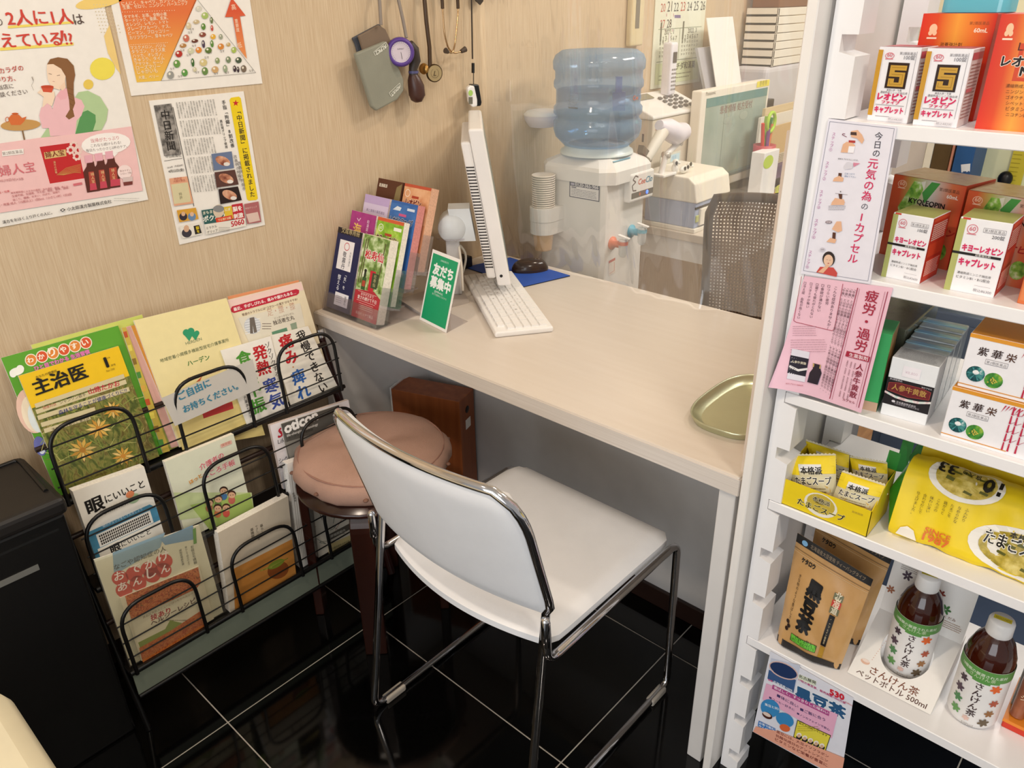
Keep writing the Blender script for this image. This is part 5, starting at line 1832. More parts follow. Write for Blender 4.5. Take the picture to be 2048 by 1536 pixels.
p.text('主治医', (72, 789), (176, 752), '17130c', bold=0.03).text('あなたの健康誌', (72, 757), (114, 743), '3a2f14')
p.text('1', (214, 734), (217, 733), '17130c', bold=0.05, asp=0.9).text('月号', (222, 733), (231, 730), '3a2f14').text('No.730', (213, 744), (229, 739), '6a5a24').text('令和４年', (206, 720), (220, 716), '3a2f14')
s.done()
s = Sheet(0, 0.004, (250, 655), (262, 651), 'pink leaflet stack edge beside the cream brochure in the top rack tier', 'leaflet', 'e3b3a8', 0.006, br=(372, 888), bl=(343, 896))
s.done()
s = Sheet(0, 0.008, (262, 652), (274, 649), 'orange leaflet stack edge beside the cream brochure in the top rack tier', 'leaflet', 'd79238', 0.004, br=(378, 880), bl=(362, 890))
s.done()
s = Sheet(0, 0.013, (268, 641), (453, 596), 'cream care home brochure with green heart emblem in the top rack tier', 'brochure', 'efe0a6', 0.006)
p = s.p
p.poly([(345, 840), (505, 790), (530, 870), (365, 900)], 'f0d98c')
he = Print(s.f, 'px', lift=0.0006)
for cx, cy, r_ in ((377, 669, 9.5), (390, 671, 7)):
    he.ell((cx - r_ * 0.5, cy - r_ * 0.4), r_ * 0.72, r_ * 0.72, '2f9a6c').ell((cx + r_ * 0.5, cy - r_ * 0.7), r_ * 0.72, r_ * 0.72, '2f9a6c')
    he.poly([(cx - r_ * 1.15, cy - r_ * 0.2), (cx + r_ * 1.2, cy - r_ * 0.6), (cx + r_ * 0.15, cy + r_ * 1.4)], '2f9a6c')
he.build(s.t, 'heart_emblem')
p.text('HERDEN', (372, 690), (404, 680), '7d8a6a', asp=0.9)
p.text('地域密着小規模多機能型居宅介護事業所', (321, 725), (458, 682), '5a6a4a', asp=1.0).text('ハーデン', (376, 732), (420, 718), '3f7d3c', bold=0.015)
p.text('みなさまのために', (376, 762), (440, 742), 'd0907a').poly([(404, 752), (392, 764), (400, 762)], 'c4573b')
p.poly([(404, 824), (464, 803), (467, 817), (407, 837)], 'c93a3a')
s.done()
s = Sheet(0, 0.000, (455, 593), (597, 560), 'orange backed sheet behind the pain brochure in the top rack tier', 'leaflet', 'd98f63', 0.003)
s.done()
s = Sheet(0, 0.006, (454, 600), (603, 563), 'pale brochure with red banner about numb hands in the top rack tier', 'brochure', 'e9dcbc', 0.005)
p = s.p
p.poly([(455, 601), (602, 564), (607, 580), (460, 620)], 'efcfc6')
p.poly([(461, 618), (464, 613), (592, 578), (598, 580), (598, 586), (594, 590), (468, 626), (463, 624)], 'c1233c')
p.text('最近、手がしびれる、痛みや腫れもある…', (468, 622), (592, 587), 'fbf3ee', bold=0.02)
p.text('腎虚のトラブルには“コタローの漢方”がおすすめ!', (485, 632), (595, 600), '6a3f34')
p.poly([(476, 636), (600, 606), (612, 660), (500, 690)], 'e3dcc9')
p.text('足・腰・膝', (536, 632), (591, 617), 'c9a18a', asp=1.3)
p.ell((505, 651), 17, 17, 'c9ccd0')
for i in range(6):
    p.line([(490, 643 + i * 5), (520, 637 + i * 5)], 1.3, 'eef0f2')
p.poly([(499, 636), (508, 634), (514, 664), (508, 666), (505, 650), (506, 667), (500, 667)], '6f665e')
p.text('独活寄生丸', (547, 650), (589, 638), '3a2a22', bold=0.012).text('どっかつきせいがん', (549, 639), (588, 628), '8a7a6a').lines(524, 645, 543, 660, 3, '7a6a5c', 1.3)
p.poly([(580, 648), (592, 644), (595, 660), (584, 663)], '8fa08a').poly([(543, 664), (573, 655), (575, 662), (545, 671)], '5f8f72')
s.done()
s = Sheet(0, 0.013, (540, 671), (616, 652), 'white leaflet with hand brushed words for pain and numbness in the top rack tier', 'leaflet', 'f1ebde', 0.004, bl=(584, 818), br=(676, 774))
p = s.p
p.vtext('我慢できない', (598, 661), (650, 784), '2a2422', bold=0.02)
p.vtext('痛み', (567, 668), (587, 728), 'c4202a', bold=0.03).vtext('痺れ', (592, 738), (611, 798), '2f63b0', bold=0.03)
p.ell((586, 734), 1.5, 1.5, 'c98a4a')
s.done()
s = Sheet(0, 0.017, (441, 701), (541, 672), 'white leaflet with hand brushed words for fever and chills in the top rack tier', 'leaflet', 'f3eee4', 0.003, bl=(494, 850), br=(580, 822))
p = s.p
p.vtext('発熱', (516, 690), (531, 750), 'c4202a', bold=0.03).vtext('寒気', (536, 756), (558, 815), '3c4f9c', bold=0.03)
p.vtext('食欲不振', (483, 701), (521, 826), '4f9a34', bold=0.03)
p.vtext('ゾクゾクする', (533, 684), (556, 754), '3a3432').vtext('の症状', (556, 752), (564, 778), '3a3432').vtext('漢方薬あります', (487, 784), (502, 836), '3a3432')
s.done()
# notice card on the front hoop
nt_ = thing('notice_card', 'translucent white notice card with blue Japanese words on the top rack hoop', 'notice', (-0.37, -0.165, 0.62), GRP)
nf = Face((0, -0.168, 0.545), (1, 0, 0), (0, 0.14, 0.99))
q = [nf.P(c) for c in ((350, 852), (519, 777), (505, 718), (323, 796))]
MB().prism(q, nf.N * 0.0008).build('card', mat('frosted_card', 'dcd7cf', 0.5, var=0.02, trans=0.25), nt_)
p = Print(nf, 'px', lift=0.0016)
p.text('ご自由に', (359, 800), (422, 770), '2f7f9c', bold=0.025).text('お持ちください。', (368, 825), (476, 777), '2f7f9c', bold=0.025)
p.build(nt_)

# middle tier
s = Sheet(1, 0.014, (145, 983), (288, 933), 'eye care booklet stack with large black title and blue panel in the middle rack tier', 'booklet', 'efe9dc', 0.020, edge='f1ece2')
p = s.box()
p.rect(0, 0, 1, 0.62, '4f8fae').poly([(0.0, 0.56), (0.92, 0.56), (1, 0.5), (1, 0.66), (0.0, 0.66)], 'efe9dc').rect(0.10, 0.36, 0.90, 0.50, 'f1ece2')
for i in range(26):
    for j in range(4):
        p.rect(0.13 + i * 0.0285, 0.375 + j * 0.028, 0.151 + i * 0.0285, 0.397 + j * 0.028, '3a332c')
        p.d -= p.step
p.d += p.step
p.rect(0.06, 0.16, 1.0, 0.355, 'efe9dc').text('眼', (0.22, 0.25), (0.36, 0.25), '1f1c1a', bold=0.03).text('にいいこと', (0.38, 0.265), (0.82, 0.265), '1f1c1a', bold=0.01)
p.text('アムスラーチャートで目のチェックを!', (0.10, 0.18), (0.92, 0.18), '4a443c')
p.rect(0.06, 0.05, 0.5, 0.15, '5a5148').ell((0.74, 0.12), 0.2, 0.09, '4a86b8')
p.text('眼', (0.10, 0.73), (0.33, 0.73), '17130f', bold=0.03).text('にいいこと', (0.36, 0.76), (0.93, 0.76), '17130f', bold=0.012, asp=1.25)
p.text('あなたは大丈夫?', (0.22, 0.66), (0.66, 0.66), '5a5248').text('最近気になる目のこと', (0.24, 0.695), (0.62, 0.695), '9a9284')
p.ell((0.73, 0.69), 0.09, 0.05, 'a9c29a').ell((0.70, 0.745), 0.06, 0.035, 'e0895c')
p.text('眼のチェックをしてみましょう', (0.22, 0.54), (0.80, 0.54), 'dfeaf0')
s.done()
s = Sheet(1, 0.008, (329, 924), (467, 868), 'pale green carers guide booklet with cartoon family in the middle rack tier', 'booklet', 'e4e5cc', 0.012, edge='f3ecdc')
p = s.p
p.poly([(347, 985), (503, 985), (508, 1020), (360, 1040)], 'cdd9a0').poly([(380, 1010), (500, 985), (508, 1020), (420, 1060)], 'a9c266')
p.text('介護者の', (401, 940), (448, 913), 'd9777a', bold=0.03, out='f7efe6').text('こころ手帳', (408, 957), (470, 928), 'd9777a', bold=0.03, out='f7efe6')
p.text('ほっと', (380, 968), (404, 953), 'dd9a34', bold=0.04, out='f7efdc')
p.poly([(440, 889), (462, 880), (464, 887), (442, 896)], 'e9b9a8').text('保存版', (443, 893), (461, 886), 'b5624a')
for cx, cy, sh, hair in ((447, 980, '4a78a8', '3a241a'), (463, 988, 'c86a5a', '4a2a20'), (436, 997, '6a8a4a', '6a4a34'), (418, 1004, 'a86a4a', '3f2a1f'), (435, 1015, 'cf7a4a', '3a2018'), (452, 1014, 'd0584a', '4a2a1c')):
    p.ell((cx, cy + 12), 7, 8, sh).ell((cx, cy), 8.5, 7.5, hair).ell((cx, cy + 2), 7.2, 6, 'e6b892').ell((cx - 2.5, cy + 2), 0.9, 0.9, '3a2a22').ell((cx + 2.5, cy + 1.5), 0.9, 0.9, '3a2a22')
s.done()
s = Sheet(1, 0.002, (540, 851), (697, 800), 'white hearing aid leaflet with red mark behind the grey one in the middle rack tier', 'leaflet', 'ece7ea', 0.010, edge='e6d3c9')
p = s.p
p.text('S', (556, 876), (565, 872), 'c1283a', bold=0.03, slant=0.3).text('Life sounds brilliant', (556, 888), (640, 860), '4a4648').text('シグニア', (558, 927), (600, 912), '3a3638').rect(559, 931, 572, 936, '3a3638')
s.done()
s = Sheet(1, 0.010, (562, 848), (678, 810), 'grey hearing aid leaflet with white lower case title in the middle rack tier', 'leaflet', '6f6e6b', 0.003)
p = s.p
p.poly([(563, 849), (677, 811), (690, 850), (576, 892)], '55544f').poly([(570, 885), (690, 848), (710, 930), (590, 950)], '8c8b84')
p.text('oticon', (571, 867), (636, 838), 'f4f2ee', bold=0.05).text('life-changing technology', (574, 874), (636, 850), 'd5d3cd', bold=0.02).text('オーティコン補聴器', (577, 879), (626, 860), '2a2826')
p.text('MORE', (597, 899), (612, 894), '3a3834').ring((600, 909), 4, 4, 1, '3a3834')
p.poly([(670, 815), (678, 812), (684, 850), (676, 852)], '17161a')
s.done()

# bottom tier
s = Sheet(2, 0.004, (188, 1120), (398, 1050), 'outing guide leaflet with red cloud lettering in the bottom rack tier', 'leaflet', 'ddd8bc', 0.004)
p = s.p
p.poly([(225, 1105), (330, 1065), (320, 1095), (262, 1130), (228, 1150)], '8fa9b4').poly([(320, 1078), (385, 1050), (392, 1078), (330, 1090)], '7f9fb6')
for cx, cy in ((240, 1156), (268, 1148), (298, 1138), (328, 1122), (248, 1180), (276, 1166), (304, 1150), (326, 1140)):
    p.ell((cx, cy), 17, 15, 'c8513f')
    p.d -= p.step
p.d += p.step
for ch_, c in zip('おでかけ', ((229, 1162), (261, 1147), (290, 1138), (317, 1123))):
    p.text(ch_, c, (c[0] + 20, c[1] - 6), 'f7ece2', bold=0.015)
for ch_, c in zip('あんしん', ((236, 1183), (266, 1172), (294, 1157), (322, 1147))):
    p.text(ch_, c, (c[0] + 18, c[1] - 6), 'f7ece2', bold=0.015)
p.text('なごや認知症の人', (228, 1140), (332, 1100), '4a4a3c').vtext('お役立ち情報', (383, 1090), (391, 1128), '4a4a3c').vtext('安心して出かけよう', (371, 1092), (378, 1130), '4a4a3c').vtext('認知症相談支援', (360, 1098), (366, 1130), '4a4a3c')
p.poly([(385, 1058), (391, 1055), (393, 1086), (387, 1088)], '6a9a4a')
s.done()
s = Sheet(2, 0.008, (240, 1196), (398, 1132), 'food photograph recipe leaflet with red title in the bottom rack tier', 'leaflet', 'e3dabd', 0.003)
p = s.p
FOOD = ramp_mat('food_photo', [(0.25, '4a3a1c'), (0.38, 'b5562a'), (0.5, 'd98a4a'), (0.6, 'b23a24'), (0.72, '6a7a34'), (0.8, 'e8cf9a')], 130, 0.35, 3, (1, 1, 1), 1.2)
FOOD2 = ramp_mat('pasta_photo', [(0.25, '8a3a18'), (0.42, 'c8602c'), (0.55, 'df8a44'), (0.7, 'a8442a'), (0.8, 'e9b878')], 150, 0.35, 3, (1, 1, 1), 1.6)
p.poly([(250, 1192), (396, 1134), (402, 1165), (392, 1178), (262, 1238)], FOOD)
p.poly([(264, 1243), (392, 1184), (412, 1245), (280, 1310)], 'ece4c8')
p.text('高血圧予防メニューにぴったりヘルシー', (286, 1237), (386, 1188), '8a6a4a').text('技あり', (302, 1241), (341, 1224), 'b5232a', bold=0.03).text('ヘルシーレシピ', (303, 1252), (392, 1203), '5a2a22', bold=0.02)
p.lines(318, 1245, 372, 1236, 1, '7a6a4a', 1.3)
p.poly([(276, 1285), (330, 1258), (340, 1240), (372, 1248), (330, 1275), (280, 1296)], '8fa04a')
p.poly([(278, 1296), (340, 1262), (400, 1222), (416, 1262), (286, 1326)], FOOD2)
s.done()
bgt = thing('plastic_bag', 'clear plastic sleeve around the outing leaflet in the bottom rack tier', 'sleeve', (-0.6, -0.22, 0.17), GRP)
bf_ = Face(Vector((0, TIERS[2][0] + 0.022, TIERS[2][1])), (1, 0, 0), (0, 0.075, 1))
bf_.O += bf_.N * 0.0125


def sleeve(u, v):
    a, b = bf_.px((186, 1124)), bf_.px((404, 1046))
    x = a[0] + (b[0] - a[0]) * u
    y = 0.004 + (a[1] + (b[1] - a[1]) * u - 0.004) * v
    return bf_.pt(x, y, 0.0025 * math.sin(u * 7 + v * 4) * math.sin(v * 5))


MB().grid(sleeve, 16, 16).build('sleeve_sheet', clear_mat('sleeve_clear', 'f3f0e8', 0.05, 0.08, 0.05, 'fff4e0', edge=0.3), bgt)
s = Sheet(2, 0.014, (436, 1066), (576, 992), 'beige booklet with bowl photograph standing before a pile in the bottom rack tier', 'booklet', 'cdbfa9', 0.024, edge='f3ece0', br=(592, 1148), bl=(462, 1232))
p = s.p
ORG = ramp_mat('orange_photo', [(0.3, 'b4702a'), (0.7, 'd0924a')], 9, 0.4)
p.poly([(466, 1138), (584, 1078), (592, 1147), (470, 1226)], ORG)
p.ell((556, 1140), 22, 17, '8a4a20', rot=-0.4).ell((552, 1128), 18, 7, '7a8a2c', rot=-0.5)
for i in range(9):
    p.line([(520 + i * 3, 1142 - i), (560 + i * 2, 1124 - i)], 1.4, ('8a9a34', 'a9a84a', '6a7a28')[i % 3])
p.vtext('暮らしの', (522, 1048), (527, 1072), '4a4236').vtext('やさしい食卓', (512, 1050), (518, 1080), '6a6256').vtext('薬膳献立', (503, 1056), (507, 1082), '4a4236')
s.done()
s = Sheet(2, 0.004, (574, 928), (606, 917), 'tall white pile of map booklets at the right of the bottom rack tier', 'booklet', 'f0ece4', 0.022, edge='f4f0ea', br=(618, 1132), bl=(602, 1140))
p = s.p
for i in range(5):
    p.line([(582 + i * 5, 945 + i * 2), (602 + i * 3, 1120)], 1.0, 'b9b0a4')
p.vtext('保健福祉', (586, 985), (591, 1003), '4a443c')
s.done()
s = Sheet(2, 0.008, (607, 1000), (720, 948), 'grey printed city map leaflet behind the stool in the bottom rack tier', 'leaflet', 'dcd3c2', 0.004)
p = s.p
rg = random.Random(9)
for i in range(26):
    x, y = 625 + rg.random() * 75, 990 + rg.random() * 100
    p.line([(x, y), (x + rg.uniform(-14, 14), y + rg.uniform(-12, 12)), (x + rg.uniform(-18, 18), y + rg.uniform(-16, 16))], 0.9, ('8a8276', 'b9806a', '6f7a6a')[i % 3])
p.poly([(655, 1070), (720, 1035), (722, 1046), (657, 1082)], '5a5248').text('一定の納付をする', (660, 1110), (700, 1092), '4a443a', bold=0.01).text('医療機関案内', (655, 1078), (690, 1062), 'e6dfd0')
p.poly([(655, 1090), (700, 1070), (702, 1110), (660, 1128)], 'd9c58a').text('名古屋市国保 お知らせ', (660, 1100), (698, 1083), '4a443a').text('いきいき健診', (664, 1118), (698, 1102), '4a443a', bold=0.015)
s.done()
# ================================================================== posters on the wall
wf = Face((0, -0.0022, 0), (1, 0, 0), (0, 0, 1))


def c1(x, y):
    return (x / 3.2, y / 3.2)


def poster(name, label, x0, x1, z0, z1, col='f3eee6'):
    t = thing(name, label, 'poster', ((x0 + x1) / 2, -0.001, z0))
    MB().box(x0, x1, -0.0020, -0.0002, z0, z1).build('sheet', ink(col), t)
    return t, Print(wf, 'px', lift=0.0004)


t, p = poster('poster', 'large pale poster with a long haired woman drinking from a cup, hung on the wall', -0.776, -0.356, 1.052, 1.646)
p.ell(c1(640, 10), 160 / 3.2, 40 / 3.2, 'f2d27a', rot=-0.2)
rg = random.Random(2)
for i in range(12):
    for j in range(9):
        x, y = 600 + i * 20 + j * 6, 30 + j * 22
        if x < 690 + j * 12:
            p.ell(c1(x, y), 1.2, 1.2, 'd9c9a4', n=6)
            p.d -= p.step
p.d += p.step
p.poly([c1(*q) for q in ((700, 160), (665, 230), (690, 340), (745, 440), (772, 475), (735, 300))], 'f0d084')
p.ell(c1(655, 440), 80 / 3.2, 72 / 3.2, 'f0e05a').ell(c1(565, 540), 32 / 3.2, 32 / 3.2, 'eacb5c')
p.poly([c1(*q) for q in ((50, 165), (470, 135), (470, 150), (50, 182))], 'f2dc6a').poly([c1(*q) for q in ((0, 305), (470, 272), (470, 290), (0, 325))], 'f2dc6a')
p.text('の', c1(-30, 165), c1(22, 162), '5a4a44').text('2人に1人', c1(52, 158), c1(470, 146), 'd2473a', bold=0.02).text('は', c1(478, 155), c1(540, 150), '5a4a44', bold=0.01)
p.text('えている!?', c1(18, 300), c1(470, 282), 'd2473a', bold=0.02).poly([c1(385, 195), c1(405, 195), c1(402, 262), c1(390, 262)], 'd2473a')
p.text('カラダの', c1(0, 470), c1(152, 448), 'c0473a', bold=0.008).text('作り方、', c1(-30, 525), c1(100, 515), 'c0473a', bold=0.008).text('当店に', c1(-10, 573), c1(88, 562), '5a4a44').text('相談ください', c1(-35, 625), c1(178, 597), '5a4a44')
# armchair, woman, table
p.poly([c1(*q) for q in ((400, 880), (470, 640), (500, 590), (560, 580), (640, 620), (690, 700), (680, 770), (650, 830), (640, 852), (260, 882), (300, 820))], 'b5cf9c')
p.poly([c1(*q) for q in ((480, 858), (520, 720), (560, 705), (610, 735), (612, 780), (590, 848))], '5d9a5c')
p.poly([c1(*q) for q in ((355, 620), (400, 560), (440, 575), (470, 620), (520, 640), (540, 680), (520, 740), (490, 770), (480, 860), (320, 872), (312, 820), (270, 820), (250, 740), (262, 690), (310, 650), (335, 700))], 'f0bfc4')
p.poly([c1(*q) for q in ((400, 560), (440, 570), (442, 600), (420, 632), (385, 640), (362, 610))], 'eeb3ba')
p.poly([c1(*q) for q in ((300, 410), (330, 400), (400, 430), (420, 480), (412, 540), (380, 575), (330, 560), (305, 510), (298, 450))], 'f6dcc2')
p.poly([c1(*q) for q in ((375, 560), (415, 520), (420, 560), (400, 580))], 'f3d3b6')
p.poly([c1(*q) for q in ((300, 412), (320, 378), (370, 366), (430, 376), (470, 420), (480, 480), (470, 530), (470, 600), (480, 660), (465, 700), (476, 745), (440, 765), (418, 745), (445, 700), (440, 640), (425, 560), (420, 490), (390, 440), (340, 410))], '8a5f3a')
for i in range(5):
    p.line([c1(428 + i * 6, 560 + i * 34), c1(468, 575 + i * 34)], 0.9, '6f4a2c')
p.line([c1(310, 470), c1(330, 476)], 0.9, '6a4a3a').line([c1(362, 484), c1(382, 480)], 0.9, '6a4a3a').line([c1(335, 520), c1(350, 522)], 0.8, 'c98a7a')
p.poly([c1(*q) for q in ((238, 592), (262, 570), (345, 585), (350, 620), (330, 680), (300, 660), (270, 690), (278, 620))], 'f6dcc2')
p.poly([c1(*q) for q in ((260, 552), (342, 558), (330, 592), (275, 588))], 'd2563a').ell(c1(301, 555), 41 / 3.2, 10 / 3.2, 'c4492c')
for k in range(3):
    p.line([c1(200 + 4 * k, 490), c1(212, 520), c1(200, 548), c1(214, 578)], 0.5, '8a7a70')
p.ell(c1(130, 800), 128 / 3.2, 36 / 3.2, 'c99a5a', rot=-0.05).line([c1(142, 835), c1(155, 895)], 3, '8a6a4a')
p.poly([c1(*q) for q in ((50, 760), (70, 735), (120, 735), (140, 755), (168, 745), (155, 775), (130, 800), (70, 800))], 'd8713a').ell(c1(95, 728), 22 / 3.2, 7 / 3.2, 'c9602c').ring(c1(45, 765), 12 / 3.2, 16 / 3.2, 1.2, 'c9602c')
p.poly([c1(*q) for q in ((-5, 918), (250, 882), (490, 856), (840, 808), (912, 1220), (-5, 1362))], 'f3c6c4')
p.poly([c1(*q) for q in ((252, 940), (490, 908), (540, 1140), (318, 1175))], 'c4282c').poly([c1(*q) for q in ((280, 975), (418, 955), (424, 998), (286, 1018))], 'd9b978').text('婦人宝', c1(292, 1008), c1(412, 990), '7a2a1c', bold=0.02)
for cx, cy in ((450, 960), (490, 1000), (470, 930), (500, 960)):
    for k in range(7):
        p.ell(c1(cx + 20 * math.cos(k * 0.9), cy + 20 * math.sin(k * 0.9)), 3, 3, 'f0d0c6', n=8)
for i in range(8):
    p.line([c1(360 + i * 6, 1120), c1(420 + i * 8, 1075 + i * 4), c1(515, 1050 + i * 8)], 0.6, 'd9a25a')
p.vtext('漢方の滋養', c1(345, 1030), c1(358, 1110), 'e6c08a')
p.poly([c1(*q) for q in ((10, 965), (148, 950), (150, 985), (12, 1000))], 'f6efe8').text('第2類医薬品', c1(15, 992), c1(143, 976), '6a5a54')
p.text('婦人宝', c1(0, 1125), c1(228, 1092), 'd7727a', bold=0.006)
p.ell(c1(675, 920), 158 / 3.2, 70 / 3.2, 'fbf5f0', rot=-0.1).poly([c1(715, 985), c1(755, 975), c1(730, 1002)], 'fbf5f0')
p.text('当帰がたっぷり', c1(580, 912), c1(760, 890), 'c95a62').text('これなら続けられる!', c1(580, 942), c1(772, 918), '5a4a46').text('毎日たった小さじ2杯のケア。', c1(550, 972), c1(812, 942), '5a4a46')
for cx, ty in ((575, 1010), (640, 998), (706, 985)):
    p.poly([c1(*q) for q in ((cx - 45, ty + 90), (cx - 24, ty + 55), (cx - 20, ty + 25), (cx + 22, ty + 22), (cx + 28, ty + 50), (cx + 52, ty + 80), (cx + 62, ty + 210), (cx - 20, ty + 222))], '5a2a22')
    p.poly([c1(*q) for q in ((cx - 38, ty - 15), (cx + 12, ty - 22), (cx + 16, ty + 28), (cx - 30, ty + 34))], 'eab0bc')
    p.poly([c1(*q) for q in ((cx - 12, ty + 90), (cx + 36, ty + 84), (cx + 45, ty + 180), (cx - 2, ty + 188))], 'b3473a').vtext('婦人宝', c1(cx + 12, ty + 92), c1(cx + 20, ty + 162), 'e9c890')
    p.poly([c1(*q) for q in ((cx - 2, ty + 165), (cx + 58, ty + 158), (cx + 60, ty + 200), (cx - 2, ty + 208))], 'c9485a')
p.ell(c1(795, 1100), 46 / 3.2, 46 / 3.2, 'f8e2de').text('飲みやすい', c1(765, 1100), c1(835, 1092), '8a5a54').text('シロップ剤', c1(768, 1118), c1(838, 1110), '8a5a54').poly([c1(*q) for q in ((780, 1135), (846, 1128), (845, 1180), (790, 1188))], 'd9c4c0').poly([c1(*q) for q in ((785, 1165), (845, 1158), (845, 1180), (790, 1188))], '7a3a34')
p.poly([c1(465, 1175), c1(520, 1165), c1(524, 1180), c1(468, 1190)], 'd7727a')
p.text('60mL(10日分)×3本', c1(-30, 1165), c1(150, 1150), 'b5767a').text('効能・効果', c1(-30, 1242), c1(60, 1228), 'c93a44').text('更年期障害による次の諸症：血の道症、腰痛、肩こり、', c1(68, 1240), c1(440, 1196), 'b5666a')
p.text('生理不順、生理痛、冷え症、貧血、動悸、頭痛、', c1(75, 1262), c1(440, 1205), 'b5666a').text('肩こり、腰痛、めまい、のぼせ、耳鳴り', c1(80, 1285), c1(380, 1232), 'b5666a').text('用法・用量 成人（15歳以上）1回5mL（小さじ1杯）1日2回', c1(-40, 1325), c1(455, 1248), 'b5666a')
p.text('小太郎漢方製薬株式会社', c1(428, 1348), c1(712, 1296), '3a3434', bold=0.006).poly([c1(380, 1343), c1(398, 1332), c1(416, 1340), c1(398, 1354)], '3a3434').poly([c1(388, 1343), c1(398, 1337), c1(408, 1341), c1(398, 1349)], 'f3eee6')
p.text('漢方をおほく上り戸くの人に。', c1(15, 1430), c1(332, 1368), '2a2424', bold=0.008).lines(725 / 3.2, 1290 / 3.2, 890 / 3.2, 1262 / 3.2, 2, '8a8480', 0.5)
p.build(t)

t, p = poster('poster', 'food pyramid poster with orange list and vegetable triangle, hung high on the wall', -0.343, -0.050, 1.2545, 1.462)
GO = grad_mat('orange_fade', 2, 1.262 - 1.2545, 1.40 - 1.2545, [(0.0, 'eecb4e'), (0.5, 'ecA04a'.lower()), (1.0, 'e2733a')], 0.5)
p.poly([c1(*q) for q in ((750, -40), (1275, -40), (1030, 517), (875, 527))], GO)
for i, tx in enumerate(('にんにく、キャベツ、カンゾウ、大豆、', '生姜、セロリ、ニンジン、パースニップ', 'タマネギ、お茶、全粉小麦', 'ターメリック、亜麻、玄米、', 'オレンジ、レモン、トマト', 'グレープフルーツ、ナス、', 'ピーマン、ブロッコリー', 'カリフラワー、芽キャベツ', 'マスクメロン、バジル', 'タラゴン、カラス麦', 'ハッカ、オレガノ、', 'きゅうり、タイム', 'アサツキ、セージ', 'ローズマリー', 'じゃがいも', '大麦、ベリー')):
    y = (35, 58, 118, 142, 168, 196, 224, 252, 316, 342, 368, 394, 420, 446, 472, 506)[i]
    x = 780 + i * 7.0
    w_ = (410, 415, 275, 275, 270, 275, 260, 275, 225, 215, 195, 195, 180, 155, 130, 130)[i]
    p.text(tx, c1(x, y), c1(x + w_, y - w_ * 0.07), 'f7e9cc', bold=0.008)
for a, b in (((782, 78), (1130, 66)), ((830, 288), (1080, 272))):
    for k in range(22):
        x, y = a[0] + (b[0] - a[0]) * k / 22, a[1] + (b[1] - a[1]) * k / 22
        p.ell(c1(x, y), 0.8, 0.8, 'f7e9cc', n=6)
        p.d -= p.step
p.d += p.step
for k in range(2):
    p.line([c1(1255, -10), c1(1635, 465), c1(1030, 517), c1(1255, -10)], 0.5, '8a8a86')
    p.d -= p.step
VEG = ((1270, 55, 18, 18, 'd8d4c4'), (1310, 100, 22, 22, 'a9c06a'), (1352, 130, 9, 22, '6a7a4a'), (1255, 140, 20, 14, 'c9b48a'), (1300, 170, 14, 22, '5f8a3a'), (1355, 180, 8, 20, 'c4473a'), (1205, 165, 16, 22, 'd9c9a4'), (1190, 245, 20, 24, 'c8705a'),
       (1295, 222, 22, 16, '8a4a3a'), (1362, 235, 17, 17, 'e6b03a'), (1412, 235, 12, 18, '9aa08a'), (1245, 262, 22, 12, '6a3a2c'), (1300, 282, 10, 26, '4a3a52'), (1355, 280, 10, 24, '5a8a3a'), (1412, 298, 20, 20, 'd98a3a'), (1460, 285, 13, 13, 'c9a86a'),
       (1170, 292, 22, 14, 'b5824a'), (1220, 325, 20, 20, 'cfd0b0'), (1270, 320, 20, 20, 'e08a34'), (1332, 322, 22, 20, '5f7a3a'), (1495, 320, 16, 20, 'a9bf5a'), (1143, 345, 23, 22, 'b5342a'), (1130, 408, 22, 26, '6a9a4a'), (1232, 400, 10, 28, '3f6a34'),
       (1300, 400, 24, 24, 'd5c48a'), (1390, 388, 14, 20, '8a9a6a'), (1460, 382, 16, 22, '7a8a6a'), (1525, 385, 20, 20, '4a5a44'), (1090, 480, 22, 26, '9a9a94'), (1180, 465, 20, 24, '5f9a4a'), (1245, 445, 12, 16, 'cfc9a8'), (1310, 455, 20, 26, '6a8a4a'),
       (1375, 445, 22, 22, 'd0a872'), (1440, 440, 14, 26, '9aa88a'), (1500, 440, 10, 22, '3a2a34'), (1522, 445, 8, 20, '3a2a34'), (1558, 440, 18, 24, '7a6a5a'))
for x, y, rx, ry, cl_ in VEG:
    p.ell(c1(x, y), rx / 3.2, ry / 3.2, cl_, rot=-0.1, n=10)
    p.ell(c1(x - rx * 0.3, y - ry * 0.3), rx / 9, ry / 9, 'f1ead6', n=6)
    p.d -= p.step * 2
p.d += p.step * 2
for x, y in ((1225, 195), (1215, 215), (1240, 300), (1165, 330), (1340, 345), (1420, 335), (1205, 360), (1320, 375), (1100, 447), (1260, 470), (1150, 495), (1380, 478), (1450, 472), (1605, 460)):
    p.text('なす', c1(x - 12, y), c1(x + 16, y - 2), '5a5248')
    p.d -= p.step
p.d += p.step
AR = grad_mat('arrow_fade', 2, 1.29 - 1.2545, 1.40 - 1.2545, [(0.0, 'eda05a'), (1.0, 'd9532e')], 0.5)
p.poly([c1(*q) for q in ((1480, -15), (1570, 100), (1533, 104), (1578, 378), (1520, 300), (1488, 108), (1438, 110))], AR)
p.text('高', c1(1482, 62), c1(1510, 58), 'f7e3c8').vtext('重要度', c1(1508, 120), c1(1522, 205), 'f7e3c8').text('低', c1(1520, 305), c1(1548, 300), 'f7e3c8')
p.build(t)

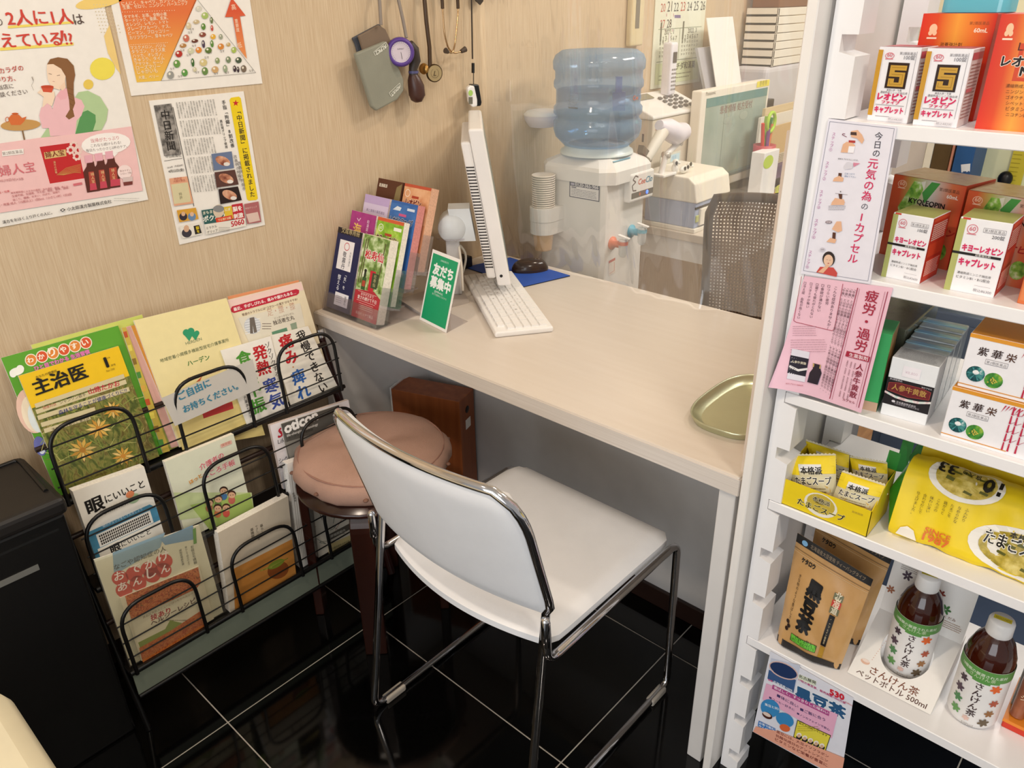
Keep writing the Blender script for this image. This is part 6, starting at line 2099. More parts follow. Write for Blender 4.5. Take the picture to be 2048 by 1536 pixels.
t, p = poster('newspaper_clipping', 'white newspaper clipping sheet with yellow star banner, pinned below the pyramid poster', -0.3105, -0.099, 0.9455, 1.2425)
p.poly([c1(*q) for q in ((1468, 640), (1478, 625), (1528, 618), (1540, 628), (1650, 1270), (1640, 1280), (1592, 1284), (1580, 1275))], 'f0d21e')
st_ = [(1508 + (22 if k % 2 == 0 else 9) * math.sin(k * math.pi / 5), 660 - (22 if k % 2 == 0 else 9) * math.cos(k * math.pi / 5)) for k in range(10)]
p.poly([c1(*q) for q in st_], 'c9262c')
p.vtext('「中日新聞」に掲載されました', c1(1520, 690), c1(1618, 1262), '2a2420', bold=0.02)
p.vtext('手指「拘縮」8割改善', c1(1428, 640), c1(1490, 945), '2a2624', bold=0.008).vtext('高反発グリップ使用', c1(1412, 765), c1(1450, 950), '2a2624', bold=0.008)
p.poly([c1(*q) for q in ((983, 675), (1095, 662), (1160, 985), (1050, 998))], ramp_mat('floral_grey', [(0.35, '5a5652'), (0.6, 'a39d96')], 90, 0.6))
p.vtext('中日新聞', c1(1050, 700), c1(1100, 965), '1f1c1c', bold=0.02)
p.line([c1(1105, 685), c1(1240, 1320)], 1.2, '3a3634').line([c1(1050, 1030), c1(1165, 1012)], 0.8, '5a5652')
p.text('中日新聞社', c1(1060, 1010), c1(1160, 1000), '3a3634').text('2016年（平成28年）', c1(1070, 1078), c1(1172, 1060), '5a5652').text('4月22日(金)', c1(1078, 1105), c1(1176, 1092), '3a3634', bold=0.01)
NEWS = '手指拘縮八割改善高反発グリップ使用中日新聞'
for blk in range(5):
    y0 = 655 + blk * 118
    for col_ in range(14):
        x0 = 1128 + col_ * 18.0 + blk * 24
        if x0 > 1395 + (blk > 3) * 0 or (blk == 2 and x0 > 1370) or (blk == 3 and x0 > 1350) or (blk == 4 and x0 > 1390):
            continue
        y = y0 - col_ * 1.6
        st0 = (blk * 7 + col_ * 3) % 17
        p.vtext((NEWS * 3)[st0:st0 + 11], c1(x0, y), c1(x0 + 22, y + 104), '4a4643', wid=1.25)
p.d += p.step
SKIN = ramp_mat('hand_photo', [(0.3, '7a3a2c'), (0.5, 'c98a6a'), (0.7, 'e3b89a')], 60, 0.5)
for q, bgc in ((((1350, 985), (1480, 968), (1495, 1075), (1368, 1090)), '6a7a9a'), (((1370, 1102), (1500, 1085), (1525, 1180), (1385, 1200)), '5a3a34'), (((1395, 1210), (1520, 1192), (1545, 1280), (1408, 1306)), '2a1a1a')):
    p.poly([c1(*v) for v in q], bgc)
    cx, cy = sum(v[0] for v in q) / 4, sum(v[1] for v in q) / 4
    p.ell(c1(cx, cy), 50 / 3.2, 28 / 3.2, SKIN, rot=0.4).ell(c1(cx + 25, cy + 20), 20 / 3.2, 12 / 3.2, 'e9e2da')
for k in range(2):
    p.vtext('改善例の拘縮手', c1(1500 + k * 26, 990 + k * 40), c1(1535 + k * 26, 1160 + k * 60), '5d5854')
p.poly([c1(*q) for q in ((1080, 1142), (1195, 1128), (1235, 1300), (1112, 1318))], 'e3a886').poly([c1(*q) for q in ((1092, 1180), (1198, 1166), (1220, 1290), (1112, 1305))], 'd9cfa6').text('特許証', c1(1112, 1152), c1(1162, 1146), 'a5342a').text('内閣対策品', c1(1110, 1168), c1(1182, 1158), 'a5342a').vtext('特許', c1(1150, 1230), c1(1158, 1275), '6a6248')
p.poly([c1(*q) for q in ((1128, 1345), (1250, 1328), (1268, 1400), (1145, 1422))], 'd9a23a').ell(c1(1170, 1385), 8, 8, '2f2a38').ell(c1(1170, 1368), 4, 4.5, 'd9b090').ell(c1(1225, 1385), 8, 8, '6a8ab0').ell(c1(1225, 1370), 4, 4.5, 'e0b898')
p.poly([c1(*q) for q in ((1145, 1445), (1275, 1422), (1292, 1498), (1168, 1525))], 'ece6da').ell(c1(1192, 1490), 10, 9, '3a3640').ell(c1(1190, 1462), 5.5, 7, 'd9b090').poly([c1(*q) for q in ((1235, 1445), (1272, 1438), (1288, 1490), (1246, 1500))], '2a2624').vtext('脳を', c1(1258, 1446), c1(1268, 1490), 'f0d21e', bold=0.02)
p.poly([c1(*q) for q in ((1285, 1345), (1470, 1320), (1500, 1402), (1305, 1435))], '2f5f5c').text('ポクポク', c1(1300, 1418), c1(1440, 1392), 'f3efe2', bold=0.03).text('まもまも', c1(1298, 1372), c1(1378, 1356), 'e6e0c8', bold=0.02)
p.poly([c1(*q) for q in ((1425, 1325), (1480, 1316), (1500, 1395), (1440, 1400))], 'e2c03a').text('にぎ', c1(1440, 1350), c1(1472, 1344), 'f7f0dc', bold=0.02).poly([c1(*q) for q in ((1478, 1310), (1548, 1298), (1562, 1398), (1492, 1410))], 'c22b3c').text('脳を', c1(1488, 1352), c1(1545, 1342), 'fbf3ea', bold=0.03).text('刺激', c1(1494, 1398), c1(1554, 1386), 'fbf3ea', bold=0.03)
p.poly([c1(*q) for q in ((1375, 1395), (1480, 1375), (1486, 1402), (1382, 1425))], 'd9472c').text('下は第7ヨ園', c1(1392, 1415), c1(1474, 1398), 'f7e6b8', bold=0.01)
p.ell(c1(1395, 1350), 11, 13, 'd9c6ae').ell(c1(1395, 1335), 11, 7, '8a8a8a')
p.poly([c1(*q) for q in ((1305, 1435), (1565, 1395), (1572, 1445), (1318, 1500))], 'ece6da').text('5060', c1(1478, 1450), c1(1560, 1432), 'c22b3c', bold=0.03).text('ミラクル', c1(1318, 1468), c1(1385, 1452), '3a3634', bold=0.01).text('グリップ', c1(1322, 1494), c1(1390, 1478), '3a3634', bold=0.01).lines(1395 / 3.2, 1480 / 3.2, 1470 / 3.2, 1450 / 3.2, 3, '7a746c', 0.7)
p.poly([c1(*q) for q in ((1558, 1305), (1650, 1288), (1668, 1420), (1578, 1432))], 'b0686a').poly([c1(*q) for q in ((1570, 1370), (1645, 1355), (1660, 1410), (1590, 1425))], 'e0c4b8').text('中日グリップ', c1(1566, 1340), c1(1640, 1326), 'e9d0c6')
p.build(t)
# ================================================================== goods on the display shelf
SG = 'remedies on the display shelf'


class Carton:
    def __init__(s, k, bl, br, tl, depth, label, col='f4f3f4', name='medicine_box', cat='box', h=None, side=None, top=None, z=None, group=SG):
        z = z if z is not None else SHZ[k]
        s.P0, P1 = px(bl, 2, z), px(br, 2, z)
        U = (P1 - s.P0)
        s.w = U.length
        s.h = h or height_at(s.P0, tl)
        U.normalize()
        Z = Vector((0, 0, 1))
        N = U.cross(Z)
        s.t = thing(name, label, cat, (s.P0 + P1) / 2 - N * depth / 2, group)
        s.front = Face(s.P0, U, Z, s.w, s.h)
        s.right = Face(P1, -N, Z, depth, s.h)
        s.left = Face(s.P0 - N * depth, N, Z, depth, s.h)
        s.top = Face(s.P0 + Z * s.h, U, -N, s.w, depth)
        mats = [ink(col), ink(side or col), ink(top or col)]
        m = MB()
        f, e = s.front, depth
        q = [s.P0, P1, P1 - N * e, s.P0 - N * e]
        v = q + [a + Z * s.h for a in q]
        m.add(v, [(0, 1, 5, 4)], 0)
        m.add(v, [(1, 2, 6, 5), (3, 0, 4, 7), (2, 3, 7, 6), (3, 2, 1, 0)], 1)
        m.add(v, [(4, 5, 6, 7)], 2)
        m.build('carton', mats, s.t, bevel=0.0008, seg=1)

    def pr(s, face='front'):
        return Print(getattr(s, face), 'uv')


def badge(p, x, y, r, k=1.0, col='d9808a'):
    p.ring((x, y), r, r * k, r * 0.16, col, 18)
    p.text('60', (x - r * 0.6, y - r * k * 0.35), (x + r * 0.6, y - r * k * 0.35), col, bold=0.02)
    p.line([(x - r * 0.9, y - r * k * 1.1), (x + r * 0.9, y - r * k * 1.1)], r * 0.2, col)


# --- top shelf: two white caplet boxes marked 5
for i, (bl, br, tl, lab) in enumerate((
        ((1733, 240.5), (1813, 248), (1757.7, 93), 'white caplet box with gold figure 5, next to the shelf upright'),
        ((1824, 250), (1912, 257), (1853, 96), 'white caplet box with gold figure 5, beside the red orange drink boxes'))):
    c = Carton('A', bl, br, tl, 0.050, lab, 'f1eff3', side='e9dfdc', top='c96a72')
    p = c.pr()
    p.rect(0, 0.08, 0.115, 0.96, 'c9952c').line([(0.14, 0.09), (0.14, 0.95)], 0.008, 'dcd6d4').line([(0.92, 0.12), (0.92, 0.95)], 0.008, '8f8a8e').line([(0.20, 0.075), (0.55, 0.075)], 0.008, '5a5256')
    badge(p, 0.29, 0.885, 0.105, 0.36)
    p.text('第2類医薬品', (0.52, 0.905), (0.90, 0.905), '7a767c').text('100錠', (0.64, 0.845), (0.90, 0.845), '6a666c')
    p.rect(0.30, 0.46, 0.80, 0.80, '2c1710')
    p.poly([(0.36, 0.765), (0.755, 0.765), (0.755, 0.70), (0.48, 0.70), (0.48, 0.675), (0.74, 0.675), (0.74, 0.485), (0.36, 0.485), (0.36, 0.59), (0.50, 0.59), (0.50, 0.54), (0.62, 0.54), (0.62, 0.615), (0.36, 0.615)], 'c79a3a')
    p.line([(0.40, 0.735), (0.72, 0.735)], 0.012, '9a7420').line([(0.42, 0.645), (0.69, 0.645), (0.69, 0.515), (0.40, 0.515), (0.40, 0.57)], 0.012, '9a7420')
    p.text('薬用人参・牛黄', (0.37, 0.425), (0.73, 0.425), '5a5458').text('濃縮熟成ニンニク抽出液', (0.22, 0.390), (0.88, 0.390), '6a6468')
    p.text('レオピン', (0.18, 0.305), (0.86, 0.305), 'd8205c', bold=0.05, asp=1.0).text('ファイブ', (0.30, 0.252), (0.74, 0.252), 'd8205c', bold=0.04, asp=0.75).line([(0.16, 0.232), (0.86, 0.232)], 0.010, '6a6468')
    p.text('キャプレット', (0.16, 0.135), (0.86, 0.135), 'd8205c', bold=0.05, asp=1.3)
    p.rect(0.52, 0.02, 0.90, 0.075, 'e6e2e6').text('税込¥8200', (0.54, 0.032), (0.88, 0.032), '9a969c')
    p.build(c.t)
    p = c.pr('right')
    p.rect(0.05, 0.86, 0.95, 0.95, 'c9525c')
    p.lines(0.1, 0.10, 0.9, 0.82, 16, 'b07a72', 0.03).rect(0.1, 0.45, 0.6, 0.5, 'd86a72')
    p.build(c.t)
    p = c.pr('top')
    p.rect(0.1, 0.12, 0.9, 0.9, 'c45a66').rect(0.02, 0.0, 0.98, 0.08, 'efe6e8')
    p.build(c.t)
# red orange drink boxes
ORN = [(0.0, 'd9301c'), (0.22, 'dd4a1e'), (0.5, 'f2a23c'), (0.72, 'ec7a2c'), (1.0, 'd32a1a')]


def drink(k, bl, br, tl, depth, lab, word, kana, stops, nm, side, **kw):
    c = Carton(k, bl, br, tl, depth, lab, 'd9401f', side=side, top=side, **kw)
    o = c.t.location
    gm = grad_mat(nm, 1, c.P0.y - o.y, c.P0.y - c.w - o.y, stops, 0.3)
    p = c.pr()
    p.rect(0, 0, 1, 1, gm)
    return c, p


c, p = drink('A', (1807, 232), (1945, 243), (1855.6, 27), 0.075, 'red and orange drink box standing behind the white caplet boxes', '', '', ORN, 'orange_red_fade', 'c9281c')
p.ell((0.18, 0.86), 0.055, 0.045, 'f2c6a0').ell((0.15, 0.82), 0.03, 0.024, 'f2c6a0').ell((0.21, 0.82), 0.03, 0.024, 'f2c6a0').rect(0.11, 0.765, 0.25, 0.78, 'f6e3cc')
p.text('第2類医薬品', (0.66, 0.90), (0.92, 0.90), '8a4a20').text('60mL', (0.74, 0.83), (0.92, 0.83), 'fbeed8', bold=0.02).text('滋養強壮剤', (0.32, 0.70), (0.62, 0.70), '5a2410')
p.rect(0.24, 0.50, 0.70, 0.66, 'd9522c').rect(0.27, 0.52, 0.67, 0.64, 'e0683c').text('LEOPINFIVE', (0.22, 0.575), (0.72, 0.575), '5a1c10', bold=0.01)
p.build(c.t)
c, p = drink('A', (1949, 257), (2090, 268), (2001, 28), 0.075, 'red and orange drink box with black title at the front of the top shelf', '', '', ORN, 'orange_red_fade_front', 'c9281c')
p.ell((0.16, 0.88), 0.05, 0.045, 'f2c6a0').ell((0.13, 0.84), 0.03, 0.024, 'f2c6a0').ell((0.19, 0.84), 0.03, 0.024, 'f2c6a0').rect(0.09, 0.785, 0.23, 0.80, 'f6e3cc')
p.rect(0.36, 0.44, 0.95, 0.76, 'd24a2a').rect(0.42, 0.47, 0.90, 0.73, 'e8784a').text('LEOPIN', (0.34, 0.70), (0.86, 0.70), '5a1c10', bold=0.01)
p.text('レオピン', (0.16, 0.57), (0.80, 0.57), '1c1210', bold=0.04, out='f6e6d8').text('NEO', (0.45, 0.49), (0.80, 0.49), '1c1210', bold=0.05, out='f6e6d8')
for i, tx in enumerate(('濃縮熟成ニンニク抽出液', 'ニンジン', 'ゴオウチンキ', 'シベットチンキ', 'ビタミンB', 'ニコチン酸アミド')):
    p.text(tx, (0.30 + 0.02 * i, 0.385 - i * 0.05), (0.30 + 0.02 * i + 0.06 * len(tx), 0.385 - i * 0.05), '6a3a1c')
p.build(c.t)
pk = thing('plastic_tray', 'light blue clear plastic packaging lying on the red drink boxes', 'packaging', (0.15, -1.36, 1.40), SG)
zt = c.P0.z + c.h
A, B = px((1884, 8), 0, 0.140), px((2020, 10), 0, 0.140)
ztp = SHZ['A'] + 0.0005
rounded_slab(MB(), 0.135, 0.19, B.y, A.y, c.P0.z + c.h, c.P0.z + c.h + 0.035, 0.012, 0.008).build('shell', clear_mat('aqua_plastic', 'a5e6f2', 0.12, 0.08, 0.45, '7fd8ee', edge=0.5), pk)
# --- second shelf: green and orange drink boxes behind, white caplet boxes in front
GRN = [(0.0, 'd2552c'), (0.12, 'd2552c'), (0.3, 'b5b05a'), (0.55, 'd9d2c4'), (0.8, 'd9764a'), (1.0, 'd0482c')]
for i, (bl, br, tl, lab) in enumerate((
        ((1758, 506), (1893, 541), (1809.6, 348), 'orange green drink box with black roman title behind the 100 tablet box'),
        ((1898, 544), (2052, 580), (1942, 380), 'orange green drink box with laurel badge behind the 200 tablet box'))):
    c, p = drink('B', bl, br, tl, 0.075, lab, '', '', GRN, 'green_orange_fade_%d' % i, 'c4502c')
    LEAF = ramp_mat('leaf_photo', [(0.3, '4f8a2c'), (0.5, '8fbf4a'), (0.62, 'c8dc9a'), (0.75, 'f0f0d8')], 110, 0.3)
    p.poly([(0.14, 0.62), (0.30, 0.96), (0.46, 0.96), (0.44, 0.86), (0.36, 0.60), (0.20, 0.50)], LEAF).poly([(0.44, 0.84), (0.54, 0.98), (0.66, 0.98), (0.50, 0.72)], '4a9a44').poly([(0.40, 0.96), (0.46, 0.98), (0.46, 0.86)], 'e6e0cc')
    p.poly([(0.15, 0.50), (0.46, 0.56), (0.62, 0.48), (0.20, 0.44)], '9aa848')
    badge(p, 0.14, 0.90, 0.06, 0.72, 'f0c0a0')
    p.text('第3類医薬品', (0.66, 0.90), (0.93, 0.90), '5a3424').text('60mL', (0.78, 0.83), (0.93, 0.83), 'fbeee0', bold=0.02)
    p.text('KYOLEOPIN', (0.28, 0.70), (0.78, 0.70), '191410', bold=0.03).text('NEO', (0.44, 0.64), (0.64, 0.64), '191410', bold=0.03)
    p.text('キヨーレオピン', (0.2, 0.40), (0.98, 0.40), 'b52a20', bold=0.04, slant=0.2)
    p.ell((0.84, 0.20), 0.10, 0.11, LEAF)
    p.build(c.t)
    p = c.pr('top')
    p.rect(0, 0, 1, 1, ramp_mat('leaf_top', [(0.3, 'c9905a'), (0.6, 'e0b48a'), (0.8, 'd2713f')], 30, 0.2))
    p.build(c.t)
for bl, br, tl, n_, pr_, lab in (((1762, 552), (1838, 569), (1789, 424), '100錠', '税込¥3600', 'smaller white tablet box with pink title and olive edge on the second shelf'),
                                  ((1887, 577.5), (1986, 597), (1922, 433), '200錠', '税込¥6300', 'larger white tablet box with pink title beside the smaller one')):
    c = Carton('B', bl, br, tl, 0.058, lab, 'f3f1f3', side='c9402c', top='b5b86a')
    p = c.pr()
    p.rect(0, 0, 0.13, 0.98, 'b3b66c').rect(0.05, 0.975, 0.20, 1.0, 'd0442c')
    badge(p, 0.28, 0.86, 0.10, 0.60)
    p.rect(0.49, 0.84, 0.92, 0.90, '8a8488').rect(0.497, 0.845, 0.913, 0.895, 'f3f1f3').text('第3類医薬品', (0.51, 0.852), (0.90, 0.852), '4a4448').text(n_, (0.68, 0.775), (0.92, 0.775), '4a4448')
    p.text('キヨーレオピン', (0.17, 0.575), (0.95, 0.575), 'd8205c', bold=0.05, asp=1.45)
    p.rect(0.0, 0.515, 0.95, 0.548, '17130f').text('滋養強壮剤', (0.45, 0.52), (0.75, 0.52), 'e9e4e0').text('キャプレット', (0.17, 0.38), (0.88, 0.38), 'd8205c', bold=0.05, asp=1.5)
    p.text('濃縮熟成ニンニク抽出液', (0.19, 0.255), (0.86, 0.255), '3a3438').text('ビタミンB1・B12配合', (0.19, 0.195), (0.86, 0.195), '3a3438')
    p.line([(0.58, 0.13), (0.90, 0.13)], 0.006, 'b0aab0').text(pr_, (0.58, 0.05), (0.94, 0.05), '8a868c')
    p.build(c.t)
    p = c.pr('right')
    p.rect(0.06, 0.93, 0.94, 0.99, 'e05a3a').rect(0.06, 0.40, 0.94, 0.60, 'd8502f').lines(0.1, 0.64, 0.9, 0.90, 8, 'f0d6c8', 0.03).rect(0.08, 0.06, 0.92, 0.36, 'd8472f').lines(0.12, 0.10, 0.88, 0.34, 8, 'f0c8ba', 0.03)
    p.build(c.t)
c = Carton('B', (2033, 606), (2105, 622), (2075, 455), 0.06, 'salmon orange box at the end of the second shelf', 'd9743f', side='c9603a', top='d9743f')
p = c.pr().rect(0.05, 0.05, 0.3, 0.95, 'dd8450')
p.build(c.t)
# --- third shelf: green box, capsule boxes in a row, two bamboo boxes
c = Carton('C', (1700, 812), (1752, 824), (1768, 660), 0.06, 'green and tan carton behind the pink leaflet on the third shelf', '3fae62', side='b98f5a', top='4fbf72')
p = c.pr('right').rect(0, 0, 1, 0.40, '3a8a54').rect(0, 0.40, 1, 0.75, 'b08a58')
p.build(c.t)
p = c.pr().rect(0.0, 0.0, 1.0, 0.12, 'c9a58a')
p.build(c.t)
c0_ = Carton('C', (1759.7, 827), (1850, 852), (1780, 713), 0.045, 'white and black capsule box with red cartouche, front of its row', 'eceef0', side='c9ccd0', top='b9bcc0')
p = c0_.pr()
p.rect(0.0, 0.20, 1.0, 0.66, '171116')
p.poly([(0.05, 0.57), (0.25, 0.60), (0.75, 0.60), (0.95, 0.57), (0.95, 0.44), (0.5, 0.40), (0.05, 0.44)], '6a1a20').line([(0.05, 0.57), (0.25, 0.60), (0.75, 0.60), (0.95, 0.57), (0.95, 0.44), (0.5, 0.40), (0.05, 0.44), (0.05, 0.57)], 0.008, 'b84a40')
p.text('人参牛黄散', (0.13, 0.475), (0.87, 0.475), 'b58f4a', bold=0.02, asp=1.1)
p.poly([(0.0, 0.42), (0.25, 0.375), (0.5, 0.365), (0.75, 0.375), (1, 0.42), (1, 0.385), (0.75, 0.335), (0.5, 0.322), (0.25, 0.335), (0, 0.385)], ramp_mat('holo_foil', [(0.3, '8fd0c0'), (0.5, 'e9e4e0'), (0.65, 'd9a8b0'), (0.8, 'cfe0c0')], 120, 0.2))
p.text('第2類医薬品', (0.05, 0.625), (0.32, 0.625), 'd0ccd2').text('30カプセル', (0.74, 0.61), (0.96, 0.61), 'e6e2e6').text('日本薬品株式会社', (0.30, 0.265), (0.72, 0.265), 'd9d4da').text('小田原製薬工業株式会社', (0.25, 0.235), (0.80, 0.235), 'a5a0a8').ell((0.23, 0.275), 0.04, 0.02, 'd9d4da')
p.rect(0.28, 0.72, 0.66, 0.90, 'f3eef3').text('¥8,800', (0.34, 0.78), (0.60, 0.78), 'd8c4d0')
p.build(c0_.t)
p = c0_.pr('top')
p.lines(0.1, 0.1, 0.9, 0.9, 8, '8a8c92', 0.02)
p.build(c0_.t)
ct, cr = c0_.front, c0_
for i in range(1, 4):
    m = MB()
    N = c0_.front.N
    t = thing('medicine_box', 'silver topped capsule box in its plastic wrap, standing behind the black capsule box', 'box', c0_.P0 - N * (0.05 * i), 'wrapped capsule boxes in a row')
    sh = 0.0015 * i
    m.obox(c0_.P0 - N * (0.046 * i + 0.045) , c0_.front.U * c0_.w, N * 0.044, Vector((0, 0, c0_.h - 0.002 + sh)))
    m.build('carton', mat('silver_card', 'a9b2b6', 0.18, metal=0.25, var=0.15, vscale=40), t, bevel=0.002)
    MB().obox(c0_.P0 - N * (0.046 * i + 0.03) + Vector((0, 0, c0_.h + sh - 0.0018)), c0_.front.U * c0_.w, N * 0.010, Vector((0, 0, 0.001))).build('seal_strip', mat('foil_blue', '9fc6d6', 0.15, metal=0.4), t)
m = MB()
t = thing('medicine_box', 'dark grey wrapped carton behind the green carton on the third shelf', 'box', (0.2, -1.33, SHZ['C']), SG)
A = px((1700, 800), 2, SHZ['C'])
MB().box(0.13, 0.29, -1.368, -1.285, SHZ['C'], SHZ['C'] + 0.105).build('carton', mat('olive_wrap', '5c5e4e', 0.2, metal=0.2, var=0.2, vscale=40), t, bevel=0.002)
zl = None
for i, lab in enumerate(('white bamboo printed remedy box, lower of the pair on the third shelf', 'white bamboo printed remedy box with orange lid, upper of the pair on the third shelf')):
    if i == 0:
        c = Carton('C', (1880, 871), (2095, 935), (1906, 772), 0.085, lab, 'f3f1f4', side='e6e2e6', top='e0962c')
        zl, hb_ = c.P0.z + c.h, c.h
        P0k = c.P0.copy()
    else:
        q0 = proj(P0k + Vector((0, 0, hb_ + 0.001)) + Vector((0.002, -0.004, 0)))
        q1 = proj(P0k + Vector((0, 0, hb_ + 0.001)) + Vector((0.004, -0.004 - c.w, 0)))
        c = Carton('C', q0, q1, (1936, 666), 0.085, lab, 'f3f1f4', side='e6e2e6', top='dd9324', z=zl + 0.0005, h=hb_)
    p = c.pr()
    p.rect(0, 0.93, 1, 1.0, 'e29a2c').line([(0, 0.07), (0.62, 0.07)], 0.010, 'e0983a')
    for j, ch_ in enumerate('紫華栄'):
        p.text(ch_, (0.10 + j * 0.125, 0.66), (0.19 + j * 0.125, 0.66), ('3a241c', '3a241c', '5a3a28')[j], bold=0.015, slant=0.12)
    p.rect(0.19, 0.52, 0.39, 0.61, '7a7478').rect(0.193, 0.527, 0.387, 0.603, 'f3f1f4').text('第3類医薬品', (0.20, 0.54), (0.38, 0.54), '4a4448')
    ASP = c.w / c.h
    FLW = ramp_mat('flower_photo', [(0.3, '10263a'), (0.5, '1f5a5c'), (0.62, '4f9a94'), (0.75, 'cfe0e0')], 90, 0.3)
    LFP = ramp_mat('berry_leaf_photo', [(0.3, '1f5a2c'), (0.5, '4f9a3a'), (0.68, 'a9bf4a'), (0.8, 'd2c86a')], 90, 0.3)
    p.ell((0.135, 0.30), 0.090, 0.090 * ASP, 'f6f4f4').ell((0.135, 0.30), 0.086, 0.086 * ASP, FLW).ell((0.135, 0.33), 0.030, 0.026 * ASP, 'eef0f0')
    for k in range(6):
        a = k * 1.05
        p.poly([(0.135, 0.30), (0.135 + 0.07 * math.cos(a - 0.15), 0.30 + 0.07 * ASP * math.sin(a - 0.15)), (0.135 + 0.08 * math.cos(a + 0.1), 0.30 + 0.08 * ASP * math.sin(a + 0.1))], '3f8a8c')
    p.ell((0.135, 0.34), 0.024, 0.018 * ASP, 'f4f4f2')
    p.ell((0.305, 0.26), 0.088, 0.088 * ASP, 'f6f4f4').ell((0.305, 0.26), 0.084, 0.084 * ASP, LFP)
    for k in range(14):
        a = k * 0.9
        p.ell((0.305 + 0.05 * math.cos(a) * (k % 3) / 2, 0.25 + 0.05 * ASP * math.sin(a) * (k % 4) / 3), 0.008, 0.008 * ASP, 'c9b84a', n=8)
    for x in (0.58, 0.63, 0.70):
        for k in range(5):
            p.poly([(x - 0.008, 0.08 + k * 0.17), (x + 0.010, 0.08 + k * 0.17), (x + 0.006, 0.235 + k * 0.17), (x - 0.006, 0.235 + k * 0.17)], 'c22a4a')
        for k in range(4):
            p.line([(x, 0.25 + k * 0.17), (x + 0.05, 0.33 + k * 0.16)], 0.004, 'b53a54')
    for k in range(9):
        p.poly([(0.50 + k * 0.03, 0.90), (0.515 + k * 0.03, 0.905), (0.48 + k * 0.03, 0.76 + 0.03 * (k % 3))], 'c22a4a')
    p.build(c.t)
    if i == 0:
        p = c.pr('front')


# --- soft packs
class Pouch:
    """sealed bag: four corners, bulging both ways, with a crimped top and bottom"""

    def __init__(s, tl, tr, br, bl, bulge, label, col, name, cat, group=SG, back=None, power=0.7, crimp=0.0):
        s.c = [Vector(v) for v in (bl, br, tr, tl)]
        s.N = (s.c[1] - s.c[0]).cross(s.c[3] - s.c[0]).normalized()
        s.b, s.pw = bulge, power
        s.t = thing(name, label, cat, (s.c[0] + s.c[1]) / 2, group)
        m = MB()
        m.grid(lambda u, v: s.S(u, v), 18, 18, 0)
        m.grid(lambda u, v: s.S(1 - u, v, 0.0, -1), 18, 18, 1)
        m.build('bag', [ink(col), ink(back or col)], s.t)
        if crimp:
            for v0, sg in ((1.0, 1), (0.0, -1)):
                z = []
                n = 26
                up = (s.c[3] - s.c[0]).normalized() * sg
                for i in range(n + 1):
                    z.append(s.S(i / n, v0) + up * (crimp if i % 2 else crimp * 0.55))
                z2 = [s.S(i / n, v0) - up * 0.001 for i in range(n, -1, -1)]
                MB().prism(z + z2, -s.N * 0.0006).build('crimped_seal', ink(col), s.t)

    def S(s, u, v, d=0.0, sg=1):
        a = s.c[0].lerp(s.c[1], u)
        b = s.c[3].lerp(s.c[2], u)
        k = (max(0, 4 * u * (1 - u)) ** s.pw) * (max(0, 4 * v * (1 - v)) ** s.pw)
        return a.lerp(b, v) + s.N * (sg * s.b * k + d)

    def pr(s, lift=0.0012):
        return Print(Face((0, 0, 0), (1, 0, 0), (0, 0, 1), 1, 1), 'uv', lift=lift, warp=lambda u, v, d=0.0: s.S(min(1, max(0, u)), min(1, max(0, v)), d))


YEL = 'efd21c'
# yellow soup carton with packets
TD = px((1556, 1010), 2, SHZ['D'])
sc_ = thing('soup_carton', 'open yellow cardboard carton holding egg soup packets on the fourth shelf', 'carton', (0.075, -1.33, SHZ['D']), SG)
fx, y0_, y1_, hz, dp = 0.034, -1.260, -1.400, 0.048, 0.088
YC = ink(YEL)
zs = SHZ['D']
fr = MB().box(fx, fx + 0.001, y1_, y0_, zs, zs + hz)
fr.build('front_wall', YC, sc_)
for y in (y0_ - 0.001, y1_):
    MB().prism([(fx, y, zs), (fx + dp, y, zs), (fx + dp, y, zs + hz + 0.03), (fx + dp * 0.6, y, zs + hz + 0.025), (fx, y, zs + hz)], (0, 0.001, 0)).build('side_wall', YC, sc_)
MB().box(fx + dp, fx + dp + 0.001, y1_, y0_, zs, zs + hz + 0.03).build('back_wall', ink('b8a21c'), sc_)
MB().box(fx, fx + dp, y1_, y0_, zs, zs + 0.001).build('bottom', YC, sc_)
ff_ = Face((fx, y0_, zs), (0, -1, 0), (0, 0, 1), 0.14, hz)
p = Print(ff_, 'uv')
p.ell((0.46, 0.52), 0.19, 0.44, 'eee9da').ell((0.46, 0.56), 0.16, 0.36, 'c9b040').ell((0.44, 0.66), 0.08, 0.12, '7a6a2c')
p.text('本格派', (0.36, 0.62), (0.56, 0.60), '2a1a12', bold=0.02, out='f0e6b0').text('たまごスープ', (0.20, 0.26), (0.74, 0.26), '191410', bold=0.02, out='f0e28a').text('賞味期限', (0.80, 0.72), (0.92, 0.72), 'b8a23a')
p.build(sc_)
SP = [(((1573, 912), (1672, 911), (1666, 990), (1590, 982)), 0.062, 'egg soup packet standing upright at the front corner of the yellow carton'),
      (((1612, 882), (1699, 910), (1688, 960), (1625, 930)), 0.105, 'egg soup packet leaning at the back corner of the yellow carton'),
      (((1684, 944), (1770, 972), (1752, 1012), (1668, 988)), 0.050, 'egg soup packet tilted at the front right of the yellow carton'),
      (((1700, 915), (1775, 928), (1770, 958), (1706, 945)), 0.100, 'egg soup packet behind the tilted one in the yellow carton')]
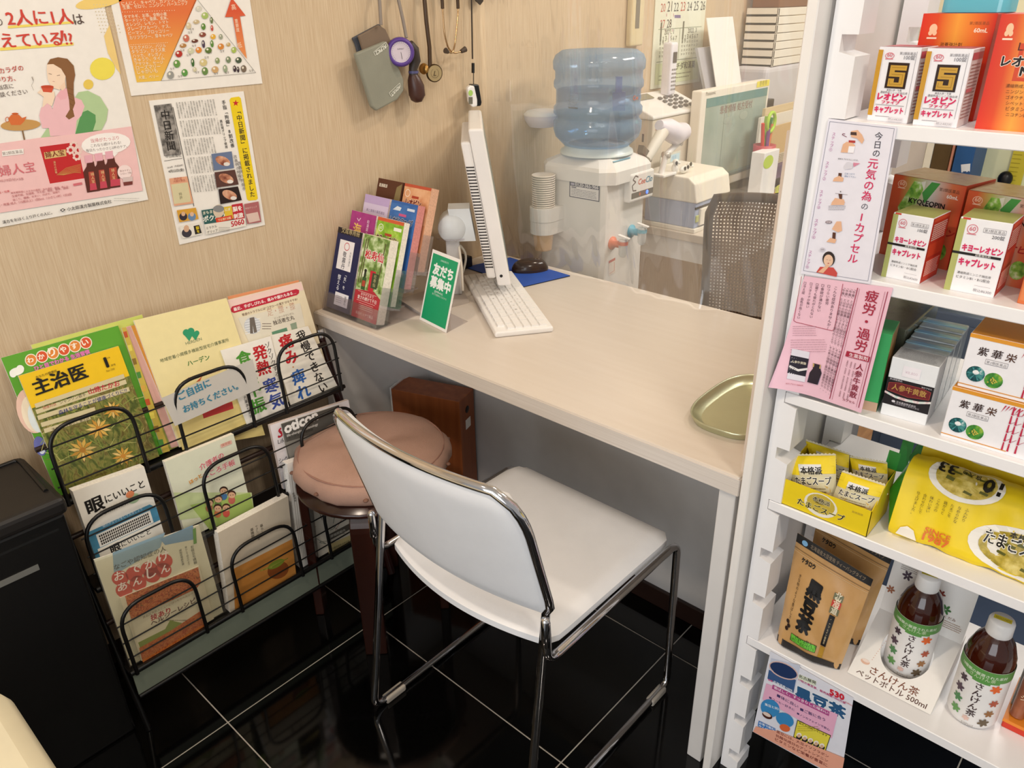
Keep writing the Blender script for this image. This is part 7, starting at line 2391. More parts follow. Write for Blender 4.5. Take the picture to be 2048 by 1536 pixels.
for (tl, tr, br, bl), xo, lab in SP:
    f_ = Face((xo, 0, 0.7), (0, -1, 0), (0.35, 0, 1))
    q = [f_.P(v) for v in (tl, tr, br, bl)]
    dn = (q[3] - q[0]).normalized() * 0.022
    pc_ = Pouch(q[0], q[1], q[2] + dn, q[3] + dn, 0.010, lab, 'd9cfae', 'soup_packet', 'packet', 'egg soup packets in the yellow carton', crimp=0.004)
    p = pc_.pr()
    p.rect(0, 0.80, 1, 1, YEL).rect(0, 0.62, 0.24, 0.80, YEL).rect(0.72, 0.66, 1, 0.80, YEL).rect(0.24, 0.70, 0.72, 0.84, 'e6e4e0').rect(0.0, 0.30, 1.0, 0.62, 'd2c9a4').ell((0.6, 0.34), 0.3, 0.12, 'cfae5a').rect(0, 0.0, 1, 0.04, YEL)
    p.text('本格派', (0.28, 0.66), (0.74, 0.66), '1c1612', bold=0.03).text('たまごスープ', (0.12, 0.44), (0.92, 0.46), '14100e', bold=0.03, asp=1.3, out='efe9da').lines(0.2, 0.28, 0.85, 0.40, 2, '8a7a4a', 0.02)
    p.build(pc_.t)
# big yellow soup bags
GREENM = mat('green_film', '1f9a34', 0.25, var=0.05, trans=0.25)
for i, (x0, x1, zt0, lab) in enumerate(((0.160, 0.235, 0.150, 'yellow ten meal egg soup bag standing behind another bag'), (0.066, 0.150, 0.115, 'yellow ten meal egg soup bag with bowl picture at the shelf front'))):
    ya, yb = (-1.420, -1.70) if i else (-1.418, -1.72)
    t = thing('soup_bag', lab, 'bag', (x0, (ya + yb) / 2, zs), SG)
    zb = zs + (0.001 if i else 0.001)

    pa = [(x0 + 0.006, zb), (x0, zb + 0.010), (x0 + 0.022, zb + zt0 * 0.80), (x0 + 0.034, zb + zt0 * 0.95), (x0 + 0.052, zb + zt0), (x1, zb + zt0 * 0.92), (x1 + 0.006, zb + zt0 * 0.5), (x1, zb)]
    pl_ = [0.0]
    for a, b in zip(pa, pa[1:]):
        pl_.append(pl_[-1] + math.hypot(b[0] - a[0], b[1] - a[1]))

    def prof_(v, pa=pa, pl_=pl_):
        # rounded bar by length: bottom front, up the front face, over the top to the back
        k = v * pl_[-1]
        j = max(i for i in range(len(pa) - 1) if pl_[i] <= k + 1e-9)
        f_ = (k - pl_[j]) / (pl_[j + 1] - pl_[j])
        return pa[j][0] + (pa[j + 1][0] - pa[j][0]) * f_, pa[j][1] + (pa[j + 1][1] - pa[j][1]) * f_

    def bag(u, v, d=0.0, ya=ya, yb=yb, prof_=prof_):
        x, z = prof_(v)
        y = ya + (yb - ya) * u
        w = 0.0015 * math.sin(u * 21 + v * 9) + 0.001 * math.sin(u * 47 + v * 5)
        x2, z2 = prof_(min(1, v + 0.02))
        nx, nz = -(z2 - z), (x2 - x)
        L = math.hypot(nx, nz) or 1
        return Vector((x + (nx / L) * (d + w), y, z + (nz / L) * (d + w)))
    MB().grid(lambda u, v: bag(u, v), 40, 40).build('film', ink(YEL, 0.25), t)
    xm = (x0 + x1) / 2
    side = [Vector((prof_(k / 20)[0], ya, prof_(k / 20)[1])) for k in range(21)]
    cen = Vector((xm, ya + 0.020, zs + zt0 * 0.45))
    mg = MB()
    for a, b in zip(side, side[1:]):
        mg.add([a, b, cen], [(0, 1, 2)])
    mg.add([cen + Vector((0, 0, -0.03)), cen + Vector((0, 0.018, -0.035)), cen + Vector((0.03, 0.02, 0.05)), cen + Vector((0.02, 0, 0.055))], [(0, 1, 2, 3)])
    mg.build('green_end', GREENM, t)
    p = Print(Face((0, 0, 0), (1, 0, 0), (0, 0, 1), 1, 1), 'uv', lift=0.0010, warp=lambda u, v, d=0.0, bag=bag: bag(min(1, max(0, u)), min(1, max(0, v)), d))
    SOUP = ramp_mat('soup_photo', [(0.3, '8a7a1c'), (0.45, 'b8a23a'), (0.6, 'd9c46a'), (0.75, 'e6d88a')], 70, 0.35)

    def dish(cx, cy, rx, ry):
        n = 28
        for rr, cl_ in ((1.0, 'efebe2'), (0.80, SOUP)):
            for a, b in ((0.02, 0.35), (0.35, 0.7), (0.7, 1.0)):
                ps = [[(cx + rx * rr * f_ * math.cos(6.2832 * k / n), cy + ry * rr * f_ * math.sin(6.2832 * k / n)) for k in range(n)] for f_ in (a, b)]
                for k in range(n):
                    k2 = (k + 1) % n
                    s_ = [Vector(q) for q in (ps[0][k], ps[1][k], ps[1][k2], ps[0][k2])]
                    p._out(s_, [(0, 1, 2, 3)], cl_)
            p.d += 0.0006
        for k in range(7):
            a = k * 2.4
            x, y = cx + rx * 0.5 * math.cos(a), cy + ry * 0.45 * math.sin(a)
            p.poly([(x, y), (x + rx * 0.22, y - ry * 0.06), (x + rx * 0.2, y - ry * 0.16), (x - rx * 0.02, y - ry * 0.12)], '5a5a1c')
    dish(0.62, 0.158, 0.25, 0.135)
    dish(0.28, 0.435, 0.18, 0.115)
    if i:
        p.text('本格派', (0.54, 0.235), (0.65, 0.235), '1c1612', bold=0.02).text('たまごスープ', (0.44, 0.165), (0.76, 0.165), '14100e', bold=0.025, asp=1.6, out='f3eee0')
        for k, tx in enumerate(('ふんわり', 'なめらかな', 'たまごを', '鶏がらと', 'こんぶの', '味わい深い', '合わせだしで', '仕上げました。')):
            p.vtext(tx, (0.33 - k * 0.034, 0.300), (0.33 - k * 0.034, 0.300 - 0.0195 * len(tx)), '4a3f14')
        p.text('SINCE', (0.175, 0.092), (0.30, 0.092), 'e0702c', bold=0.02).text('1987', (0.175, 0.050), (0.30, 0.050), 'e0702c', bold=0.025, asp=0.8)
        p.poly([(0.045, 0.035), (0.06, 0.075), (0.09, 0.092), (0.125, 0.08), (0.15, 0.03)], 'efe9dc')
    p.text('33', (0.22, 0.50), (0.14, 0.50), '17130f', bold=0.03).text('10', (0.44, 0.48), (0.36, 0.48), '17130f', bold=0.03).text('食入り', (0.34, 0.49), (0.25, 0.49), '2a2414', bold=0.01)
    p.build(t)

# --- bottom shelf: black bean tea pouches
ze = SHZ['E']
TAN = ramp_mat('kraft_foil', [(0.3, 'b98b52'), (0.7, 'd6ab74')], 14, 0.22, stretch=(1, 1, 0.6), spec=0.6)
for i, (dx, dy, lab) in enumerate(((0.078, -0.004, 'tan black bean tea pouch standing behind the front pouch'), (0.0, 0.0, 'tan black bean tea pouch with bold black title on the bottom shelf'))):
    tl, tr = Vector((0.098 + dx, -1.276 + dy, ze + 0.212)), Vector((0.090 + dx, -1.412 + dy, ze + 0.190))
    bl, br = Vector((0.055 + dx, -1.288 + dy, ze + 0.002)), Vector((0.062 + dx, -1.400 + dy, ze + 0.002))
    t = thing('tea_pouch', lab, 'pouch', (bl + br) / 2, SG)

    def S(u, v, d=0.0, sg=1, tl=tl, tr=tr, bl=bl, br=br):
        a, b = bl.lerp(br, u), tl.lerp(tr, u)
        P = a.lerp(b, v)
        N = (br - bl).cross(tl - bl).normalized()
        k = (4 * u * (1 - u)) ** 0.6 * max(0, 1 - v ** 2.2)
        kb = 0.034 if sg > 0 else 0.050
        if v < 0.10:
            k *= 0.75 + 2.5 * v
        wr = 0.0018 * math.sin(u * 13 + v * 17) * (1 - v)
        return P + N * (sg * kb * k * (0.55 if sg > 0 else 0.9) + d + wr)
    m = MB()
    m.grid(lambda u, v: S(u, v), 22, 26, 0)
    m.grid(lambda u, v: S(1 - u, v, 0, -1), 22, 26, 0)
    m.build('bag', TAN, t)
    p = Print(Face((0, 0, 0), (1, 0, 0), (0, 0, 1), 1, 1), 'uv', lift=0.0012, warp=lambda u, v, d=0.0, S=S: S(min(1, max(0, u)), min(1, max(0, v)), d))
    p.rect(0, 0.925, 1, 1.0, '16110e').rect(0, 0.0, 1, 0.065, '2a2624').line([(0, 0.88), (1, 0.88)], 0.006, '8a6a44').line([(0, 0.855), (1, 0.855)], 0.004, 'e0c090')
    p.ell((0.12, 0.955), 0.04, 0.022, '8ac0e6')
    p.text('北海道産大豆使用 ティーバッグタイプ', (0.2, 0.945), (0.92, 0.945), '9a8468')
    p.text('ケタロウ', (0.13, 0.80), (0.32, 0.80), '14100e', bold=0.05)
    p.vtext('黒豆茶', (0.40, 0.72), (0.36, 0.22), '0f0c0b', bold=0.06, wid=1.35)
    p.vtext('きな粉のような香ばしさ', (0.16, 0.70), (0.15, 0.28), '3a2a1a')
    for k, (ch_, cl_) in enumerate((('北', '6f6f52'), ('海', 'c24034'), ('道', '6f6f52'))):
        p.rect(0.64, 0.66 - k * 0.068, 0.76, 0.72 - k * 0.068, cl_).text(ch_, (0.66, 0.668 - k * 0.068), (0.74, 0.668 - k * 0.068), 'e9dcc0', bold=0.02)
    p.rect(0.66, 0.20, 0.735, 0.51, '17120f').vtext('ノンカフェイン健康茶', (0.697, 0.49), (0.697, 0.22), 'd9c49a').rect(0.665, 0.07, 0.73, 0.19, 'b5892c')
    p.rect(0.22, 0.10, 0.62, 0.17, '1f3a14').rect(0.226, 0.104, 0.614, 0.166, '6cc23c').text('17g×14包入', (0.30, 0.138), (0.56, 0.138), '1f3a14').text('煮出し・急須どちらでも', (0.25, 0.112), (0.60, 0.112), '1f3a14')
    for k in range(3):
        p.ell((0.13 + 0.025 * (k % 2), 0.25 - k * 0.035), 0.028, 0.020, '2a140c', n=10)
    p.build(t)

# --- white display box with a bottle in its hole
db = thing('display_box', 'white cardboard display box with a tea bottle set in its sloping front', 'display box', (0.14, -1.48, ze), SG)
PL, PR_ = -1.412, -1.547
xb, xt, zt_ = 0.064, 0.190, ze + 0.058
V_ = Vector((xt - xb, 0, zt_ - ze))
pf_ = Face((xb, PL, ze + 0.001), (0, -1, 0), V_, PL - PR_, V_.length)
hc, hrx, hry = (pf_.w * 0.50, pf_.h * 0.60), 0.040, 0.050
NS = 48
inner = [(hc[0] + hrx * math.cos(6.28319 * k / NS), hc[1] + hry * math.sin(6.28319 * k / NS)) for k in range(NS)]
outer = []
for k in range(NS):
    a = 6.28319 * k / NS
    c_, s_ = math.cos(a), math.sin(a)
    rx_ = (pf_.w - hc[0]) / c_ if c_ > 1e-6 else (hc[0] / -c_ if c_ < -1e-6 else 1e9)
    ry_ = (pf_.h - hc[1]) / s_ if s_ > 1e-6 else (hc[1] / -s_ if s_ < -1e-6 else 1e9)
    r_ = min(rx_, ry_)
    outer.append((hc[0] + r_ * c_, hc[1] + r_ * s_))
corn = [(0, 0), (pf_.w, 0), (pf_.w, pf_.h), (0, pf_.h)]
for cc in corn:
    k = min(range(NS), key=lambda k: (outer[k][0] - cc[0]) ** 2 + (outer[k][1] - cc[1]) ** 2)
    outer[k] = cc
m = MB()
m.add([pf_.pt(*q) for q in outer + inner] + [pf_.pt(q[0], q[1], -0.0015) for q in inner],
      [(k, (k + 1) % NS, NS + (k + 1) % NS, NS + k) for k in range(NS)] + [(NS + k, NS + (k + 1) % NS, 2 * NS + (k + 1) % NS, 2 * NS + k) for k in range(NS)])
m.build('sloping_front', PAPER, db)
for y in (PL, PR_ + 0.001):
    MB().prism([(xb, y, ze + 0.001), (xt + 0.03, y, ze + 0.001), (xt + 0.03, y, zt_), (xt, y, zt_)], (0, -0.001, 0)).build('side_wall', PAPER, db)
MB().prism([(xt, PL, zt_), (xt, PR_, zt_), (xt + 0.030, PR_, zt_ + 0.145), (xt + 0.030, PL, zt_ + 0.145)], (0.001, 0, 0)).build('back_card', PAPER, db)
p = Print(pf_, 'uv', lift=0.0004)
p.text('さんけん茶', (0.22, 0.13), (0.80, 0.13), '7a3f24', bold=0.006).text('ペットボトル 500ml', (0.09, 0.035), (0.93, 0.035), '5a342a', bold=0.006)
p.ell((0.13, 0.235), 0.055, 0.035, 'e9bfa8').ell((0.13, 0.25), 0.045, 0.02, 'f6e3d8')
for k in range(14):
    p.ell((0.19 + 0.004 * k * (1 + 0.03 * k), 0.30 + k * 0.034), 0.006, 0.006, 'e0b8a8', n=6)
p.build(db)
bcf = Face((xt, PL, zt_), (0, -1, 0), (0.030, 0, 0.145), PL - PR_, 0.148)
p = Print(bcf, 'uv', lift=0.0005)
for x, y, r_, cl_ in ((0.16, 0.82, 0.07, '3a2a3a'), (0.20, 0.55, 0.06, '4a3a4a'), (0.72, 0.34, 0.06, '3f7a3c'), (0.80, 0.80, 0.13, '5a8a3c'), (0.06, 0.30, 0.05, 'a86a4a'), (0.62, 0.50, 0.05, '8a3a2c'), (0.66, 0.14, 0.06, '2f2424')):
    for k in range(6):
        a = k * 1.05
        p.ell((x + r_ * 0.6 * math.cos(a), y + r_ * 0.6 * math.sin(a)), r_ * 0.5, r_ * 0.25, cl_, rot=a, n=8)
p.text('はと麦', (0.14, 0.70), (0.26, 0.70), '6a625c').lines(0.10, 0.60, 0.34, 0.67, 3, 'a8a098', 0.008).text('どくだみ', (0.68, 0.24), (0.86, 0.24), '8a5a4a').lines(0.72, 0.12, 0.95, 0.22, 4, 'b0907a', 0.008)
p.build(db)


def tea_bottle(B, lab, tall=0.205):
    t = thing('tea_bottle', lab, 'bottle', B, SG)
    r = 0.0355
    z = lambda h: h
    amber = mat('amber_tea', '3a1206', 0.08, var=0.05, spec=0.6, coat=0.4)
    MB().lathe([(0.030, 0.0), (0.0345, 0.004), (r, 0.012), (r, 0.118), (0.0352, 0.124), (0.0340, 0.138), (0.0270, 0.160), (0.0190, 0.172), (0.0145, 0.177), (0.0145, 0.181)], B, 32).build('body', amber, t)
    lb_ = MB()
    lb_.lathe([(r + 0.0004, 0.010), (r + 0.0006, 0.014), (r + 0.0006, 0.122), (r + 0.0002, 0.124)], B, 36, caps=False)
    lb_.lathe([(0.031, 0.0008), (0.0350, 0.0045), (r + 0.0004, 0.012)], B, 36, caps=False)
    lb = lb_.build('label', mat('label_white', 'eceae8', 0.3, var=0.02), t)
    cp = MB().lathe([(0.0175, 0.174), (0.0185, 0.176), (0.0180, 0.197), (0.0165, 0.2005), (0.0001, 0.201)], B, 26).build('cap', PLASW, t)
    # facing the camera
    am = math.atan2(CAM.y - B.y, CAM.x - B.x)
    W = lambda u, v, d=0.0: Vector((B.x + (r + 0.0006 + d) * math.cos(am + u / r), B.y + (r + 0.0006 + d) * math.sin(am + u / r), B.z + v))
    p = Print(Face((0, 0, 0), (1, 0, 0), (0, 0, 1), 1, 1), 'uv', lift=0.0003, warp=W)
    for k in range(12):
        a0, a1 = -0.075 + k * 0.0125, -0.0625 + k * 0.0125
        v0 = 0.104 - 0.008 * max(0, 1 - abs((a0 + a1) / 2) / 0.03)
        v1 = v0
        p.poly([(a0, v0), (a1, v1), (a1, 0.124), (a0, 0.124)], '5f9a4c', False)
    p.d += 0.0002
    p.text('18種類の厳選された素材', (-0.034, 0.112), (0.034, 0.112), 'e6f0da', bold=0.01).text('さんけん茶', (-0.018, 0.105), (0.018, 0.105), 'dcebc8')
    p.vtext('さんけん茶', (0.0, 0.098), (0.0, 0.026), '3f2a2c', bold=0.012)
    for x, y, r2, cl_ in ((-0.024, 0.090, 0.007, '4a3a44'), (-0.026, 0.068, 0.008, '54404e'), (-0.024, 0.048, 0.008, '4f8a54'), (-0.022, 0.026, 0.008, '6aa05a'), (0.022, 0.092, 0.008, 'ea6a2c'), (0.026, 0.062, 0.007, 'b5563c'), (0.024, 0.040, 0.007, '9a6a3c'), (0.020, 0.020, 0.008, '6a5a44'), (-0.004, 0.020, 0.005, 'e3c0b4')):
        for k in range(6):
            a = k * 1.05 + r2 * 300
            p.ell((x + r2 * 0.55 * math.cos(a), y + r2 * 0.55 * math.sin(a)), r2 * 0.55, r2 * 0.28, cl_, rot=a, n=8)
    p.text('500ml', (-0.008, 0.006), (0.008, 0.006), '9a9490')
    p.build(lb)
    p = Print(Face(B + Vector((0, 0, 0.201)), (-math.sin(am), math.cos(am), 0), (-math.cos(am), -math.sin(am), 0)), 'uv', lift=0.0003)
    p.fc.w = p.fc.h = 1
    p.rect(-0.012, -0.005, 0.012, 0.005, 'd9c82c').text('税込178円', (-0.010, -0.002), (0.010, -0.002), '8a7a1c')
    p.build(cp, 'price_sticker')


tea_bottle(Vector((0.112, -1.594, ze)), 'amber tea bottle with white label standing free on the bottom shelf')
tea_bottle(Vector((0.148, -1.480, ze)), 'amber tea bottle with white label set in the display box')
# --- sausage snack box at the right end
sb = thing('snack_tray', 'red and orange tray of brown snack sticks at the end of the bottom shelf', 'tray', (0.1, -1.68, ze), SG)
s0 = px((2001, 1452), 2, ze)
MB().box(s0.x, s0.x + 0.11, s0.y - 0.10, s0.y, ze, ze + 0.018).build('tray_wall', ink('d23a24'), sb, bevel=0.002)
MB().box(s0.x - 0.0006, s0.x + 0.11, s0.y - 0.10, s0.y + 0.0006, ze + 0.0125, ze + 0.0185).build('orange_rim', ink('e88a2c'), sb)
snack = ramp_mat('snack_brown', [(0.3, '8f4f34'), (0.7, 'b5704c')], 30, 0.2, spec=0.6)
for i in range(3):
    for j in range(2):
        st_ = thing('snack_stick', 'brown wrapped snack stick standing in the red and orange tray', 'snack', (s0.x + 0.018 + j * 0.03, s0.y - 0.014 - i * 0.030, ze + 0.019), 'snack sticks in the tray')
        B = Vector(st_.location)
        top = B + Vector((0.035, -0.006, 0.125))
        MB().tube([B, B.lerp(top, 0.5), top], 0.0125, 12, rs=[0.010, 0.0125, 0.0115]).build('stick', snack, st_)
        am = Vector((-1, 0, 0.2)).normalized()
        f_ = Face(B.lerp(top, 0.25) + am * 0.0128, (top - B), Vector((0, 1, 0)).cross(top - B).cross(top - B))
        p = Print(Face(B.lerp(top, 0.2) - Vector((0.0132, 0, -0.002)), (0, -1, 0), (top - B), 0.02, 0.09), 'uv', lift=0.0006)
        p.vtext('黒糖ソーセージ', (0.0, 0.95), (0.0, 0.1), 'f0d8b8', wid=1.0)
        p.build(st_)
bx = thing('snack_box', 'blue edged clear pack leaning behind the tea bottle on the bottom shelf', 'packet', (0.17, -1.66, ze), SG)
MB().obox((0.150, -1.70, ze), (0.05, 0, 0), (0, 0.062, 0), (0.03, 0, 0.15)).build('pack', mat('grey_film', '8f8a80', 0.15, var=0.2, vscale=40, spec=0.6), bx, bevel=0.003)
MB().box(0.1495, 0.201, -1.7005, -1.6375, ze, ze + 0.016).build('blue_band', ink('2c3f9a'), bx)

# ================================================================== notices taped to the shelf edge
xf = 0.0275


def notice(label, q, col, name='notice', curl=None):
    fc = Face((xf, 0, 0), (0, -1, 0), (0, 0, 1))
    P = [fc.P(v) for v in q]
    t = thing(name, label, 'notice', (P[2] + P[3]) / 2)
    n = 14

    def S(u, v):
        a, b = P[3].lerp(P[2], u), P[0].lerp(P[1], u)
        w = a.lerp(b, v)
        if curl:
            w = w + Vector((-curl * max(0, 1 - u * 1.8) ** 2 * max(0, 1 - v * 1.6) ** 2, 0, 0))
        return w
    m = MB()
    m.grid(lambda u, v: S(u, v), n, n)
    m.grid(lambda u, v: S(1 - u, v) + Vector((0.0004, 0, 0)), n, n)
    m.build('sheet', ink(col), t)
    Q = [fc.px(v) for v in q]

    def warp(u, v, d=0.0):
        vb = max(0.0, min(1.0, (v - (Q[2][1] + Q[3][1]) / 2) / ((Q[0][1] + Q[1][1] - Q[2][1] - Q[3][1]) / 2)))
        l, r = Q[3].lerp(Q[0], vb)[0], Q[2].lerp(Q[1], vb)[0]
        ub = max(0.0, min(1.0, (u - l) / (r - l)))
        k = curl * max(0, 1 - ub * 1.8) ** 2 * max(0, 1 - vb * 1.6) ** 2
        return fc.pt(u, v, d + k * 1.03)
    return t, Print(fc, 'px', lift=0.0007 if curl else 0.0004, warp=warp if curl else None)


def k8(x, y):
    return (1600 + x / 6.8267, 180 + y / 6.8267)


def k7(x, y):
    return (1580 + x / 3.2, 380 + y / 3.2)


t, p = notice('white instruction notice with five step pictures taped to the shelf edge', ((1657, 237), (1794, 254), (1740, 568), (1601, 547)), 'e9e6ef')
p.line([(1660, 243), (1789, 257), (1736, 562), (1607, 541), (1660, 243)], 0.8, '8a8a9a')
p.vtext('今日の', k8(1085, 570), k8(1035, 920), '4a4650', bold=0.008).vtext('元気の為', k8(1015, 925), k8(900, 1520), 'd3285c', bold=0.012).vtext('の', k8(895, 1535), k8(875, 1640), '4a4650').vtext('1カプセル', (1727, 423), (1704, 527), 'd3285c', bold=0.012)
for i, (c_, e) in enumerate((((1669, 264), (1661, 303)), ((1656, 322), (1648, 361)), ((1644, 379), (1637, 418)), ((1634, 437), (1627, 478)), ((1622, 500), (1614, 537)))):
    p.vtext('ステップ' + '①②③④⑤'[i], c_, e, 'b55a9a')
HAND = 'e6b592'
p.poly([k8(*q) for q in ((700, 560), (790, 545), (850, 610), (880, 680), (850, 735), (780, 660), (700, 640))], HAND).poly([k8(*q) for q in ((695, 572), (775, 575), (778, 620), (692, 612))], '4a342c').poly([k8(*q) for q in ((560, 850), (590, 740), (640, 705), (720, 720), (755, 750), (735, 860))], HAND).poly([k8(*q) for q in ((670, 765), (755, 770), (735, 858), (655, 855))], 'f4f2f6').poly([k8(*q) for q in ((668, 685), (760, 690), (755, 722), (668, 715))], 'b53a34')
p.line([k8(640, 640), k8(580, 610), k8(590, 595), k8(620, 600)], 1.2, '7a2a44')
p.poly([k8(*q) for q in ((640, 985), (665, 980), (730, 1000), (720, 1070), (620, 1085), (600, 1040))], 'd9d6de').poly([k8(*q) for q in ((730, 990), (825, 1000), (735, 1050))], 'd98aa0').poly([k8(*q) for q in ((530, 1130), (575, 1135), (568, 1190), (525, 1185))], '5a3424').poly([k8(*q) for q in ((450, 1245), (470, 1200), (540, 1170), (600, 1200), (590, 1250))], HAND)
p.text('液体をプロセルに入れる。', k8(520, 945), k8(800, 970), '4a4650').text('口をつけて', k8(615, 1150), k8(750, 1160), '3a6a9a').text('閉めて下さい', k8(612, 1185), k8(765, 1200), '3a6a9a')
p.poly([k8(*q) for q in ((528, 1415), (582, 1418), (575, 1500), (545, 1500))], '5a3424').poly([k8(*q) for q in ((430, 1540), (480, 1480), (600, 1490), (620, 1540))], HAND).poly([k7(*q) for q in ((262, 95), (290, 50), (345, 60), (350, 95))], HAND).line([k8(485, 1410), k8(655, 1430)], 0.6, '5a4a4a').poly([k8(548, 1380), k8(568, 1380), k8(558, 1400)], '3a3438')
p.lines(*k7(248, 98), *k7(360, 130), 3, '6a6670', 0.8)
p.poly([k7(*q) for q in ((270, 250), (300, 200), (330, 200), (335, 260), (310, 270))], HAND).poly([k7(*q) for q in ((275, 270), (295, 272), (292, 315), (272, 312))], '5a3424').poly([k7(*q) for q in ((235, 330), (260, 305), (300, 315), (290, 340))], HAND)
p.ell(k7(250, 205), 7, 3, '8a7a80').text('STOP', k7(236, 209), k7(264, 209), 'f0e8ec', bold=0.02)
p.poly([k7(*q) for q in ((170, 525), (195, 490), (280, 495), (305, 530), (300, 555))], 'c94a44').ell(k7(250, 440), 12.5, 15, '2f2422').ell(k7(248, 450), 9.5, 12, 'e9c3a6').line([k7(236, 445), k7(244, 446)], 0.6, '3a2a2a').line([k7(254, 447), k7(262, 448)], 0.6, '3a2a2a').ell(k7(248, 468), 1.8, 1, 'b54a4a').poly([k7(*q) for q in ((180, 525), (240, 475), (255, 485), (215, 530))], HAND)
p.ell(k7(210, 380), 5.5, 4, 'cfcad4').text('30秒', k7(200, 384), k7(222, 384), '5a5660')
p.build(t)

t, p = notice('pink tiredness remedy notice with curling corner taped below the step notice', ((1609, 552), (1786, 576), (1722, 826), (1548, 766)), 'f0c3d2', curl=0.02)
p.line([k7(75, 552), k7(25, 835), k7(40, 845), k7(270, 900), k7(285, 890), k7(340, 600)], 1.0, 'a8304a')
for i, (tx, x, y, x2, y2) in enumerate((('こんな症状ありませんか?', 296, 615, 244, 895), ('つらい疲労', 252, 605, 236, 735), ('食欲が湧かない', 214, 600, 184, 780), ('寝ても疲れがとれない', 178, 595, 135, 820), ('スタミナが無い', 139, 590, 112, 755), ('冷え症 血色が良くない', 100, 585, 55, 825))):
    p.vtext(('□' if i else '') + tx, k7(x, y), k7(x2, y2), '5a3a48')
p.line([k7(435, 625), k7(255, 1335)], 1.6, '9a2a48').line([k7(627, 650), k7(440, 1392)], 1.6, '9a2a48').line([k7(610, 650), k7(425, 1388)], 0.6, '9a2a48').line([k7(447, 630), k7(270, 1340)], 0.6, '9a2a48')
p.vtext('疲労・過労', k7(535, 640), k7(448, 1035), 'a8233f', bold=0.015)
p.poly([k7(*q) for q in ((365, 1028), (515, 1068), (505, 1102), (355, 1062))], 'a8233f').text('生薬製剤', k7(378, 1062), k7(498, 1092), 'f7e3e9', bold=0.01)
p.vtext('人参牛黄散', k7(455, 1110), k7(400, 1330), '8a1f38', bold=0.015).text('カプセル', k7(338, 1345), k7(415, 1368), '8a1f38', bold=0.01)
for k in range(3):
    p.vtext('滋養強壮、肉体疲労、病中病後の栄養補給、胃腸虚弱', k7(420 - k * 24, 1105 - k * 8), k7(365 - k * 24, 1345 - k * 12), '7a4a58')
for k in range(4):
    p.vtext('「牛黄」とは牛の胆嚢にできた結石のことで、その希少価値と薬効の重要性から、', k7(418 - k * 22, 625 - k * 4), k7(255 - k * 18, 1310 - k * 12), '5a3a48')
p.lines(*k7(20, 865), *k7(180, 935), 5, 'b58a98', 0.8)
p.lines(*k7(10, 950), *k7(240, 1040), 6, 'b58a98', 0.8)
p.poly([k7(*q) for q in ((20, 1010), (130, 1035), (100, 1225), (-5, 1195))], 'e3e0ea').poly([k7(*q) for q in ((12, 1050), (125, 1078), (105, 1190), (-3, 1160))], '1f1a2a').poly([k7(*q) for q in ((8, 1110), (60, 1140), (118, 1135), (116, 1148), (60, 1155), (6, 1125))], 'e9e6e4').text('人参牛黄散', k7(18, 1095), k7(108, 1115), 'd9d0b8', bold=0.02)
p.poly([k7(*q) for q in ((150, 1105), (200, 1118), (198, 1145), (205, 1170), (180, 1245), (115, 1225), (130, 1165), (150, 1140))], '2a1f2a').poly([k7(*q) for q in ((150, 1105), (200, 1118), (198, 1142), (150, 1130))], 'c9a86a').poly([k7(*q) for q in ((125, 1185), (195, 1200), (180, 1243), (116, 1224))], '2c4a6a').text('人参牛黄', k7(138, 1188), k7(190, 1200), 'd9d0b8')
p.text('30カプセル 8,800円', k7(-10, 1228), k7(90, 1252), 'b54a5a')
p.build(t)


def k5(x, y):
    return (1480 + x / 6.8267, 1200 + y / 6.8267)


def k4(x, y):
    return (1330 + x / 6.8267, 1310 + y / 6.8267)


t, p = notice('colourful black bean tea price notice hanging below the bottom shelf edge', ((1541, 1302), (1707, 1396), (1681, 1560), (1505, 1463)), 'e3e4ee')
p.poly([k4(*q) for q in ((1450, 40), (1850, 140), (1760, 520), (1395, 320))], 'c9cfe0').poly([k4(*q) for q in ((1420, 200), (1790, 340), (1755, 515), (1400, 320))], '3a5a8a')
p.ell(k4(1620, 205), 29, 13, '1f3560', rot=0.42).ring(k4(1620, 210), 30, 14, 2.2, 'd9b8b0', rot=0.42).text('特選', k4(1410, 345), k4(1470, 368), 'd94a8a', bold=0.02).text('北海道産100%', k4(1480, 370), k4(1740, 500), 'eef0f6', bold=0.02)
p.poly([k5(*q) for q in ((810, 1010), (1050, 1110), (1030, 1175), (790, 1075))], 'dfe6d0').text('名古屋発', k5(805, 1050), k5(1040, 1150), '2a2a2a', bold=0.02).text('17粒の黒豆茶、販売実績1000万袋', k5(800, 1095), k5(1440, 1420), 'c23a7a', bold=0.015)
p.text('黒豆茶', (1592, 1392), (1690, 1437), '2c5a86', bold=0.05, out='eef2f6').text('530', (1660, 1388), (1688, 1400), 'd0283a', bold=0.05).text('円(税込)', (1690, 1404), (1705, 1412), 'd0283a')
p.poly([(1533, 1366), (1676, 1428), (1664, 1476), (1525, 1398)], 'eab0cc').poly([k4(*q) for q in ((1475, 400), (2250, 770), (2240, 830), (1462, 455))], 'b04a8a')
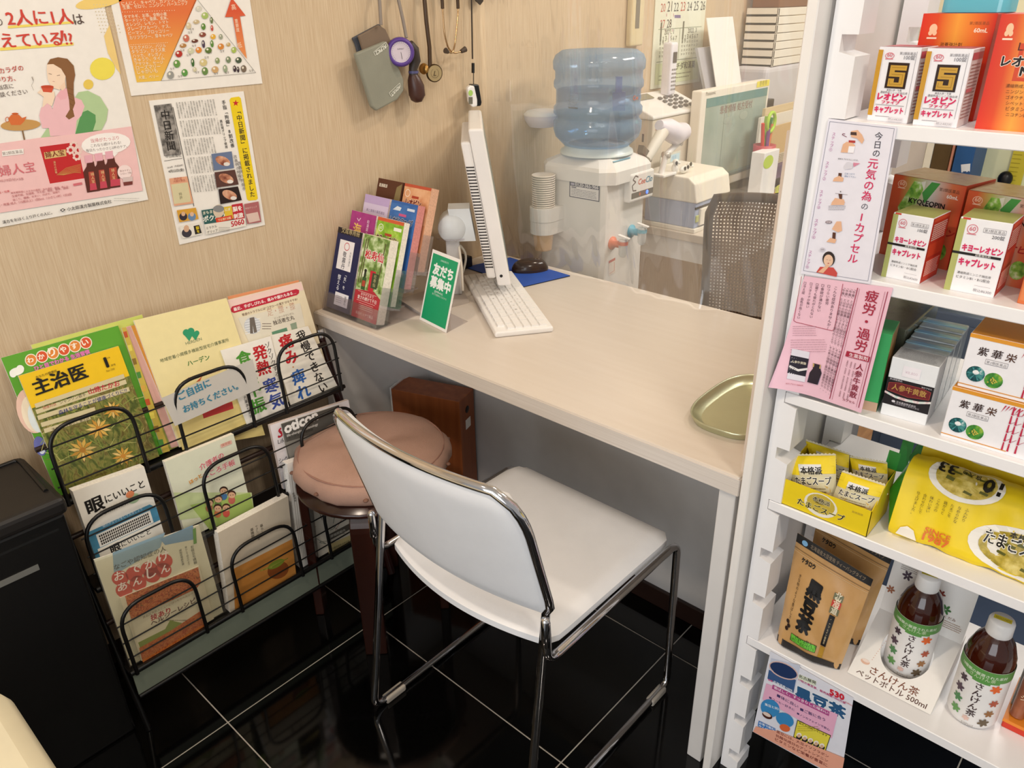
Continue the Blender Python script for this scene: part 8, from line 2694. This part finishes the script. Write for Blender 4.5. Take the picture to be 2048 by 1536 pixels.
p.text('香ばしく、すっきりした味わい', k4(1490, 450), k4(2230, 805), 'f7e6f0', bold=0.02).text('■体に良い', k4(1530, 560), k4(1820, 720), '4a3a6a', bold=0.015).text('■コーヒー好きに', k4(1425, 585), k4(1770, 760), '4a3a6a', bold=0.015).text('■ご飯に合う', k4(1850, 750), k4(2190, 900), '4a3a6a', bold=0.015).text('■ノンカフェインで安心', k4(1805, 800), k4(2250, 1030), '4a3a6a', bold=0.015)
p.ell(k4(1440, 720), 20, 17, '3a8ac4', rot=0.6).ell(k4(1640, 880), 19, 13, '3a8ac4', rot=0.5).ell(k4(1400, 820), 11, 6, '4a241c', rot=0.5).ell(k4(1395, 805), 9, 3.5, 'e3d0c4', rot=0.5).ell(k4(1640, 990), 11, 7, 'd9693a', rot=0.4).text('黒豆と同じ', k4(1370, 680), k4(1590, 760), 'f0f4f8', bold=0.015)
p.poly([k4(*q) for q in ((1810, 880), (2270, 1090), (2190, 1330), (1755, 1115))], '3a3a20').poly([k4(*q) for q in ((1818, 892), (2258, 1096), (2183, 1318), (1765, 1108))], 'e6d84a').text('私たちが作っています', k4(1835, 930), k4(2220, 1110), '2a2410', bold=0.02).lines(*k4(1815, 960), *k4(2120, 1040), 3, '8a7a1c', 0.8)
for k in range(5):
    x, y = 1835 + k * 78, 1085 + k * 36
    p.ell(k4(x, y + 30), 6, 5, '2a2624').ell(k4(x, y), 5, 4.5, 'f0ebe4').ell(k4(x, y + 12), 3.5, 3.5, 'd9b090')
p.poly([k4(*q) for q in ((1285, 890), (1512, 1000), (1500, 1085), (1272, 960))], '3a7ac4').text('食物繊維', k4(1300, 1040), k4(1495, 1130), 'c22a4a', bold=0.02).text('お茶で飲む', k4(1292, 930), k4(1500, 1025), 'f0f4f8', bold=0.02).text('やくぜん茶', k4(1288, 968), k4(1495, 1065), 'f0f4f8', bold=0.02)
p.poly([(1512, 1452), (1560, 1462), (1690, 1515), (1682, 1556), (1507, 1462)], 'eaa88f')
for k, tx in enumerate(('黒豆には、大豆イソフラボン', '抗酸化成分のアントシアニン', 'ビタミンなど栄養が豊富に')):
    p.text(tx, k4(1530 - k * 10, 1050 + k * 52), k4(2240 - k * 10, 1395 + k * 60), '7a2f2a', bold=0.015)
p.build(t)
